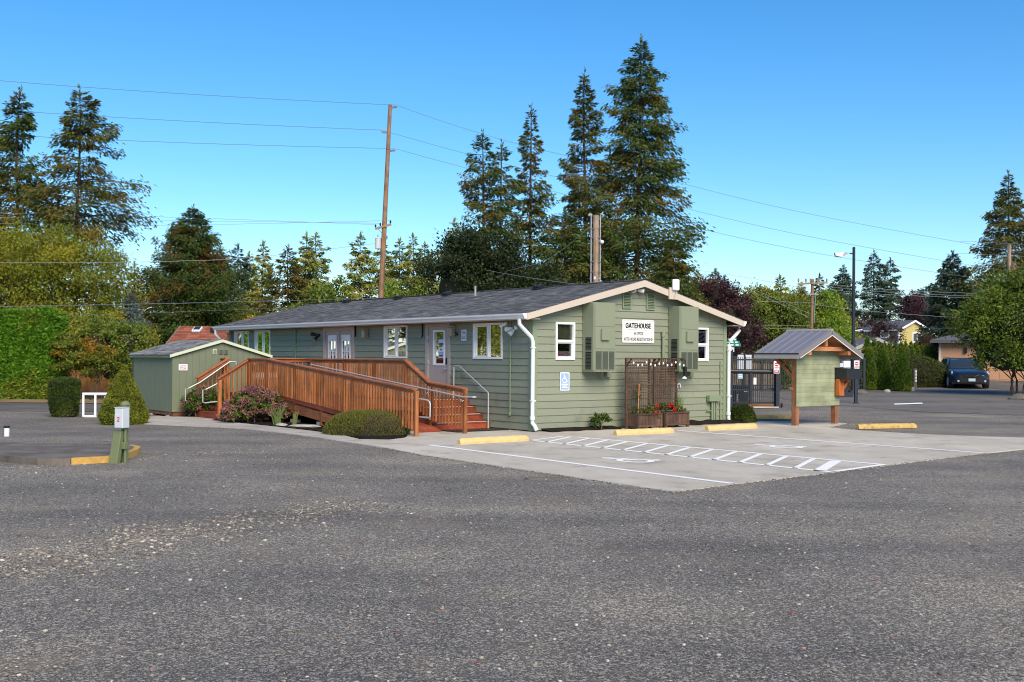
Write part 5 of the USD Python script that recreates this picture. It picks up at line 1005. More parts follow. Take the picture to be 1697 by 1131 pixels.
st = thing('street_sign', 'stack of three green street name blades on a grey post behind the right gable corner', 'street sign', (p0[0], sgY, gz_), 12.0)
part(st, 'post', MB().tube([(0, 0, -0.1), (0, 0, at(1212, 574, sgY)[2] - gz_)], 0.04, 8), M['steel'])
for i, (py, tx, rot) in enumerate(((563, 0, 0.5), (567.5, 0, 0.12), (572, 0, -0.2))):
    z = at(1212, py, sgY)[2] - gz_; L = 0.30 + 0.03 * i; c, s = math.cos(rot), math.sin(rot)
    b_ = part(st, 'name_blade', MB().obox((0.02, -0.045, z), np.array([[c, s, 0], [-s, c, 0], [0, 0, 1]]), (L, 0.004, 0.058)), M['signgreen'])
    for (a_, w_) in ((-0.62, 0.16), (-0.12, 0.26), (0.55, 0.18)):
        part(b_, 'print_mark', MB().obox((0.02 + a_ * L * c + 0.0052 * s, -0.045 + a_ * L * s - 0.0052 * c, z), np.array([[c, s, 0], [-s, c, 0], [0, 0, 1]]), (w_ * L, 0.001, 0.026)), M['white'])
part(st, 'number_plate', MB().box(-0.10, 0.10, -0.055, -0.048, at(1212, 578, sgY)[2] - gz_ - 0.14, at(1212, 578, sgY)[2] - gz_ + 0.05), M['meterbox'])
bs = thing('blank_sign', 'pair of blank grey sign backs on one post behind the gate', 'sign', (gx_(1233.5) * 45 / GY, 45.0, gzb)); zb_ = at(1233, 604, 45.0)[2] - gzb
for s in (-1, 1): part(bs, 'panel', MB().box(s * 0.16 - 0.12, s * 0.16 + 0.12, -0.02, -0.012, zb_ - 0.24, zb_ + 0.38), M['meterbox'])
part(bs, 'post', MB().tube([(0, 0.02, -0.1), (0, 0.02, zb_ + 0.4)], 0.04, 8), M['navy'])
for (px, py, w_, h_, lb, mt) in ((1227, 622.5, 0.17, 0.24, 'small pale blue notice hung on the gate pickets', flat('pale_blue_print', (0.30, 0.50, 0.55), 0.5)), (1251, 632, 0.10, 0.24, 'narrow cream notice on the inner gate', M['whitesign'])):
    p = at(px, py, GY - 0.03); t = thing('gate_notice', lb, 'notice', (p[0], GY - 0.02, p[2])); part(t, 'panel', MB().prism(rrect(w_, h_, 0.01), 0, 0.004, xzM(0)), mt); part(t, 'print', MB().prism(unary_union([sbox(-w_ * 0.3, 0.02, w_ * 0.3, 0.05), sbox(-w_ * 0.3, -0.06, w_ * 0.3, -0.03)]), 0.0042, 0.005, xzM(0)), M['white'])
bp = place(1226, 672.5)
bn = thing('dog_waste_bin', 'dark blue grey litter bin with a rounded lid before the gate', 'bin', (bp[0], bp[1], bp[2]), 8.0)
part(bn, 'body', MB().box(-0.26, 0.26, -0.20, 0.22, 0.0, 0.62, 0.03), M['bin'])
part(bn, 'lid', MB().prism(Polygon([(-0.27, 0.622), (0.27, 0.622), (0.27, 0.66), (0.16, 0.74), (-0.16, 0.74), (-0.27, 0.66)]), -0.23, 0.21, xzM(0)), M['bin'])
part(bn, 'slot_plate', MB().box(0.06, 0.20, -0.212, -0.201, 0.50, 0.54), M['white'])
for j in range(4): part(bn, 'print_mark', MB().box(-0.19, -0.12, -0.206, -0.2005, 0.14 + j * 0.075, 0.19 + j * 0.075), M['meterbox'])
lo = thing('leash_post', 'short pink and grey block on the gravel beside the bin', 'block', tuple(place(1233, 671)[:2]) + (gz0,)); part(lo, 'block', MB().box(-0.09, 0.09, -0.06, 0.06, 0, 0.12, 0.015), flat('pink_block', (0.35, 0.10, 0.12), 0.6))
# dark picket fence behind the gate, and the far one right of the kiosk
def steel_fence(x0, x1, Y, z_top, lb, n):
    t = thing('steel_fence', lb, 'fence', (0, 0, 0)); zb = float(zg((x0 + x1) / 2, Y))
    part(t, 'top_rail', MB().beam((x0, Y, z_top), (x1, Y, z_top), 0.05, 0.06), M['navy']); part(t, 'lower_rail', MB().beam((x0, Y, zb + 0.25), (x1, Y, zb + 0.25), 0.05, 0.05), M['navy'])
    for i in range(n): x = x0 + (x1 - x0) * (i + 0.5) / n; part(t, 'picket', MB().box(x - 0.011, x + 0.011, Y - 0.011, Y + 0.011, zb + 0.05, z_top - 0.02), M['navy'])
    for i in range(5): x = x0 + (x1 - x0) * i / 4; part(t, 'post', MB().box(x - 0.05, x + 0.05, Y - 0.05, Y + 0.05, zb - 0.05, z_top + 0.05), M['navy'])
fy = 50.0
steel_fence(ray(1203, 600)[0] * fy, ray(1322, 600)[0] * fy, fy, at(1260, 592, fy)[2], 'dark picket fence running behind the gate', 30)
steel_fence(ray(1388, 600)[0] * 51, ray(1432, 600)[0] * 51, 51.0, at(1400, 594.5, 51)[2], 'short dark fence behind the drop box and lamp post', 14)
wf = thing('wooden_fence', 'grey brown board fence seen far behind the gate pickets', 'fence', (0, 0, 0)); wy = 66.0
x = ray(1195, 600)[0] * wy
while x < ray(1345, 600)[0] * wy: part(wf, 'board', MB().box(x, x + 0.285, wy, wy + 0.02, 0.40, at(1260, 603, wy)[2] + 0.03 * math.sin(x * 13)), M['greyfence']); x += 0.29
part(wf, 'rail', MB().box(ray(1195, 600)[0] * wy, x, wy + 0.021, wy + 0.06, 0.7, 0.8), M['greyfence'])
eb = thing('control_cabinet', 'white patterned cabinet with a grey side box behind the drop box', 'cabinet', (ray(1402, 610)[0] * 46, 46.0, float(zg(15, 46))))
zc = at(1402, 598.5, 46)[2] - float(zg(15, 46)); part(eb, 'cabinet', MB().box(-0.14, 0.15, -0.1, 0.1, zc - 0.33, zc, 0.01), M['whitesign']); part(eb, 'side_box', MB().box(-0.28, -0.145, -0.08, 0.08, zc - 0.26, zc - 0.09, 0.01), M['meterbox'])
part(eb, 'pole', MB().box(-0.05, 0.05, -0.05, 0.05, -0.05, zc - 0.331), M['navy']); part(eb, 'base', MB().box(-0.35, 0.25, -0.2, 0.2, -0.03, 0.18, 0.02), M['navy'])
# tall lamp post
lY = 49.0; lp = at(1413.5, 650, lY); lz = float(zg(lp[0], lY)); lt = at(1413.5, 412, lY)[2] - lz
la = thing('street_lamp', 'tall black lamp post with one grey cobra head right of the kiosk', 'street lamp', (lp[0], lY, lz))
part(la, 'pole', MB().tube([(0, 0, -0.1), (0, 0, lt * 0.36), (0, 0, lt * 0.361), (0, 0, lt)], [0.10, 0.095, 0.075, 0.062], 12), M['navy'], smooth=40)
part(la, 'base', MB().box(-0.17, 0.17, -0.17, 0.17, -0.05, 0.10, 0.02), M['navy']); part(la, 'top_cap', MB().lathe([(0.07, 0), (0.07, 0.03), (0, 0.08)], (0, 0, lt), 10), M['navy'])
za = at(1410, 420.5, lY)[2] - lz; part(la, 'arm', MB().tube([(0, 0, za), (-0.35, 0, za)], 0.03, 8), M['navy'])
hd = part(la, 'lamp_head', MB().add(*(lambda: (np.array([[-0.20, -0.04, za + 0.03], [-0.20, 0.04, za + 0.03], [-0.20, -0.04, za - 0.03], [-0.20, 0.04, za - 0.03], [-0.45, -0.12, za + 0.05], [-0.45, 0.12, za + 0.05], [-0.55, -0.12, za - 0.17], [-0.55, 0.12, za - 0.17], [-0.85, -0.10, za + 0.02], [-0.85, 0.10, za + 0.02], [-0.83, -0.10, za - 0.10], [-0.83, 0.10, za - 0.10]]),
    np.array([[0, 1, 2], [1, 3, 2], [0, 4, 5], [0, 5, 1], [4, 8, 9], [4, 9, 5], [8, 10, 11], [8, 11, 9], [6, 7, 11], [6, 11, 10], [2, 3, 7], [2, 7, 6], [0, 2, 6], [0, 6, 4], [4, 6, 10], [4, 10, 8], [1, 7, 3], [1, 5, 7], [5, 11, 7], [5, 9, 11]])))()), M['steel'])
part(hd, 'lens', MB().box(-0.80, -0.56, -0.085, 0.085, za - 0.16, za - 0.135, 0.008), M['lampglass'])
part(la, 'side_bracket', MB().tube([(0.08, 0, at(1413, 548, lY)[2] - lz), (0.40, 0, at(1413, 547, lY)[2] - lz)], 0.02, 6), M['steel'])

# ================================================================== far houses
def gable_house(name, label, cat, loc, rz, w, l, eave, ridge, mw, mg, mr, over=0.35, fascia='white', ridge_along='y'):
    """local x spans the gable front (y = 0), the ridge runs along y"""
    t = thing(name, label, cat, loc, rz); g = Polygon([(0, 0), (w, 0), (w, eave), (w / 2, ridge), (0, eave)]); s = (ridge - eave) / (w / 2)
    part(t, 'gable_wall', MB().prism(g, -0.1, 0, xzM(0)), mg); part(t, 'wall', MB().prism(g, -0.1, 0, xzM(l - 0.1)), mg)
    part(t, 'wall', MB().box(0, 0.1, 0.1, l - 0.1, 0, eave), mw); part(t, 'wall', MB().box(w - 0.1, w, 0.1, l - 0.1, 0, eave), mw)
    rf = Polygon([(-over, eave - s * over), (w / 2, ridge), (w + over, eave - s * over), (w + over, eave - s * over + 0.16), (w / 2, ridge + 0.16), (-over, eave - s * over + 0.16)])
    part(t, 'roof', MB().prism(rf, -(l + over), over, xzM(0.0)), mr)
    for k_ in (0, 1):
        q = Polygon([(-over - 0.03, eave - s * over - 0.10), (w / 2, ridge - 0.05), (w / 2, ridge + 0.17), (-over - 0.03, eave - s * over + 0.13)])
        if k_: q = affinity.scale(q, -1, 1, origin=(w / 2, 0))
        part(t, 'rake_board', MB().prism(q, over + 0.005, over + 0.05, xzM(0)), M[fascia])
        xw = -over if k_ == 0 else w + over; part(t, 'gutter', MB().box(xw - 0.06, xw + 0.06, -over, l + over, eave - s * over - 0.06, eave - s * over + 0.11), M[fascia])
    return t
def house_window(t, mapper, a, b, c, d, mull=True, trim=0.10):
    w = part(t, 'window', MB().prism(frame_ring(a - trim, b + trim, c - trim, d + trim, trim + 0.03), 0.0, 0.06, mapper), M['white'])
    part(w, 'pane', MB().prism(sbox(a + 0.02, c + 0.02, b - 0.02, d - 0.02), 0.005, 0.02, mapper), M['glassfar'])
    if mull: part(w, 'mullion', MB().prism(sbox((a + b) / 2 - 0.04, c + 0.03, (a + b) / 2 + 0.04, d - 0.03), 0.0, 0.05, mapper), M['white'])
M['glassfar'] = nodes_mat('dark_far_glass', {'p': ('principled_bsdf', {'base_color': (0.025, 0.03, 0.032), 'roughness': 0.06, 'specular_ior_level': 0.8})}, [], 'p.BSDF')
# two-storey yellow house: gable front faces the viewer's right, its left side takes a darker colour for shade
hy_Y = 120.0; hp = at(1489.5, 590, hy_Y); yz = lambda py: at(1489, py, hy_Y)[2]
yh = gable_house('yellow_house', 'two storey yellow house with dark grey roof and white trim behind the hedge', 'house', (hp[0], hy_Y, 0.0), 31.0, 4.6, 8.6, yz(548) + 0.1, yz(531) - 0.1, M['taupeshade'], M['yellowhouse'], M['shinglefar'], 0.25)
for x in (0.0, 4.6): part(yh, 'corner_board', MB().box(x - 0.10, x + 0.10, -0.05, 0.10 if x == 0 else 0.0, 0, yz(548) - 0.05), M['white'])
house_window(yh, xzM(0), 2.2, 3.5, yz(566), yz(552)); house_window(yh, yzM(0), 1.4, 2.4, yz(558.5), yz(549.5), False, 0.12)
part(yh, 'window_visor', MB().beam((2.0, -0.3, yz(576)), (4.2, -0.3, yz(576)), 0.5, 0.18), M['black'])
part(yh, 'lean_to_wall', MB().prism(Polygon([(4.62, 0), (7.6, 0), (7.6, yz(573)), (4.62, yz(551))]), -7.0, -0.3, xzM(0)), M['yellowhouse']); part(yh, 'lean_to_roof', MB().beam((4.7, 3.4, yz(549.5)), (8.1, 3.4, yz(575))  , 7.4, 0.16), M['shinglefar']); part(yh, 'lean_to_rake', MB().beam((4.7, -0.36, yz(550)), (8.15, -0.36, yz(575.6)), 0.08, 0.34), M['white'])
# low cream house with orange roof edge behind the lamp, seen over the kiosk roof
lh = gable_house('cream_cottage', 'low cream cottage end behind the kiosk roof and lamp post', 'house', (ray(1408, 580)[0] * 74, 74.0, 0.0), 35.0, 5.0, 6.0, at(1410, 580, 74)[2], at(1410, 563, 74)[2], M['cream'], M['cream'], M['shinglefar'], 0.3, 'metaltrim')
part(lh, 'porch_beam', MB().box(0.4, 3.4, -0.9, -0.6, at(1410, 586, 74)[2], at(1410, 580, 74)[2]), M['orangewood'])
# peach garage with hip roof behind the car
gY = 61.0; gp = at(1556, 630, gY); gzr = float(zg(gp[0], gY)) - 0.03; ge = at(1560, 564, gY)[2]; gw, gd = 9.5, 8.0
gg = thing('peach_garage', 'peach coloured garage with grey hip roof behind the parked car', 'garage', (gp[0], gY, gzr), -24.0)
eh = ge - gzr
part(gg, 'wall', MB().prism(sbox(0, 0, gw, eh).difference(sbox(2.15, -0.1, 5.3, 2.02)), -0.15, 0, xzM(0)), M['peach'], label='front wall with a wide door opening')
part(gg, 'wall', MB().box(0, 0.15, 0.15, gd, 0, eh), M['peach']); part(gg, 'wall', MB().box(gw - 0.15, gw, 0.15, gd, 0, eh), M['peach']); part(gg, 'wall', MB().box(0.15, gw - 0.15, gd - 0.15, gd, 0, eh), M['peach'])
for i in range(12): part(gg, 'batten', MB().box(0.16 * i + 0.05, 0.16 * i + 0.065, -0.008, -0.0005, 0.1, eh - 0.01), M['peach'])
part(gg, 'corner_board', MB().box(-0.02, 0.10, -0.03, -0.009, 0, eh), M['cream'])
part(gg, 'door_trim', MB().prism(sbox(1.95, 0, 5.5, 2.12).difference(sbox(2.15, -0.1, 5.3, 2.02)), 0.0, 0.05, xzM(0)), flat('blue_grey_trim', (0.10, 0.125, 0.16), 0.6))
gdoor = part(gg, 'garage_door', MB().box(2.16, 5.29, 0.05, 0.10, 0.0, 2.01), paint('peach_door', (0.46, 0.25, 0.14), 0.6, 0.04))
for r_ in range(4):
    for c_ in range(4):
        x0, z0 = 2.26 + c_ * 0.76, 0.06 + r_ * 0.49; part(gdoor, 'panel' if r_ < 3 else 'window_frame', MB().box(x0, x0 + 0.66, 0.035, 0.049, z0, z0 + (0.42 if r_ < 3 else 0.32), 0.006), M['peach'] if r_ < 3 else M['white'])
        if r_ == 3: part(gdoor, 'pane', MB().box(x0 + 0.05, x0 + 0.61, 0.030, 0.0345, z0 + 0.04, z0 + 0.28), M['glassfar'])
rh = 1.25; o_ = 0.45
hv = np.array([[-o_, -o_, eh], [gw + o_, -o_, eh], [gw + o_, gd + o_, eh], [-o_, gd + o_, eh], [gd / 2, gd / 2, eh + rh], [gw - gd / 2, gd / 2, eh + rh]]); part(gg, 'roof', (np.vstack([hv]), np.array([[0, 1, 5], [0, 5, 4], [1, 2, 5], [2, 3, 4], [2, 4, 5], [3, 0, 4], [0, 2, 1], [0, 3, 2]])), M['shinglefar'])
part(gg, 'fascia', MB().box(-o_, gw + o_, -o_ - 0.02, -o_ + 0.02, eh - 0.16, eh - 0.005), M['shinglefar']); part(gg, 'fascia', MB().box(-o_ - 0.02, -o_ + 0.02, -o_ + 0.021, gd, eh - 0.16, eh - 0.005), M['shinglefar'])
lmp = part(gg, 'wall_lamp', MB().box(1.28, 1.42, -0.16, -0.01, 1.48, 1.78, 0.02), M['black']); part(gg, 'meter', MB().box(0.55, 0.75, -0.08, -0.01, 0.72, 0.86, 0.01), M['meterbox']); part(gg, 'plinth', MB().box(0.1, 0.9, -0.05, -0.001, 0, 0.22), M['walk'])
# red roofed house far left, behind the shed
rY = 47.0; rx0 = ray(243, 560)[0] * rY
rhh = thing('red_roof_house', 'low house with red brown shingle roof and skylight behind the shed', 'house', (rx0, rY, 0.0), -6.0)
rz1 = at(240, 536.5, rY)[2]; rz0 = 1.55; rl = 5.6
part(rhh, 'wall', MB().box(0.3, rl, 1.0, 1.1, 0, rz0 + 0.1), M['cream']); part(rhh, 'wall', MB().prism(Polygon([(1.1, 0), (6.0, 0), (6.0, rz0), (3.6, rz1 - 0.05), (1.1, rz0)]), 0, 0.1, yzM(0.35)), M['taupeshade'])
ang_r = math.atan2(rz1 - rz0 + 0.15, 3.3)
sl_mb = shingles(0, rz0 - 0.15, 3.3, rz1, 0, rl, 21, 0.16, 0.3, 0.010); v, f = sl_mb.mesh(); v = np.stack([v[:, 1], v[:, 0] + 0.3, v[:, 2]], 1)
part(rhh, 'shingles', (v, f), M['shinglered'], kind='stuff'); part(rhh, 'roof_deck', (np.array([[0, 0.3, rz0 - 0.17], [rl, 0.3, rz0 - 0.17], [rl, 3.6, rz1 - 0.02], [0, 3.6, rz1 - 0.02], [rl, 6.9, rz0 - 0.15], [0, 6.9, rz0 - 0.15]]), np.array([[0, 1, 2], [0, 2, 3], [3, 2, 4], [3, 4, 5]])), M['shinglered'])
part(rhh, 'rake_board', MB().beam((-0.02, 0.28, rz0 - 0.24), (-0.02, 3.6, rz1 - 0.06), 0.04, 0.18), M['taupeshade'])
sk = part(rhh, 'skylight', MB().beam((0.95, 2.95, rz0 + 2.65 * (rz1 - rz0 + 0.15) / 3.3 - 0.06), (0.95, 3.30, rz0 + 3.0 * (rz1 - rz0 + 0.15) / 3.3 - 0.06), 0.38, 0.10, 0.01), M['white'])
part(sk, 'pane', MB().beam((0.95, 2.99, rz0 + 2.69 * (rz1 - rz0 + 0.15) / 3.3 - 0.006), (0.95, 3.26, rz0 + 2.96 * (rz1 - rz0 + 0.15) / 3.3 - 0.006), 0.30, 0.012), M['glassfar']); part(rhh, 'roof_vent', MB().box(1.62, 1.80, 2.95, 3.15, rz1 - 0.35, rz1 - 0.10, 0.01), M['black'])
# board fence behind the left shrubs, warm sunlight put into its orange
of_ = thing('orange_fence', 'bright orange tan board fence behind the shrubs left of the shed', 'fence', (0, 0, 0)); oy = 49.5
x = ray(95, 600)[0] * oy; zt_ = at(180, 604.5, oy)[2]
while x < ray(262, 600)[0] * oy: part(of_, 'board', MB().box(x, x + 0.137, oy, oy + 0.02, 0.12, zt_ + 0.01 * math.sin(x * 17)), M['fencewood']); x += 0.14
part(of_, 'cap', MB().box(ray(95, 600)[0] * oy, x, oy - 0.03, oy + 0.05, zt_ + 0.02, zt_ + 0.06), M['greyfence']); part(of_, 'kickboard', MB().box(ray(95, 600)[0] * oy, x, oy - 0.02, oy + 0.03, 0.0, 0.119), M['greyfence'])

# ================================================================== the parked car
def car():
    Yc = 55.0; p = at(1606, 645, Yc); z = float(zg(p[0], Yc))
    t = thing('parked_car', 'dark navy estate car parked nose out in front of the peach garage', 'car', (p[0] + 0.45, Yc + 2.0, z), -11.0)
    # local: y runs to the back, nose at y = -2.3
    def loft(secs, name, mat, sm=35):
        V, n = [], len(secs[0][1])
        for y, prof in secs: V += [(x, y, zz) for x, zz in prof]
        k = np.arange(len(secs) * n).reshape(len(secs), n); kk = np.concatenate([k, k[:, :1]], 1)
        F = np.stack([kk[:-1, :-1], kk[:-1, 1:], kk[1:, 1:], kk[1:, :-1]], -1).reshape(-1, 4); mb = MB().add(V, F)
        for e in (0, len(secs) - 1): mb.add(np.array(V)[k[e]], [[0, i, i + 1] for i in range(1, n - 1)])
        return part(t, name, mb, mat, smooth=sm)
    def sec(w, zb, zm, zt2, wt): return [(-w * 0.92, zb), (-w, zb + 0.12), (-w, zm), (-wt, zt2 - 0.03), (-wt * 0.8, zt2), (0, zt2 + 0.015), (wt * 0.8, zt2), (wt, zt2 - 0.03), (w, zm), (w, zb + 0.12), (w * 0.92, zb)]
    loft([(-2.33, sec(0.62, 0.28, 0.50, 0.66, 0.55)), (-2.26, sec(0.80, 0.22, 0.56, 0.74, 0.68)), (-2.0, sec(0.90, 0.20, 0.64, 0.84, 0.76)), (-1.5, sec(0.925, 0.2, 0.72, 0.93, 0.80)), (-0.9, sec(0.93, 0.2, 0.80, 1.00, 0.84)), (0.5, sec(0.935, 0.2, 0.86, 1.0, 0.87)), (1.9, sec(0.92, 0.22, 0.90, 1.02, 0.86)), (2.35, sec(0.86, 0.28, 0.88, 0.99, 0.80)), (2.42, sec(0.80, 0.34, 0.8, 0.9, 0.74))], 'body', M['carpaint'])
    def gsec(w, z0, wt, z1): return [(-w, z0), (-wt, z1), (-wt * 0.85, z1 + 0.03), (0, z1 + 0.05), (wt * 0.85, z1 + 0.03), (wt, z1), (w, z0)]
    loft([(-0.95, gsec(0.80, 0.97, 0.78, 0.985)), (-0.20, gsec(0.84, 0.98, 0.66, 1.40)), (0.2, gsec(0.85, 0.98, 0.645, 1.46)), (1.4, gsec(0.84, 0.98, 0.64, 1.45)), (2.0, gsec(0.82, 0.98, 0.62, 1.38)), (2.34, gsec(0.78, 0.98, 0.66, 1.02))], 'glasshouse', M['glassfar'])
    loft([(-0.22, [(-0.66, 1.405), (-0.56, 1.435), (0.56, 1.435), (0.66, 1.405), (0.6, 1.40), (-0.6, 1.40)]), (0.2, [(-0.655, 1.465), (-0.55, 1.515), (0.55, 1.515), (0.655, 1.465), (0.6, 1.46), (-0.6, 1.46)]), (1.4, [(-0.65, 1.455), (-0.55, 1.505), (0.55, 1.505), (0.65, 1.455), (0.6, 1.45), (-0.6, 1.45)]), (2.05, [(-0.62, 1.385), (-0.52, 1.43), (0.52, 1.43), (0.62, 1.385), (0.55, 1.38), (-0.55, 1.38)])], 'roof', M['carpaint'])
    for s in (-1, 1):
        part(t, 'pillar', MB().beam((s * 0.80, -0.93, 0.985), (s * 0.67, -0.2, 1.41), 0.05, 0.05), M['carpaint'])
        part(t, 'pillar', MB().beam((s * 0.858, 0.55, 0.98), (s * 0.66, 0.55, 1.47), 0.05, 0.10), M['carpaint'])
        part(t, 'roof_rail', MB().tube([(s * 0.62, -0.05, 1.47), (s * 0.60, 0.1, 1.54), (s * 0.60, 1.6, 1.52), (s * 0.60, 1.85, 1.45)], 0.018, 6), M['chrome'])
        part(t, 'mirror', MB().box(min(s * 0.93, s * 1.10), max(s * 0.93, s * 1.10), -0.62, -0.50, 0.98, 1.10, 0.04), M['carpaint'])
        part(t, 'headlight', MB().add([(s * 0.50, -2.22, 0.66), (s * 0.80, -2.06, 0.70), (s * 0.86, -1.85, 0.80), (s * 0.82, -1.75, 0.845), (s * 0.55, -2.10, 0.775), (s * 0.62, -2.29, 0.62), (s * 0.87, -2.0, 0.655)], [[0, 1, 4], [1, 2, 3], [1, 3, 4], [5, 6, 1], [5, 1, 0], [6, 2, 1]]), M['lens'])
        part(t, 'fog_lamp', MB().lathe([(0.055, 0), (0.05, 0.02), (0, 0.03)], (0, 0, 0), 10).add(*(lambda m: (m[0] @ np.array([[1, 0, 0], [0, 0, 1], [0, -1, 0]]) + [s * 0.62, -2.335, 0.37], m[1]))(MB().lathe([(0.055, 0), (0.05, 0.02), (0, 0.03)], (0, 0, 0), 10).mesh())), M['lens'])
        for y in (-1.42, 1.45):
            w_ = part(t, 'wheel', MB().tube([(s * 0.72, y, 0.335), (s * 0.945, y, 0.335)], 0.335, 24), M['rubber']); part(w_, 'rim', MB().tube([(s * 0.944, y, 0.335), (s * 0.952, y, 0.335)], 0.225, 18), M['steel'])
            part(t, 'wheel_arch', MB().tube([(s * 0.90, y + 0.39 * math.cos(a), 0.335 + 0.39 * math.sin(a)) for a in np.linspace(0.0, PI, 13)], 0.045, 6), M['carpaint'])
    part(t, 'grille', MB().add([(-0.42, -2.335, 0.70), (0.42, -2.335, 0.70), (0.34, -2.355, 0.50), (-0.34, -2.355, 0.50)], [[0, 1, 2], [0, 2, 3]]), M['dark'])
    part(t, 'grille_bar', MB().add([(-0.36, -2.34, 0.715), (0.36, -2.34, 0.715), (0.17, -2.385, 0.62), (-0.17, -2.385, 0.62), (0.33, -2.345, 0.675), (-0.33, -2.345, 0.675), (0.14, -2.388, 0.585), (-0.14, -2.388, 0.585)], [[0, 5, 7], [0, 7, 3], [1, 2, 6], [1, 6, 4], [3, 7, 6], [3, 6, 2]]), M['chrome'])
    part(t, 'number_plate', MB().box(-0.16, 0.16, -2.395, -2.375, 0.36, 0.50, 0.004), M['plate']); part(t, 'lower_intake', MB().box(-0.55, 0.55, -2.352, -2.30, 0.27, 0.35, 0.01), M['dark'])
    part(t, 'windscreen_shade', MB().box(-0.05, 0.05, -0.36, -0.34, 1.30, 1.34), M['black'])
car()
nb = thing('number_post', 'short weathered post with white house numbers beside the third hedge cone', 'post', (at(1516, 645, 54)[0], 54.0, 0.41)); part(nb, 'post', MB().box(-0.08, 0.08, -0.06, 0.06, -0.05, 0.98, 0.01), M['greyfence'])
for j in range(4): part(nb, 'number_tile', MB().box(-0.01, 0.075, -0.072, -0.061, 0.34 + j * 0.15, 0.45 + j * 0.15, 0.004), M['white'])
for (px, py, s, lb, sc) in ((1427, 654, 5, 'rounded boulder behind the navy sign post', (0.28, 0.2, 0.2)), (1507, 648, 6, 'rounded boulder left of the number post', (0.26, 0.2, 0.18)), (1690, 662, 7, 'dark boulder under the large bush at the right edge', (0.42, 0.3, 0.2)), (1470, 650, 8, 'small stone between the hedge cones', (0.15, 0.12, 0.1))):
    q = onground(px, py); r = np.random.default_rng(s); s3 = trimesh.creation.icosphere(3, 1.0); v = np.array(s3.vertices); v = v * (0.75 + 0.5 * meshkit.fbm(v * 1.4 + s * 7, 3)[:, None]) * sc
    o = single('boulder', (v, np.array(s3.faces)), M['darkstone'] if s in (5, 7) else M['stone'], lb, 'boulder', smooth=50); UsdGeom.Xformable(o).AddTranslateOp().Set(Gf.Vec3d(q[0], q[1], q[2] + 0.03))

# ================================================================== plants
S3 = trimesh.creation.icosphere(2, 1.0)
def unit(a): return a / (np.linalg.norm(a, axis=-1, keepdims=True) + 1e-9)
def kites(P, D, N, L, Wd, fold=0.15):
    """leaf shaped blades: base P, direction D, face normal about N, length L, width Wd"""
    P, D, N = np.asarray(P, float), unit(np.asarray(D, float)), np.asarray(N, float); n = len(P)
    L = np.broadcast_to(L, (n,))[:, None]; Wd = np.broadcast_to(Wd, (n,))[:, None]
    S = unit(np.cross(D, N)); Nn = np.cross(S, D)
    V = np.stack([P, P + D * L * 0.45 + S * Wd * 0.5 + Nn * L * fold * 0.3, P + D * L - Nn * L * fold * 0.3, P + D * L * 0.45 - S * Wd * 0.5 + Nn * L * fold * 0.3], 1).reshape(-1, 3)
    k = np.arange(n) * 4; F = np.concatenate([np.stack([k, k + 1, k + 2], 1), np.stack([k, k + 2, k + 3], 1)])
    return V, F
def rdir(r, n): return unit(r.normal(size=(n, 3)))
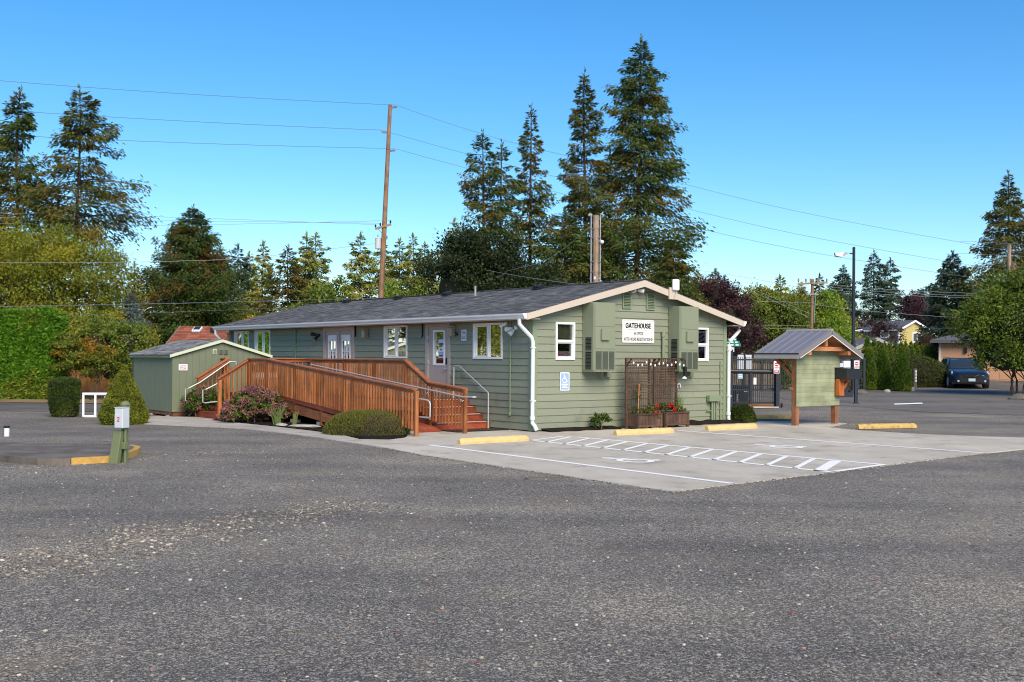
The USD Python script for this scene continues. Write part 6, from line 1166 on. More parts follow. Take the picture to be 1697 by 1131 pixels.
def conifer_mesh(seed, H, R, bare=0.06, nb=170, spray=0.34, fine=0.60, droop=0.22, dens=1.0, prof=0.85, rag=0.3, up=0.25, lean=0.0, gap=0.0, asym=0.0, wide=0.42):
    """trunk and limbs, and a crown of drooping sprays along ragged whorled branches"""
    spray = spray * fine; r = np.random.default_rng(seed); tr = MB(); LP, LD, LN, LL, LW_ = [], [], [], [], []
    hs = np.linspace(0, 1, 9); bend = r.normal(0, 0.10, (9, 2)).cumsum(0) * H / 40 * (hs[:, None] > 0)
    tx = lambda t: np.array([np.interp(t, hs, bend[:, 0]) + lean * H * t * t, np.interp(t, hs, bend[:, 1])])
    tr.tube([(tx(t)[0], tx(t)[1], H * t - 0.3 * (t == 0)) for t in np.linspace(0, 0.985, 12)], (0.0065 * H + 0.04) * (1 - np.linspace(0, 0.985, 12)) ** 0.8 + 0.012, 7)
    az0 = r.random() * 6.28
    nb = int(nb * 1.5)
    for i in range(nb):
        t = bare + (0.985 - bare) * ((i + r.random()) / nb) ** 0.92
        az = az0 + i * 2.39996 + r.normal(0, 0.7)
        if gap and meshkit.noise(np.array([t * 10.0 + seed * 3.1, math.cos(az) * 1.1, math.sin(az) * 1.1])) < gap + 0.08 and t < 0.93: continue
        w = R * min(1.0, ((1 - t) / (1 - bare - 0.10))) ** prof * (1 - 0.25 * ss(1 - (t - bare) / 0.10))
        w *= (1 + asym * math.cos(az)) * (0.72 + 0.55 * meshkit.noise(np.array([math.cos(az) * 1.2 + seed, math.sin(az) * 1.2, t * 7]))) * r.uniform(1 - rag, 1 + rag * 0.5)
        w *= min(1.0, 0.25 + (1 - t) / 0.13); L = max(w, 0.12 + 0.01 * R); o = np.array([*tx(t), H * t]); d = np.array([math.cos(az), math.sin(az), 0]); e = up * (1.7 * t - 0.6) + r.normal(0, 0.16) + 0.35 * (t > 0.93)
        s_ = np.linspace(0, 1, 5); curve = o + d * (s_ * L)[:, None] + np.array([0, 0, 1.0]) * (L * (e * s_ - droop * s_ ** 2 + 0.10 * s_ ** 4))[:, None]
        tr.tube(curve, 0.010 + 0.012 * L * (1 - s_) * 0.8, 3, caps=False)
        n = int((7 + L / spray * 14.0 * dens)); s = r.random(n) ** 0.75 * 0.94 + 0.06
        p = np.stack([np.interp(s, s_, curve[:, k]) for k in range(3)], 1); side = np.where(r.random(n) < 0.5, -1, 1); sd = np.array([-d[1], d[0], 0])
        wl = (wide * L * (1.02 - s) + 0.10) * r.random(n) ** 0.8 * np.where(s > 0.93, 0.2, 1)
        jig = r.normal(0, 0.05, (n, 3)) * L * [1, 1, 1.1]
        p = p + jig + sd * (side * wl)[:, None] + d * (wl * 0.35)[:, None] - np.array([0, 0, 1.0]) * (wl * r.uniform(0.05, 0.5, n) + r.random(n) * 0.06 * L)[:, None]
        D = d * 0.75 + sd * (side * r.uniform(0.1, 0.9, n))[:, None] + np.stack([r.normal(0, .2, n), r.normal(0, .2, n), -0.25 - 0.5 * r.random(n) + 0.9 * max(0.0, (t - 0.85) / 0.15)], 1)
        LP.append(p); LD.append(D); LN.append(np.stack([r.normal(0, .6, n), r.normal(0, .6, n), np.ones(n)], 1)); LL.append(spray * r.uniform(0.6, 1.3, n)); LW_.append(spray * r.uniform(0.26, 0.5, n) * (1 - 0.5 * (t > 0.95)))
    m = 26; zz = r.uniform(0.955, 1.005, m); LP.append(np.stack([tx(1.0)[0] + r.normal(0, 0.03, m), tx(1.0)[1] + r.normal(0, 0.03, m), H * zz], 1)); LD.append(np.stack([r.normal(0, .35, m), r.normal(0, .35, m), np.ones(m)], 1)); LN.append(rdir(r, m)); LL.append(spray * r.uniform(0.7, 1.4, m)); LW_.append(spray * r.uniform(0.2, 0.35, m))
    return tr, kites(np.concatenate(LP), np.concatenate(LD), np.concatenate(LN), np.concatenate(LL), np.concatenate(LW_))
def conifer(name, label, px, py, Y, mat, group=None, base=None, **k):
    p = at(px, py, Y); x, y = p[0], Y; z = float(zg(x, y)); H = p[2] - z
    t = thing(name, label, 'tree', (x - k.get('lean', 0) * H, y, z), 0, group); tr, cr = conifer_mesh(H=H, **k)
    part(t, 'trunk', tr, M['bark']); part(t, 'crown', cr, mat); return t
def blob_leaves(r, lobes, nclump, per, size, spread=0.55, shell=(0.62, 1.04), hang=0.0, aspect=0.55, up=0.3):
    vol = np.array([l[3] * l[4] * l[5] for l in lobes]) ** 0.67; vol = vol / vol.sum(); P, N = [], []
    for l, f in zip(lobes, vol):
        m = max(3, int(nclump * f)); d = rdir(r, m); d[:, 2] = np.where(d[:, 2] < -0.55, -d[:, 2] * 0.6, d[:, 2]); d = unit(d)
        rad = r.uniform(*shell, m) * (0.82 + 0.36 * meshkit.noise(d * 2.3 + l[0] * 3.1 + l[2]))
        c = np.array(l[:3]) + d * np.array(l[3:]) * rad[:, None]
        cs = spread * np.mean(l[3:]) * r.uniform(0.12, 0.34, m)
        q = np.repeat(c, per, 0) + r.normal(size=(m * per, 3)) * np.repeat(cs, per)[:, None] * [1, 1, 0.7]
        P.append(q); N.append(np.repeat(d, per, 0))
    P, N = np.concatenate(P), np.concatenate(N); n = len(P)
    D = rdir(r, n) + N * 0.5 + np.array([0, 0, -hang]); NN = N * 0.8 + rdir(r, n) * 0.8 + np.array([0, 0, up])
    return kites(P, D, NN, size * r.uniform(0.6, 1.3, n), size * aspect * r.uniform(0.7, 1.2, n))
def limbs(r, H, lobes, rad, base=(0, 0), fork=0.3, stems=1):
    tr = MB()
    for s in range(stems):
        a = s * 6.28 / max(stems, 1) + r.random(); b = np.array([base[0] + 0.25 * math.cos(a) * (stems > 1), base[1] + 0.25 * math.sin(a) * (stems > 1), -0.1]); f = np.array([base[0] + 0.06 * H * math.cos(a) * (stems > 1), base[1] + 0.06 * H * math.sin(a) * (stems > 1), H * fork])
        tr.tube([b, (b + f) / 2 + r.normal(0, 0.05, 3), f], [rad * 1.25, rad, rad * 0.8], 8)
        for l in (lobes if stems == 1 else lobes[s::stems]):
            for j in range(3):
                e = np.array(l[:3]) + r.normal(0, 0.4, 3) * np.array(l[3:]); m = (f + e) / 2 + r.normal(0, 0.12, 3) * H * 0.2 + [0, 0, 0.05 * H]
                tr.tube([f, m, e], [rad * 0.5, rad * 0.28, rad * 0.06], 5)
    return tr
def broadleaf(name, label, px, Y, lobes, mat, cat='tree', core=0.0, nclump=160, per=70, size=0.2, rad=0.14, group=None, seed=1, stems=1, fork=0.3, **k):
    x = ray(px, 590)[0] * Y; z = float(zg(x, Y)); r = np.random.default_rng(seed); t = thing(name, label, cat, (x, Y, z), 0, group)
    H = max(l[2] + l[5] for l in lobes)
    if core: part(t, 'inner_twigs', (lambda mb: [mb.add(np.array(S3.vertices) * np.array(l[3:]) * core * (0.85 + 0.3 * meshkit.noise(np.array(S3.vertices) * 3 + l[0]))[:, None] + np.array(l[:3]), S3.faces) for l in lobes] and mb)(MB()), M['darkcore'], smooth=True)
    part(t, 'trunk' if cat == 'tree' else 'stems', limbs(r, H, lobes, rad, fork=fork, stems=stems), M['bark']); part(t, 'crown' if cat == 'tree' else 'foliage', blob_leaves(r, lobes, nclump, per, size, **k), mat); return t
def clipped(name, label, loc, prof, mat, n, size, seed, core=0.86, cat='shrub', tuft=0.3, dirn='up', group=None, rough=0.10, sq=None, fr=3.0, aspect=0.5, scale=None):
    """a dense clipped or naturally tight plant: prof(t) -> (radius, z) for t in 0..1 from the ground to the top"""
    r = np.random.default_rng(seed); t = thing(name, label, cat, loc, 0, group); T = np.linspace(0, 1, 24); RZ = np.array([prof(q) for q in T])
    seg = np.hypot(np.diff(RZ[:, 0]), np.diff(RZ[:, 1])) * (RZ[:-1, 0] + RZ[1:, 0]) / 2 + 1e-6; cdf = np.concatenate([[0], np.cumsum(seg)]); cdf /= cdf[-1]
    tt = np.interp(r.random(n), cdf, T); th = r.random(n) * 2 * PI; rr_ = np.interp(tt, T, RZ[:, 0]); zz = np.interp(tt, T, RZ[:, 1])
    sx, sy = sq or (1, 1)
    def bump(th_, zz_, rr__): return 1 + rough * 2 * (meshkit.fbm(np.stack([np.cos(th_) * rr__ * fr, np.sin(th_) * rr__ * fr, zz_ * fr + seed], -1), 3) - 0.5)
    dr = np.gradient(RZ[:, 0], T); dz = np.gradient(RZ[:, 1], T); nr = np.interp(tt, T, dz); nz = np.interp(tt, T, -dr); ln = np.hypot(nr, nz) + 1e-9
    N = np.stack([np.cos(th) * nr / ln / sx, np.sin(th) * nr / ln / sy, nz / ln], 1); b = bump(th, zz, rr_) * (1 - 0.14 * r.random(n) ** 2)
    P = np.stack([np.cos(th) * rr_ * b * sx, np.sin(th) * rr_ * b * sy, zz * (0.9 + 0.1 * b)], 1)
    D = N * 0.7 + rdir(r, n) * 0.75 + np.array([0, 0, tuft]); NN = N + rdir(r, n) * 0.7
    g = np.linspace(0, 2 * PI, 33)[:-1]; V = np.stack([np.outer(RZ[:, 0], np.cos(g)) * sx, np.outer(RZ[:, 0], np.sin(g)) * sy, np.repeat(RZ[:, 1:2], 32, 1)], -1)
    V = V * [core, core, 0.96]; k = np.arange(24 * 32).reshape(24, 32); kk = np.concatenate([k, k[:, :1]], 1)
    part(t, 'inner_twigs', (V.reshape(-1, 3), np.stack([kk[:-1, :-1], kk[:-1, 1:], kk[1:, 1:], kk[1:, :-1]], -1).reshape(-1, 4)), M['darkcore'], smooth=True)
    part(t, 'foliage', kites(P - N * size * 0.25, D, NN, size * r.uniform(0.6, 1.35, n), size * aspect * r.uniform(0.7, 1.2, n)), mat); return t

G1, G2, G3 = (0.018, 0.038, 0.014), (0.034, 0.064, 0.022), (0.060, 0.100, 0.034)
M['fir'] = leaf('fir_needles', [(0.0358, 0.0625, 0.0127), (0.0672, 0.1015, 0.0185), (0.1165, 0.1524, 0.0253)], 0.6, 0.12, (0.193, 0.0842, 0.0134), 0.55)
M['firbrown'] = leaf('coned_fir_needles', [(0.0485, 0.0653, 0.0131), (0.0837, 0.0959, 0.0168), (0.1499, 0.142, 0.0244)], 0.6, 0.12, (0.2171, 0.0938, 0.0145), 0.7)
M['firpale'] = leaf('sunlit_fir_needles', [(0.1053, 0.1524, 0.0306), (0.1975, 0.2298, 0.0417), (0.3421, 0.3281, 0.0625)], 0.6, 0.2, (0.7434, 0.5463, 0.1079), 0.5)  # paler than the other firs: golden sunlight put into the needle colour
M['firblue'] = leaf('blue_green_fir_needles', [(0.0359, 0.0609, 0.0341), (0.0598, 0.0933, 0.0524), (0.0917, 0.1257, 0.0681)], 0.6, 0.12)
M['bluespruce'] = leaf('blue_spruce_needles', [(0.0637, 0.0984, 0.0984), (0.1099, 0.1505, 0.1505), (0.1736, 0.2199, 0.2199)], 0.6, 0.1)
M['redwood'] = leaf('dark_red_tipped_needles', [(0.0238, 0.0512, 0.0093), (0.0477, 0.0842, 0.0145), (0.0835, 0.1208, 0.0187)], 0.6, 0.1, (0.1705, 0.0522, 0.0108), 0.8)
M['maple'] = leaf('yellowing_maple_leaves', [(0.0862, 0.115, 0.012), (0.1782, 0.207, 0.018), (0.3105, 0.3047, 0.026)], 0.5, 0.3, (0.414, 0.322, 0.026), 0.5)
M['green'] = leaf('mid_green_leaves', [(0.0787, 0.1299, 0.0181), (0.1486, 0.1986, 0.0261), (0.2621, 0.2826, 0.0361)], 0.5, 0.3, (0.4976, 0.4132, 0.0499), 0.4)
M['bright'] = leaf('bright_green_leaves', [(0.1263, 0.2173, 0.023), (0.2127, 0.3195, 0.0315), (0.3191, 0.4091, 0.0471)], 0.5, 0.35, (0.4732, 0.4875, 0.0467), 0.5)
M['yellow'] = leaf('bright_yellow_leaves', [(0.6611, 0.4196, 0.0208), (0.8041, 0.5468, 0.0313), (0.8041, 0.6611, 0.0625)], 0.5, 0.35)
M['yellowgreen'] = leaf('yellow_green_leaves', [(0.2391, 0.2299, 0.0171), (0.3587, 0.3136, 0.0257), (0.4565, 0.3763, 0.0428)], 0.5, 0.35)
M['plum'] = leaf('dark_plum_leaves', [(0.0297, 0.0129, 0.0189), (0.0516, 0.0198, 0.0268), (0.0893, 0.0357, 0.0417)], 0.5, 0.2, (0.1581, 0.0646, 0.0646), 0.8)
M['hedge'] = leaf('clipped_hedge_leaves', [(0.0544, 0.1492, 0.0102), (0.1026, 0.2281, 0.0142), (0.1787, 0.3248, 0.0223)], 0.5, 0.25, (0.2745, 0.2355, 0.0374), 0.7)
M['box'] = leaf('dark_clipped_leaves', [(0.0223, 0.0403, 0.0075), (0.0415, 0.0699, 0.0101), (0.0719, 0.1009, 0.0151)], 0.5, 0.2, (0.1651, 0.1987, 0.0248), 1.5)
M['spruce'] = leaf('dwarf_spruce_needles', [(0.0743, 0.0985, 0.0093), (0.1337, 0.1568, 0.0121), (0.2042, 0.2165, 0.0186)], 0.55, 0.2, (0.2574, 0.2691, 0.0232), 2.5)
M['arbor'] = leaf('arborvitae_leaves', [(0.0376, 0.0877, 0.0093), (0.0788, 0.1441, 0.013), (0.1501, 0.2115, 0.0204)], 0.55, 0.2, (0.344, 0.3352, 0.037), 1.2)
M['shrubmix'] = leaf('mixed_shrub_leaves', [(0.0694, 0.1202, 0.0153), (0.1389, 0.1736, 0.0219), (0.2362, 0.2204, 0.0263)], 0.5, 0.3, (0.6436, 0.2093, 0.0298), 1.1)
M['bigbush'] = leaf('dense_bush_leaves', [(0.030, 0.062, 0.010), (0.085, 0.135, 0.016), (0.240, 0.300, 0.032)], 0.45, 0.3, (0.22, 0.25, 0.028), 0.9)
M['heather'] = leaf('heather_sprigs', [(0.0734, 0.0822, 0.0161), (0.1284, 0.1306, 0.022), (0.1908, 0.1798, 0.033)], 0.7, 0.15, (0.125, 0.078, 0.062), 1.0)
M['hydleaf'] = leaf('hydrangea_leaves', [(0.0385, 0.0845, 0.0121), (0.0769, 0.1426, 0.0156), (0.1428, 0.1954, 0.0217)], 0.5, 0.3)
M['petal'] = leaf('dried_rose_petals', [(0.1543, 0.0556, 0.0663), (0.2455, 0.0927, 0.1034), (0.3648, 0.1723, 0.1458)], 0.7, 0.25, (0.5054, 0.2938, 0.1561), 3.0)
M['iris'] = leaf('iris_blades', [(0.0952, 0.1508, 0.0397), (0.1587, 0.2143, 0.0635), (0.2381, 0.2699, 0.0873)], 0.5, 0.3)
M['geranium'] = leaf('red_geranium_petals', [(0.5365, 0.0161, 0.0215), (0.6652, 0.0322, 0.0322), (0.5901, 0.0215, 0.0429)], 0.6, 0.2)
M['vine'] = leaf('planter_leaves', [(0.0375, 0.0682, 0.0123), (0.0751, 0.1092, 0.0205), (0.1433, 0.1365, 0.0307)], 0.5, 0.3, (0.36, 0.24, 0.07), 4.0)

# ---- tall firs right of centre
conifer('fir_tree', 'tallest dark fir behind the gatehouse, with a full ragged crown', 1055, 63, 62, M['fir'], seed=11, R=4.2, bare=0.10, nb=250, spray=0.40, droop=0.28, prof=0.62, rag=0.40, up=0.30, dens=1.0, gap=0.18)
conifer('fir_tree', 'narrow brown coned fir left of the tallest fir', 969, 118, 61, M['firbrown'], seed=12, R=2.35, bare=0.10, nb=210, spray=0.36, droop=0.22, prof=0.60, rag=0.40, up=0.30, gap=0.16)
conifer('fir_tree', 'slim pointed fir between the coned fir and the forked fir', 873, 180, 60, M['firbrown'], seed=13, R=2.2, bare=0.12, nb=150, spray=0.36, droop=0.18, prof=0.75, rag=0.45, up=0.35, gap=0.30)
conifer('fir_tree', 'ragged fir with a forked leaning top, leftmost of the tall central firs', 797, 220, 58, M['fir'], seed=14, R=2.3, bare=0.10, nb=150, spray=0.36, droop=0.20, prof=0.45, rag=0.5, up=0.35, gap=0.30, lean=-0.01)
conifer('fir_tree', 'short fir filling the gap below the forked fir', 832, 238, 59, M['fir'], seed=15, R=2.2, bare=0.12, nb=110, spray=0.36, droop=0.22, prof=0.55, rag=0.5, up=0.30, gap=0.32)
conifer('fir_tree', 'low spreading fir at the foot of the coned fir', 935, 352, 58, M['fir'], seed=16, R=3.3, bare=0.05, nb=120, spray=0.38, droop=0.25, prof=0.5, rag=0.35)
conifer('fir_tree', 'low dark fir at the right foot of the tallest fir', 1120, 398, 58, M['fir'], seed=17, R=2.1, bare=0.05, nb=110, spray=0.34, droop=0.25, prof=0.55, rag=0.35)
broadleaf('dark_oak', 'rounded dark green tree below the forked fir, left of the service pole', 790, 55, [(-0.9, 0, 5.0, 2.3, 2.2, 2.6), (1.2, 0.2, 4.8, 2.2, 2.2, 2.5), (0.1, 0, 6.7, 1.9, 1.8, 1.6), (3.2, 0.4, 4.4, 1.8, 1.8, 2.2)], leaf('dark_oak_leaves', [(0.0131, 0.0222, 0.0065), (0.0249, 0.0379, 0.0105), (0.0458, 0.0576, 0.0157)], 0.5, 0.2), core=0.42, nclump=420, per=64, size=0.17, seed=31)
# ---- tall firs at the left edge and at the right edge
conifer('fir_tree', 'tall fir cut by the left edge of the picture', 31, 148, 58, M['fir'], seed=21, R=3.1, bare=0.15, nb=210, spray=0.38, droop=0.30, prof=0.60, rag=0.42, up=0.28, gap=0.15)
conifer('fir_tree', 'tall open fir with drooping limbs above the yellow maple', 130, 148, 57, M['firbrown'], seed=22, R=3.2, bare=0.25, nb=165, spray=0.38, droop=0.32, prof=0.55, rag=0.5, up=0.30, gap=0.26, asym=0.15)
conifer('fir_tree', 'tall open fir at the right edge above the big bush', 1669, 287, 84, M['firbrown'], seed=23, R=4.0, bare=0.20, nb=150, spray=0.44, droop=0.30, prof=0.85, rag=0.42, up=0.25, gap=0.25, asym=-0.1)
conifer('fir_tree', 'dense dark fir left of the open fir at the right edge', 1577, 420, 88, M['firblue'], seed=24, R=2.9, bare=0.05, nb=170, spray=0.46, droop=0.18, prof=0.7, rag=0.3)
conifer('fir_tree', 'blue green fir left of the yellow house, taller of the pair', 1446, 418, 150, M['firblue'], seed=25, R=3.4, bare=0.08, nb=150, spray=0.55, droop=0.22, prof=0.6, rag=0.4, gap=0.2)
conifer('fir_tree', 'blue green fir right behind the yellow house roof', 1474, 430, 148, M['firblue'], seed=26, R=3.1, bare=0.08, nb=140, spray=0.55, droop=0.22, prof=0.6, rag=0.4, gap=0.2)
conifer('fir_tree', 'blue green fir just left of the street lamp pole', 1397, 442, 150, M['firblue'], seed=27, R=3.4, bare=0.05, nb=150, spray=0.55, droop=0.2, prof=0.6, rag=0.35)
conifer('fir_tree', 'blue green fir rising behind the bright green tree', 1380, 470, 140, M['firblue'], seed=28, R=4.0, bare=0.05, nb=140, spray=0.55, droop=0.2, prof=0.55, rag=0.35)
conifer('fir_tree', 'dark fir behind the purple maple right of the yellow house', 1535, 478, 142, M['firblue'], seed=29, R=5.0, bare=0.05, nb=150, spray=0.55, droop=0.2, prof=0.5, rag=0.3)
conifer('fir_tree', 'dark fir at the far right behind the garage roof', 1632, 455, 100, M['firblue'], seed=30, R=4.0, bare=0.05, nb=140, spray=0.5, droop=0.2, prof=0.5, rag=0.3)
# ---- the big red tipped conifer
conifer('redwood_tree', 'broad dark conifer with red brown tips behind the red roofed house', 322, 343, 60, M['redwood'], seed=41, R=4.5, bare=0.02, nb=330, spray=0.30, droop=0.12, prof=0.72, rag=0.28, up=0.15, dens=0.95, wide=0.5)
conifer('blue_spruce', 'silvery blue spruce between the yellow maple and the red tipped conifer', 216, 488, 54, M['bluespruce'], seed=42, R=1.9, bare=0.03, nb=120, spray=0.20, droop=0.05, prof=0.8, rag=0.25, up=0.2)
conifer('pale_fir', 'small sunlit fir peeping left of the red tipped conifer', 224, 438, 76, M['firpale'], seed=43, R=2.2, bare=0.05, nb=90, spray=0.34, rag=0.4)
# ---- distant sunlit firs over the roof: a few shapes, copied
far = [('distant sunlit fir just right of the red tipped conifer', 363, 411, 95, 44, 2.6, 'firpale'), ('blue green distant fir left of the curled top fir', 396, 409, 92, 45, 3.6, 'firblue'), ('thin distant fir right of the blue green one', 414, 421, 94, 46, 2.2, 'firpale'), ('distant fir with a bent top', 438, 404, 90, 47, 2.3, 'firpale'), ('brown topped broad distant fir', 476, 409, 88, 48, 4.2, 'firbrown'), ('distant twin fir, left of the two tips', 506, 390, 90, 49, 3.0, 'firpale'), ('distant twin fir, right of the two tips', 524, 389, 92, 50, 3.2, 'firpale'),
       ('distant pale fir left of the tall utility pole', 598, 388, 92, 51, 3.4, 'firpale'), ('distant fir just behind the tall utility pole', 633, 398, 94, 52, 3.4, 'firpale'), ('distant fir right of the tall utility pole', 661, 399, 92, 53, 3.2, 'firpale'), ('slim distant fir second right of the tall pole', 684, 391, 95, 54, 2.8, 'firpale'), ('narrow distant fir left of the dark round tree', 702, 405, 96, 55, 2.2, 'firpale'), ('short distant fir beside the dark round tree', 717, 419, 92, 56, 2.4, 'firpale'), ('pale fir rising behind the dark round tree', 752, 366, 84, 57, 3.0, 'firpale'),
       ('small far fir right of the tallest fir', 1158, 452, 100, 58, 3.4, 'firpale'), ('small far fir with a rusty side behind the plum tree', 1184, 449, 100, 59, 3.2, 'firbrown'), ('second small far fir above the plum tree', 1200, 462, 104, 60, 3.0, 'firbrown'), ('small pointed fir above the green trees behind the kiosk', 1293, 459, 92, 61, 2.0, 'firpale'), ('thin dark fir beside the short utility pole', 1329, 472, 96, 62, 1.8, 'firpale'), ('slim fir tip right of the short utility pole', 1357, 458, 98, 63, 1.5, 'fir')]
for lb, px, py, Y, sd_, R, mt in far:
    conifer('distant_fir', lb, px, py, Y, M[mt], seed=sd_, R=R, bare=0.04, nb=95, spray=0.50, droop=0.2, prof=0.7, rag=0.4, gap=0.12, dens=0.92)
broadleaf('distant_tree', 'bright green rounded tree left of the gap in the far tree line', 553, 86, [(0, 0, 3.6, 2.6, 2, 3.6), (-1.8, 0.4, 3.2, 2.2, 2, 3.2), (1.5, 0, 2.8, 1.6, 1.5, 2.8), (0.0, 0, 6.2, 1.5, 1.5, 1.6)], M['green'], nclump=150, per=60, size=0.30, seed=64)
broadleaf('distant_tree', 'light green low tree right at the foot of the tall utility pole', 668, 80, [(0, 0, 4.4, 2.2, 1.8, 2.6), (1.3, 0, 3.6, 1.6, 1.6, 2.4)], M['bright'], nclump=100, per=60, size=0.26, seed=65)
broadleaf('distant_tree', 'bright yellow little tree behind the far end of the roof', 391, 62, [(0, 0, 3.7, 0.9, 0.8, 0.75), (0.7, 0, 3.45, 0.6, 0.6, 0.55), (-0.5, 0, 3.5, 0.6, 0.6, 0.6)], M['yellow'], nclump=70, per=60, size=0.13, rad=0.06, seed=66)
for lb, px, Y, w_, h_, sd_, mt in (('low mixed woodland mass behind the far end of the roof', 440, 84, 4.5, 5.5, 67, 'green'), ('low woodland mass left of the tall pole', 590, 88, 4.5, 4.6, 68, 'green'), ('low woodland mass right of the tall pole', 700, 84, 4.5, 5.4, 69, 'green')):
    broadleaf('distant_thicket', lb, px, Y, [(-w_ * 0.6, 0, h_ * 0.5, w_ * 0.7, 1.8, h_ * 0.5), (w_ * 0.5, 0.4, h_ * 0.45, w_ * 0.7, 1.8, h_ * 0.5)], M[mt], nclump=130, per=60, size=0.32, seed=sd_)
# ---- broadleaf trees, left
broadleaf('yellow_maple', 'large yellow green maple turning gold behind the tall hedge', 92, 53.5, [(-2.6, 0, 4.6, 2.9, 2.6, 3.0), (0.7, 0, 4.4, 2.9, 2.6, 3.1), (-1.2, 0, 6.6, 2.4, 2.2, 1.7), (1.7, 0.2, 5.6, 1.6, 1.9, 2.0), (-3.9, 0, 6.0, 1.8, 1.8, 1.6), (2.4, 0, 3.0, 1.2, 1.6, 2.2), (0.2, -0.4, 2.6, 2.6, 2, 1.9)], M['maple'], nclump=620, per=80, size=0.15, seed=71, hang=0.6, aspect=0.42)
broadleaf('green_shrub', 'loose green shrub left of the shed roof under the maple', 212, 46.5, [(0, 0, 2.2, 1.2, 1.0, 1.1), (-1.2, 0, 2.1, 1.2, 0.9, 1.3), (0.6, 0.2, 1.6, 0.9, 0.8, 1.0), (-0.4, 0, 1.2, 1.5, 0.9, 0.9), (-2.2, 0.4, 1.9, 1.2, 0.9, 1.5)], M['green'], cat='shrub', nclump=300, per=60, size=0.12, rad=0.04, seed=72, stems=5, fork=0.12, core=0.5)
broadleaf('berry_shrub', 'mixed shrub with orange berries between the tall hedge and the fence', 124, 45.5, [(0, 0, 1.75, 0.95, 0.8, 0.85), (0.9, 0.1, 1.55, 0.7, 0.7, 0.6), (-0.6, 0, 1.7, 0.8, 0.7, 0.9)], M['shrubmix'], cat='shrub', nclump=110, per=60, size=0.12, rad=0.03, seed=73, stems=4)
broadleaf('berry_shrub', 'thin shrub with bare lower stems before the orange fence', 160, 45.0, [(0, 0, 1.35, 0.7, 0.6, 0.55), (0.5, 0, 1.7, 0.5, 0.5, 0.45)], M['shrubmix'], cat='shrub', nclump=44, per=36, size=0.10, rad=0.03, seed=74, stems=4)
# ---- broadleaf trees, right
broadleaf('plum_tree', 'dark purple plum tree behind the right gable corner', 1192, 62, [(-0.6, 0, 4.8, 1.6, 1.5, 1.1), (0.3, 0, 3.7, 1.7, 1.6, 1.4), (1.4, 0, 2.6, 1.2, 1.2, 1.2), (0.3, 0, 2.0, 1.6, 1.4, 1.3)], M['plum'], core=0.6, nclump=260, per=64, size=0.14, seed=75)
broadleaf('green_tree', 'broad green tree behind the gate, right of the plum tree', 1262, 70, [(-0.8, 0, 3.9, 2.0, 1.8, 1.8), (1.3, 0, 3.8, 1.9, 1.8, 1.8), (0.2, 0, 2.3, 2.6, 1.9, 1.8), (-0.2, 0, 5.0, 1.2, 1.2, 0.8), (2.4, 0, 2.5, 1.5, 1.5, 1.8)], M['green'], core=0.55, nclump=460, per=64, size=0.17, seed=76)
broadleaf('green_tree', 'green and gold tree just behind the short utility pole', 1328, 74, [(-0.2, 0, 3.9, 1.6, 1.5, 2.0), (0.9, 0, 2.6, 1.6, 1.5, 1.8), (0.0, 0, 4.8, 1.0, 1.0, 0.9)], leaf('green_gold_leaves', [(0.0493, 0.0691, 0.0132), (0.1052, 0.1085, 0.0184), (0.1842, 0.1578, 0.0263)], 0.5, 0.3, (0.30, 0.2, 0.03), 0.7), nclump=200, per=64, size=0.17, seed=77)
broadleaf('bright_tree', 'bright lime green tree between the short utility pole and the lamp post', 1368, 72, [(0, 0, 3.4, 1.4, 1.3, 1.9), (0.2, 0, 4.9, 0.75, 0.7, 1.1), (0.7, 0, 2.8, 1.2, 1.1, 1.5), (-0.5, 0, 3.0, 1.0, 1.1, 1.5)], M['bright'], nclump=220, per=60, size=0.16, seed=78)
broadleaf('yellow_bush', 'yellow green bush left of the yellow house roof', 1394, 78, [(0, 0, 3.0, 1.3, 1.0, 1.3), (-1.0, 0, 2.4, 1.2, 1, 1.3)], M['yellowgreen'], cat='shrub', nclump=90, per=60, size=0.16, seed=79)
broadleaf('plum_tree', 'small purple tree in front of the yellow house roof', 1452, 84, [(-0.9, 0, 3.0, 1.2, 1.0, 1.1), (0.8, 0, 2.8, 1.2, 1.0, 1.2), (0.0, 0, 3.5, 0.8, 0.8, 0.6)], leaf('purple_thin_leaves', [(0.0319, 0.0156, 0.0198), (0.0531, 0.0255, 0.0283), (0.085, 0.046, 0.0425)], 0.5, 0.25), nclump=110, per=40, size=0.13, seed=80)
broadleaf('plum_tree', 'rusty purple maple right of the yellow house gable', 1516, 132, [(0, 0, 6.0, 2.0, 1.8, 2.4), (0.8, 0, 4.0, 2.4, 1.8, 2.6), (-0.2, 0, 7.9, 1.2, 1.1, 1.1)], M['plum'], nclump=200, per=60, size=0.22, seed=81)
broadleaf('red_shrub', 'low red brown shrub left of the peach garage', 1547, 66, [(0, 0, 1.7, 0.9, 0.7, 0.9), (-0.5, 0, 1.6, 0.7, 0.6, 0.7)], leaf('rust_shrub_leaves', [(0.0559, 0.024, 0.016), (0.0958, 0.0399, 0.024), (0.0799, 0.0799, 0.024)], 0.5, 0.25), cat='shrub', nclump=60, per=50, size=0.12, rad=0.05, seed=82, stems=2)
broadleaf('large_bush', 'large dense multi stemmed bush at the right edge beside the car', 1690, 47.5, [(-0.2, 0, 3.2, 2.35, 1.8, 1.65), (-1.25, 0, 3.0, 1.4, 1.2, 1.15), (0.5, 0, 4.3, 1.6, 1.5, 1.15), (-0.75, -0.2, 1.75, 1.1, 1.0, 1.0), (0.3, 0, 1.8, 1.6, 1.3, 1.2), (1.7, 0, 3.0, 1.8, 1.6, 2.0)], M['bigbush'], core=0.66, nclump=1000, per=60, size=0.15, seed=83, rad=0.05, stems=6, fork=0.12, hang=-0.1, aspect=0.42, spread=0.62, shell=(0.45, 1.06))
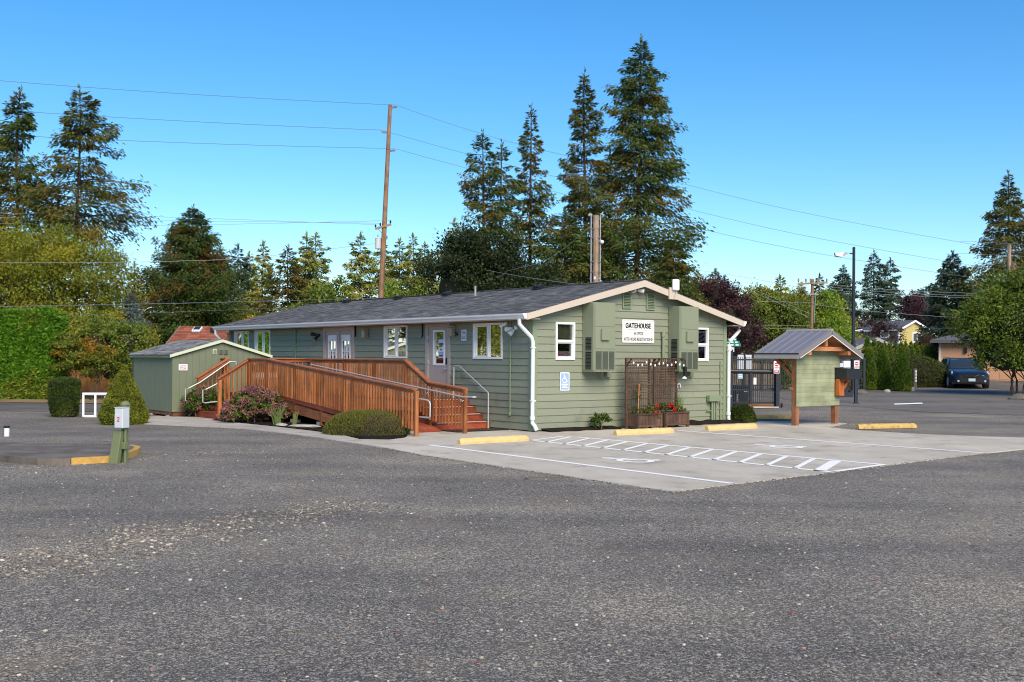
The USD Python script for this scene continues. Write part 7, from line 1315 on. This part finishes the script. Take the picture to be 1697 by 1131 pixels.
# ---- hedges and conical shrubs, right
def cone_prof(r_, h_, p=0.75, foot=0.85): return lambda t: (r_ * (foot + (1 - foot) * min(1, t / 0.25)) * (max(0.0, 1 - max(0, t - 0.25) / 0.75)) ** p if t > 0.25 else r_ * (foot + (1 - foot) * t / 0.25), h_ * t)
for i, (px, pb, pt, Y, w_, lb) in enumerate(((1437, 646, 557, 52, 15.5, 'leftmost of three dark green hedge cones, partly behind the navy sign post'), (1463, 646, 571, 52.3, 13.5, 'middle and shortest of the three dark green hedge cones'), (1494, 648, 570, 51, 17.0, 'rightmost and broadest of the three dark green hedge cones'))):
    p = at(px, pb, Y); z = float(zg(p[0], Y)); clipped('hedge_cone', lb, (p[0], Y, z), cone_prof(0.93 * w_ * Y / FPX, at(px, pt, Y)[2] - z, 0.75, 0.92), M['arbor'], 5200, 0.11, 90 + i, core=0.84, tuft=0.8, rough=0.12, fr=2.2, group='hedge cones by the side road')
sp_ = None
for i in range(12):
    px = 1448 + i * 8.8; Y = 60 + 0.2 * i; p = at(px, 600, Y); z = float(zg(p[0], Y))
    hh = at(px, 567 - (6 if i == 0 else 0) + (4 if i > 8 else 0), Y)[2] - z
    clipped('slim_conifer', '%s slim green conifer from the left in the row behind the three hedge cones' % ('first', 'second', 'third', 'fourth', 'fifth', 'sixth', 'seventh', 'eighth', 'ninth', 'tenth', 'eleventh', 'twelfth')[i], (p[0], Y, z), cone_prof(0.30, hh, 0.5, 0.9), M['arbor'], 1300, 0.13, 110 + i, core=0.8, tuft=0.9, rough=0.15, group='row of slim conifers')
p = at(1528, 640, 56); clipped('low_hedge', 'broad olive green hedge between the hedge cones and the garage', (p[0], 57.0, float(zg(p[0], 57)) - 0.05), lambda t: (1.0 * (1 - max(0, (t - 0.35) / 0.65) ** 2.2) ** 0.6 if t > 0.35 else 1.0 * (0.9 + 0.1 * t / 0.35), 1.65 * t), leaf('olive_hedge_leaves', [(0.0446, 0.0632, 0.0134), (0.0781, 0.093, 0.0179), (0.1265, 0.1302, 0.0298)], 0.5, 0.25), 9000, 0.10, 130, sq=(1.75, 0.8), rough=0.22, fr=1.2)
for (px, Y, w_, h_, sd_, lb) in ((1299, 52.5, 0.42, 1.85, 141, 'slim green shrub right of the gate, behind the kiosk brace'),):
    x_ = ray(px, 600)[0] * Y; clipped('green_column', lb, (x_, Y, float(zg(x_, Y))), cone_prof(w_, h_, 0.6, 0.9), M['arbor'], 1800, 0.12, sd_, tuft=0.7)
# ---- left: tall hedge, clipped bush, conical shrub
hx0, hx1, hyy = ray(-60, 600)[0] * 46, ray(97, 600)[0] * 46, 46.0; hhz = at(40, 519, 46)[2]
r = np.random.default_rng(150); hg = thing('tall_hedge', 'tall clipped green hedge wall at the left edge', 'hedge', ((hx0 + hx1) / 2, hyy, 0)); hw_ = (hx1 - hx0) / 2; hd_ = 0.8
n = 26000; fsel = r.random(n); u1, u2 = r.random(n) * 2 - 1, r.random(n)
areaF, areaT, areaS = 2 * hw_ * hhz, 2 * hw_ * hd_ * 2, hhz * hd_ * 2; tot = areaF + areaT + areaS
isF, isT = fsel < areaF / tot, (fsel >= areaF / tot) & (fsel < (areaF + areaT) / tot); isS = ~(isF | isT)
P = np.zeros((n, 3)); N = np.zeros((n, 3)); P[isF] = np.stack([u1 * hw_, np.full(n, -hd_), u2 * hhz], 1)[isF]; N[isF] = (0, -1, 0.1); P[isT] = np.stack([u1 * hw_, (u2 * 2 - 1) * hd_, np.full(n, hhz)], 1)[isT]; N[isT] = (0, -0.1, 1)
P[isS] = np.stack([np.full(n, hw_), (u2 * 2 - 1) * hd_, (u1 + 1) / 2 * hhz], 1)[isS]; N[isS] = (1, -0.1, 0.1)
rd = meshkit.fbm(P * 1.1 + 5, 5) - 0.5; P += unit(N) * (rd * 0.55 - 0.12 * r.random(n) ** 2)[:, None]; P[:, 2] = np.clip(P[:, 2], 0.05, None)
part(hg, 'inner_twigs', MB().box(-hw_ + 0.2, hw_ - 0.35, -hd_ + 0.35, hd_, 0.3, hhz - 0.35), M['darkcore'])
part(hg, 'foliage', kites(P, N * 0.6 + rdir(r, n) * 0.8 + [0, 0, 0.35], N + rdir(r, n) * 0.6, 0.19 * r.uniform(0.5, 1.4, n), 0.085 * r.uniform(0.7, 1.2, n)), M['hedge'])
q = onground(106, 690.5); clipped('clipped_bush', 'dark green barrel shaped clipped bush left of the white pipe frame', (q[0], q[1], 0), lambda t: ((0.34 + 0.10 * math.sin(min(1, t / 0.6) * PI / 2)) * (1 if t < 0.88 else math.sqrt(max(0, 1 - ((t - 0.88) / 0.12) ** 2))), 1.13 * t), M['box'], 6500, 0.075, 151, core=0.88, tuft=1.1, rough=0.08)
q = onground(198, 703); clipped('conical_spruce', 'dense olive green conical dwarf spruce in front of the shed', (q[0], q[1] + 0.3, -0.02), lambda t: (0.64 * (0.88 + 0.12 * t / 0.15) if t < 0.15 else 0.64 * (1 - ((t - 0.15) / 0.85) ** 1.15) ** 0.92 * (1.0), 1.57 * t), M['spruce'], 15000, 0.060, 152, core=0.90, tuft=0.1, rough=0.09, fr=5.0)
q = onground(612, 728); hw = W(-3.75, 1.55)
clipped('heather_mound', 'low domed heather mound, green above and brown at its left, before the ramp', (hw[0], hw[1], -0.03), lambda t: (0.92 * math.cos(t * PI / 2) ** 0.70, 0.55 * math.sin(t * PI / 2) ** 1.0), M['heather'], 20000, 0.060, 153, core=0.92, tuft=0.9, rough=0.10, fr=2.2, aspect=0.3, sq=(1.12, 0.95))
q = W(7.75, -0.02); clipped('round_bush', 'low rounded dark bush at the right gable corner', (q[0], q[1], -0.02), lambda t: (0.40 * math.cos(t * PI / 2) ** 0.5, 0.47 * math.sin(t * PI / 2)), M['box'], 6000, 0.055, 154, core=0.9, tuft=0.5, rough=0.08)
# ---- hydrangeas: dried rose coloured flower heads over green leaves
def hydrangea(name, label, loc, lobes, nheads, seed, seldir):
    r = np.random.default_rng(seed); t = thing(name, label, 'shrub', loc, 0)
    part(t, 'stems', limbs(r, 1.0, lobes, 0.022, fork=0.15, stems=4), M['bark']); part(t, 'leaves', blob_leaves(r, lobes, 110, 26, 0.12, shell=(0.35, 0.9), spread=0.8, aspect=0.65), M['hydleaf'])
    core_ = MB()
    for l in lobes:
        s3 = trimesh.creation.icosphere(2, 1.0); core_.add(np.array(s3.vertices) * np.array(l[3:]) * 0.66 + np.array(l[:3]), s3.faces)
    part(t, 'inner_twigs', core_, M['darkcore']); hs = []
    for i in range(nheads * 12):
        l = lobes[r.integers(len(lobes))]; d = rdir(r, 1)[0]
        if d[2] < -0.35: d[2] *= -1
        c = np.array(l[:3]) + d * np.array(l[3:]) * r.uniform(0.95, 1.05)
        if c[2] < 0.07 or any(np.linalg.norm((c - np.array(k[:3])) / np.array(k[3:])) < 0.84 for k in lobes): continue
        if any(np.linalg.norm(c - h[0]) < 0.098 for h in hs): continue
        if meshkit.noise(c * 4.0 + seed) > 0.66 and c[2] > 0.3: continue
        hs.append((c, d))
        if len(hs) >= nheads: break
    for c, d in hs:
        n = 46; u = rdir(r, n); rad = 0.072 * r.uniform(0.85, 1.2)
        part(t, 'flower_head', kites(c + u * rad * [1, 1, 0.85] * 0.8, rdir(r, n) + u * 0.5, u + rdir(r, n) * 0.3, 0.044, 0.038), M['petal'])
h0 = W(-4.02, 7.15)
hydrangea('hydrangea', 'large hydrangea full of dried rose flower heads at the far ramp end', (h0[0], h0[1], 0), [(-0.30, 0, 0.35, 0.50, 0.42, 0.40), (0.28, 0.1, 0.42, 0.50, 0.45, 0.46), (0.0, 0.1, 0.62, 0.44, 0.42, 0.34), (0.68, 0.0, 0.28, 0.32, 0.32, 0.30), (-0.55, -0.1, 0.22, 0.30, 0.3, 0.26)], 150, 161, None)
h1 = onground(318, 693)
hydrangea('hydrangea', 'smaller hydrangea with dried heads left of the far stairs, against the shed', (h1[0] - 0.1, h1[1] + 0.55, 0), [(0, 0, 0.36, 0.32, 0.32, 0.36), (0.24, 0.1, 0.60, 0.24, 0.24, 0.28), (0.5, 0.2, 0.42, 0.3, 0.3, 0.4)], 50, 162, None)
# ---- iris clumps, wall shrub, planter plants
def blades(name, label, loc, n, h, spread, seed, mat, w=0.035, cat='plant'):
    r = np.random.default_rng(seed); t = thing(name, label, cat, loc)
    for i in range(n):
        a = r.random() * 6.28; e = spread * r.uniform(0.3, 1.0); hh = h * r.uniform(0.6, 1.0); b = np.array([r.normal(0, 0.05), r.normal(0, 0.03), 0]); dv = np.array([math.cos(a), 0.5 * math.sin(a), 0]); sd = np.array([-math.sin(a) * 0.5, math.cos(a), 0]) * 0.3 + np.array([1, 0, 0]) * 0.8
        q = [b + dv * e * s ** 1.6 + [0, 0, hh * s] for s in (0, 0.35, 0.7, 1.0)]; ww = [w, w, w * 0.7, 0.002]
        V = sum(([p - unit(sd) * x / 2, p + unit(sd) * x / 2] for p, x in zip(q, ww)), []); part(t, 'blade', (np.array(V), np.array([[0, 1, 3, 2], [2, 3, 5, 4], [4, 5, 7, 6]])), mat)
    return t
q = W(-4.02, 5.72); blades('iris_clump', 'clump of pale green iris blades right of the large hydrangea', (q[0], q[1], 0), 15, 0.66, 0.34, 171, M['iris'])
q = W(-3.75, 5.30); blades('iris_clump', 'small tuft of iris blades under the ramp edge, right of the larger clump', (q[0], q[1], 0), 5, 0.46, 0.16, 172, M['iris'])
q = W(1.95, -0.34); r = np.random.default_rng(173); t = thing('wall_shrub', 'small leafy green shrub in the bark against the gable wall', 'shrub', (q[0], q[1], 0.03))
lb_ = [(0, 0, 0.18, 0.22, 0.14, 0.16), (0.12, 0, 0.26, 0.16, 0.12, 0.12), (-0.13, 0, 0.24, 0.14, 0.12, 0.12)]; part(t, 'stems', limbs(r, 0.35, lb_, 0.012, fork=0.2, stems=3), M['bark']); part(t, 'foliage', blob_leaves(r, lb_, 46, 22, 0.062, spread=0.8, aspect=0.6), leaf('glossy_shrub_leaves', [(0.0343, 0.0755, 0.0137), (0.0686, 0.1167, 0.0206), (0.1372, 0.1578, 0.0343)], 0.35, 0.3))
def potted(label, u, v, lobes, ncl, seed, flowers, name='planter_plants'):
    r = np.random.default_rng(seed); q = W(u, v); t = thing(name, label, 'plants', (q[0], q[1], 0.36), DEG)
    part(t, 'leaves', blob_leaves(r, lobes, ncl, 16, 0.055, spread=0.9, aspect=0.6, shell=(0.3, 1.0)), M['vine'])
    for (x, y, z) in flowers:
        u_ = rdir(r, 26); part(t, 'flower_head', kites(np.array([x, y, z]) + u_ * 0.030, rdir(r, 26) + u_ * 0.4, u_, 0.034, 0.030), M['geranium'])
potted('yellowing leafy vine with a few red blooms in the left planter', 3.17, -0.66, [(-0.30, 0, 0.10, 0.13, 0.14, 0.14), (-0.18, 0.06, 0.42, 0.09, 0.08, 0.34), (0.05, -0.08, 0.06, 0.26, 0.12, 0.12), (0.32, -0.02, 0.13, 0.14, 0.14, 0.14), (0.22, -0.20, -0.04, 0.16, 0.05, 0.10)], 64, 181, [(0.36, -0.12, 0.20), (0.41, -0.14, 0.05), (0.33, -0.16, 0.02), (0.28, -0.14, 0.06), (0.40, -0.08, 0.24)])
potted('red geraniums and pale foliage in the right planter', 4.35, -0.50, [(-0.34, 0, 0.14, 0.14, 0.13, 0.18), (-0.08, 0, 0.16, 0.20, 0.13, 0.16), (0.20, 0, 0.12, 0.18, 0.13, 0.13), (0.42, 0.02, 0.06, 0.14, 0.12, 0.12), (0.54, 0.05, -0.14, 0.09, 0.1, 0.24)], 64, 182, [(-0.10, -0.10, 0.26), (-0.04, -0.10, 0.22), (0.02, -0.12, 0.13), (-0.02, -0.12, 0.10), (0.06, -0.10, 0.06), (-0.14, -0.08, 0.20), (0.01, -0.11, 0.05)])
q = W(4.72, -0.46); blades('tall_grass', 'tall thin green grass at the right end of the right planter', (q[0], q[1], 0.38), 18, 0.52, 0.10, 183, leaf('grass_blades', [(0.0878, 0.1659, 0.039), (0.1464, 0.2342, 0.0586)], 0.5, 0.3), 0.016)
q = W(2.92, -0.70); stk = single('bamboo_stake', MB().tube([(0, 0, 0), (0.03, 0, 0.80)], 0.012, 6).mesh(), M['cedarlight'], 'pale thin stake leaning in the left planter', 'stake'); UsdGeom.Xformable(stk).AddTranslateOp().Set(Gf.Vec3d(q[0], q[1], 0.36))
q = onground(1322, 640); 
# dry shrubs glimpsed past the kiosk
for (px, Y, s_, lb, sd_) in ((1308, 54, 0.6, 'low tan dry shrub behind the kiosk brace', 191), (1401, 50, 0.55, 'low tan dry shrub under the drop box', 192)):
    x_ = ray(px, 630)[0] * Y; r = np.random.default_rng(sd_); t = thing('dry_shrub', lb, 'shrub', (x_, Y, float(zg(x_, Y)))); lbs = [(0, 0, 0.4 * s_ / 0.6, s_, 0.5, 0.45)]
    part(t, 'foliage', blob_leaves(r, lbs, 60, 30, 0.10, spread=0.9, shell=(0.3, 1.0)), leaf('tan_shrub_leaves', [(0.1705, 0.1385, 0.0586), (0.277, 0.2131, 0.0959), (0.1279, 0.1385, 0.0426)], 0.6, 0.25))

# ================================================================== utility poles and wires
def upole(name, label, pb, pt, Y, r0, r1, mat): 
    a, b = at(*pb, Y), at(*pt, Y); z = float(zg(a[0], Y)); t = thing(name, label, 'utility pole', (a[0], Y, z)); k_ = (b[0] - a[0]) / (b[2] - a[2]); H = b[2] - z; x0 = -k_ * (a[2] - z)
    part(t, 'pole', MB().tube([(x0 + k_ * h, 0, h - 0.2 * (h == 0)) for h in np.linspace(0, H, 10)], np.linspace(r0, r1, 10), 12), mat, smooth=40); return t, (lambda py: np.array([x0 + k_ * (at(pt[0], py, Y)[2] - z), 0, at(pt[0], py, Y)[2] - z])), np.array([a[0], Y, z])
Y1 = 66.0; u1p, f1, b1 = upole('utility_pole', 'tall leaning wooden utility pole with three side arms behind the gatehouse', (631, 495), (646.5, 174), Y1, 0.19, 0.11, M['pole'])
for py, sx in ((179, 1), (220, -1), (251, 1)):
    c = f1(py); part(u1p, 'side_arm', MB().beam(c, c + [sx * 0.42, -0.05, 0.03 + (0.02 if sx > 0 else -0.02)], 0.07, 0.10), M['wire']); part(u1p, 'insulator', MB().lathe([(0.04, 0), (0.05, 0.05), (0.03, 0.10)], c + [sx * 0.40, -0.05, 0.05], 8), M['wiregrey'])
c = f1(377); part(u1p, 'cross_arm', MB().beam(c + [-0.52, -0.15, -0.12], c + [0.42, -0.15, 0.16], 0.09, 0.12), M['polegrey'])
for dx, dz in ((-0.50, -0.03), (-0.22, 0.06), (0.38, 0.22)): part(u1p, 'insulator', MB().lathe([(0.035, 0), (0.05, 0.06), (0.05, 0.14), (0.02, 0.18)], c + [dx, -0.15, dz], 8), M['black'])
part(u1p, 'arm_brace', MB().beam(c + [-0.36, -0.12, -0.10], c + [-0.02, -0.10, -0.5], 0.03, 0.03), M['wire'])
c = f1(404); part(u1p, 'transformer', MB().lathe([(0, -0.32), (0.18, -0.32), (0.18, 0.28), (0.19, 0.29), (0.15, 0.33), (0, 0.35)], c + [-0.32, -0.1, 0], 14), M['meterbox'], smooth=40); part(u1p, 'bushing', MB().lathe([(0.03, 0.34), (0.03, 0.5), (0, 0.52)], c + [-0.32, -0.1, 0], 6), M['greyprint'])
part(u1p, 'bracket', MB().box(c[0] + 0.08, c[0] + 0.24, -0.06, 0.0, c[2] + 0.25, c[2] + 0.45), M['wire'])
Y2 = 45.0; u2p, f2, b2 = upole('service_pole', 'short wooden service pole with two grey conduits rising behind the roof', (987, 470), (987.5, 357), Y2, 0.125, 0.12, M['polegrey'])
H2 = f2(357)[2]
for sx, mt in ((-0.20, 'steel'), (0.17, 'steel')):
    part(u2p, 'conduit', MB().tube([(sx, -0.06, 0), (sx, -0.06, H2 - 0.10), (sx, -0.06, H2 - 0.02)], 0.026, 10), M['conduitgrey'], smooth=40); part(u2p, 'weather_head', MB().tube([(sx, -0.06, H2 - 0.06), (sx, -0.06, H2 + 0.02), (sx - 0.06 if sx < 0 else sx + 0.08, -0.06, H2 + 0.03), (sx - 0.10 if sx < 0 else sx + 0.12, -0.06, H2 - 0.03)], 0.045, 8), M['conduitgrey'], smooth=40)
for zc_ in (380, 395, 435, 452): c = f2(zc_); part(u2p, 'strap', MB().box(-0.24, 0.20, -0.115, -0.10, c[2], c[2] + 0.025), M['wire'])
c = f2(402); part(u2p, 'round_globe', MB().lathe([(0, -0.08), (0.07, -0.04), (0.08, 0.02), (0.05, 0.07), (0, 0.085)], c + [0.24, -0.12, 0], 12), M['white'], smooth=True); part(u2p, 'ground_box', MB().box(-0.09, 0.0, -0.14, -0.10, f2(464)[2], f2(459)[2], 0.005), M['meterbox'])
Y3 = 66.0; u3p, f3, b3 = upole('utility_pole', 'short utility pole with one cross arm among the trees behind the kiosk', (1344.5, 560), (1346.5, 463), Y3, 0.115, 0.085, M['pole'])
c = f3(470); part(u3p, 'cross_arm', MB().beam(c + [-0.90, -0.12, -0.05], c + [0.85, -0.12, 0.05], 0.08, 0.10), M['polegrey'])
for dx in (-0.86, -0.42, -0.15, 0.35, 0.81): part(u3p, 'insulator', MB().lathe([(0.03, 0), (0.05, 0.08), (0.05, 0.2), (0.02, 0.25)], c + [dx, -0.12, 0.04], 8), M['greyprint'])
c = f3(488); part(u3p, 'cross_arm', MB().beam(c + [-0.38, -0.10, 0], c + [0.32, -0.10, 0], 0.06, 0.07), M['wiregrey']); part(u3p, 'riser', MB().tube([c + [0.17, -0.12, 0], c + [0.09, -0.12, -1.2], c + [0.08, -0.12, -1.7]], 0.027, 6), flat('riser_green', (0.16, 0.30, 0.26), 0.5))
Y4 = 66.0; u4p, f4, b4 = upole('utility_pole', 'grey utility pole with a rusty transformer at the right edge above the bush', (1673, 560), (1672.5, 405), Y4, 0.14, 0.10, M['polegrey'])
c = f4(444); part(u4p, 'transformer', MB().lathe([(0, -0.26), (0.13, -0.26), (0.13, 0.24), (0, 0.28)], c + [0.24, -0.05, 0], 12), paint('rusty_metal', (0.24, 0.12, 0.08), 0.7, 0.2, 4.0), smooth=40)
c = f4(463); part(u4p, 'lamp_arm', MB().tube([c, c + [-0.25, -0.3, 0.06], c + [-0.5, -0.6, 0.06]], 0.03, 6), M['gutter']); part(u4p, 'lamp_head', MB().beam(c + [-0.48, -0.6, 0.07], c + [-0.95, -0.8, 0.04], 0.20, 0.14, 0.04), M['gutter'])
def wire(name, label, pts, rad, mat=None, sag=0.0, group=None):
    """pts: (px, py, distance) along the wire; the run is smoothed and sags"""
    q = np.array([at(*p) for p in pts]); t = np.linspace(0, 1, len(q)); s = np.linspace(0, 1, 30)
    from scipy.interpolate import PchipInterpolator
    v = np.stack([PchipInterpolator(t, q[:, k])(s) if len(q) > 2 else np.interp(s, t, q[:, k]) for k in range(3)], 1)
    if sag: v[:, 2] -= sag * 4 * s * (1 - s)
    single(name, MB().tube(v, rad * 0.72, 4).mesh(), mat or M['wire'], label, 'wire', group)
e = lambda py, dx, dz=0.15: (u1p, f1(py) + b1 + [dx, -0.05, dz])
def to_px(P):
    xx, yy = P[0] / P[1] * FPX, -(P[2] - CAM_H) / P[1] * FPX + HYP - 565.5; c, s = math.cos(ROLL), math.sin(ROLL); return (xx * c - yy * s + CXP, xx * s + yy * c + 565.5, P[1])
tops = [to_px(f1(179) + b1 + [0.40, -0.05, 0.15]), to_px(f1(220) + b1 + [-0.40, -0.05, 0.13]), to_px(f1(251) + b1 + [0.40, -0.05, 0.15])]
for i, (yl, lb, yr, xr) in enumerate(((131.5, 'topmost', 386, 1500), (180.5, 'middle', 420, 1500), (222, 'lowest', 446, 1500))):
    wire('power_line', '%s of three high wires running left from the tall leaning pole' % lb, [(-30, yl, 57), (300, (yl + tops[i][1]) / 2 + 2.5, 61.5), tops[i]], 0.016)
    m = 1050; my = {0: 278, 1: 318, 2: 346}[i]
    wire('power_line', '%s of three high wires sweeping right from the tall leaning pole' % lb, [tops[i], (840, {0: 234, 1: 273, 2: 297}[i], 68), (m, my + 6, 70), (1300, {0: 346, 1: 384, 2: 410}[i], 72), (1720, {0: 424, 1: 458, 2: 476}[i], 75)], 0.014)
for i, (ya, yb, lb) in enumerate(((353, 366, 'top'), (360, 371, 'middle'), (370, 378, 'bottom'))):
    wire('cable', '%s of three thin distribution wires left of the tall pole cross arm' % lb, [(-30, ya, 56), (170, ya + 4, 58), to_px(f1(377) + b1 + [(-0.50, -0.22, 0.38)[i], -0.15, (0.14, 0.22, 0.38)[i]])], 0.013, M['wiregrey'])
wire('cable', 'single pale cable crossing the yellow maple and the red tipped conifer', [(-30, 436, 50), (180, 435, 52), (350, 431.5, 55), (620, 404, 66)], 0.014, M['wiregrey'])
wire('cable', 'dark cable crossing low before the maple towards the far roof end', [(-30, 509, 40), (200, 505, 41), (400, 500.5, 43), (640, 494, 50)], 0.014)
wire('cable', 'thin lower cable passing behind the red roofed house', [(60, 524, 49), (300, 517, 50), (560, 507.5, 56)], 0.008)
wire('service_drop', 'curving service cable ending at the service pole top', [(690, 455, 66), (800, 458, 58), (880, 440, 50), (976, 377, 45)], 0.014, M['wiregrey'])
wire('service_drop', 'cable falling to the roof left of the service pole', [(700, 436, 60), (780, 444, 56), (860, 458, 48), (960, 472, 40)], 0.012, M['wiregrey'])
for i, (ya, yb, yc) in enumerate(((392, 428, 447), (398, 434, 452), (404, 440, 456))):
    wire('cable', '%s of three pale cables passing behind the service pole' % ('top', 'middle', 'bottom')[i], [(770, ya, 64), (960, yb, 66), (1145, yc, 68), (1345, (489, 530, 537)[i] - 8, 66)], 0.013, M['wiregrey'])
for i, (ya, yb, yc) in enumerate(((496, 502, 540), (541, 539.5, 541), (547, 544, 545))):
    wire('cable', '%s of three cables strung left of the short pole behind the kiosk' % ('top', 'middle', 'bottom')[i], [(1150, ya - 3, 66), (1250, (ya + yb) / 2, 66), to_px(f3(yb) + b3 + [0, -0.12, 0])], 0.013, M['wiregrey'])
wire('cable', 'cable running right from the short pole across the yellow house roof', [to_px(f3(504) + b3 + [0, -0.12, 0]), (1420, 514, 67), (1560, 525, 68), (1600, 527, 68)], 0.013, M['wiregrey'])
wire('cable', 'lower cable reaching the garage roof from behind the yellow house', [(1515, 543.5, 90), (1600, 545, 70)], 0.012, M['wiregrey'])
for i, y_ in enumerate((484, 488.5, 492)):
    wire('cable', '%s of three pale cables at the right, before the dark firs' % ('top', 'middle', 'bottom')[i], [(1368, 470 + 4 * i, 66), (1420, 476 + 4.5 * i, 66), (1545, y_, 66), (1680, y_ + 4, 66)], 0.012, M['wiregrey'])
for i, y_ in enumerate((404, 424, 442)):
    wire('cable', '%s of the wires meeting the grey pole at the right edge' % ('top', 'middle', 'bottom')[i], [(1590 if i < 2 else 1640, y_ - 4, 76), to_px(f4(y_) + b4), (1720, y_ + 2, 60)], 0.012, M['wiregrey'])

# ---- trees beside the yard, out of the frame, that the window panes mirror
for (x_, y_, sc_, a_, lb) in ((-29, 37, 1.0, 40, 'yellowing maple standing left of the frame nearest the tall hedge'), (-38, 44, 1.25, 130, 'second yellowing maple left of the frame, behind the first'), (-47, 39, 1.2, 220, 'third yellowing maple left of the frame, farthest out'), (-58, 47, 1.5, 300, 'large yellowing maple far left of the frame')):
    dup(stage.GetPrimAtPath('/World/yellow_maple'), lb, (x_, y_, 0), a_, sc_)
for (x_, y_, sc_, a_, lb) in ((44, 20, 1.1, 60, 'broad green tree right of the frame, nearer one'), (50, 10, 1.3, 170, 'broad green tree right of the frame, farther one'), (58, 26, 1.4, 250, 'broad green tree far right of the frame')):
    dup(stage.GetPrimAtPath('/World/green_tree'), lb, (x_, y_, 0.0), a_, sc_)
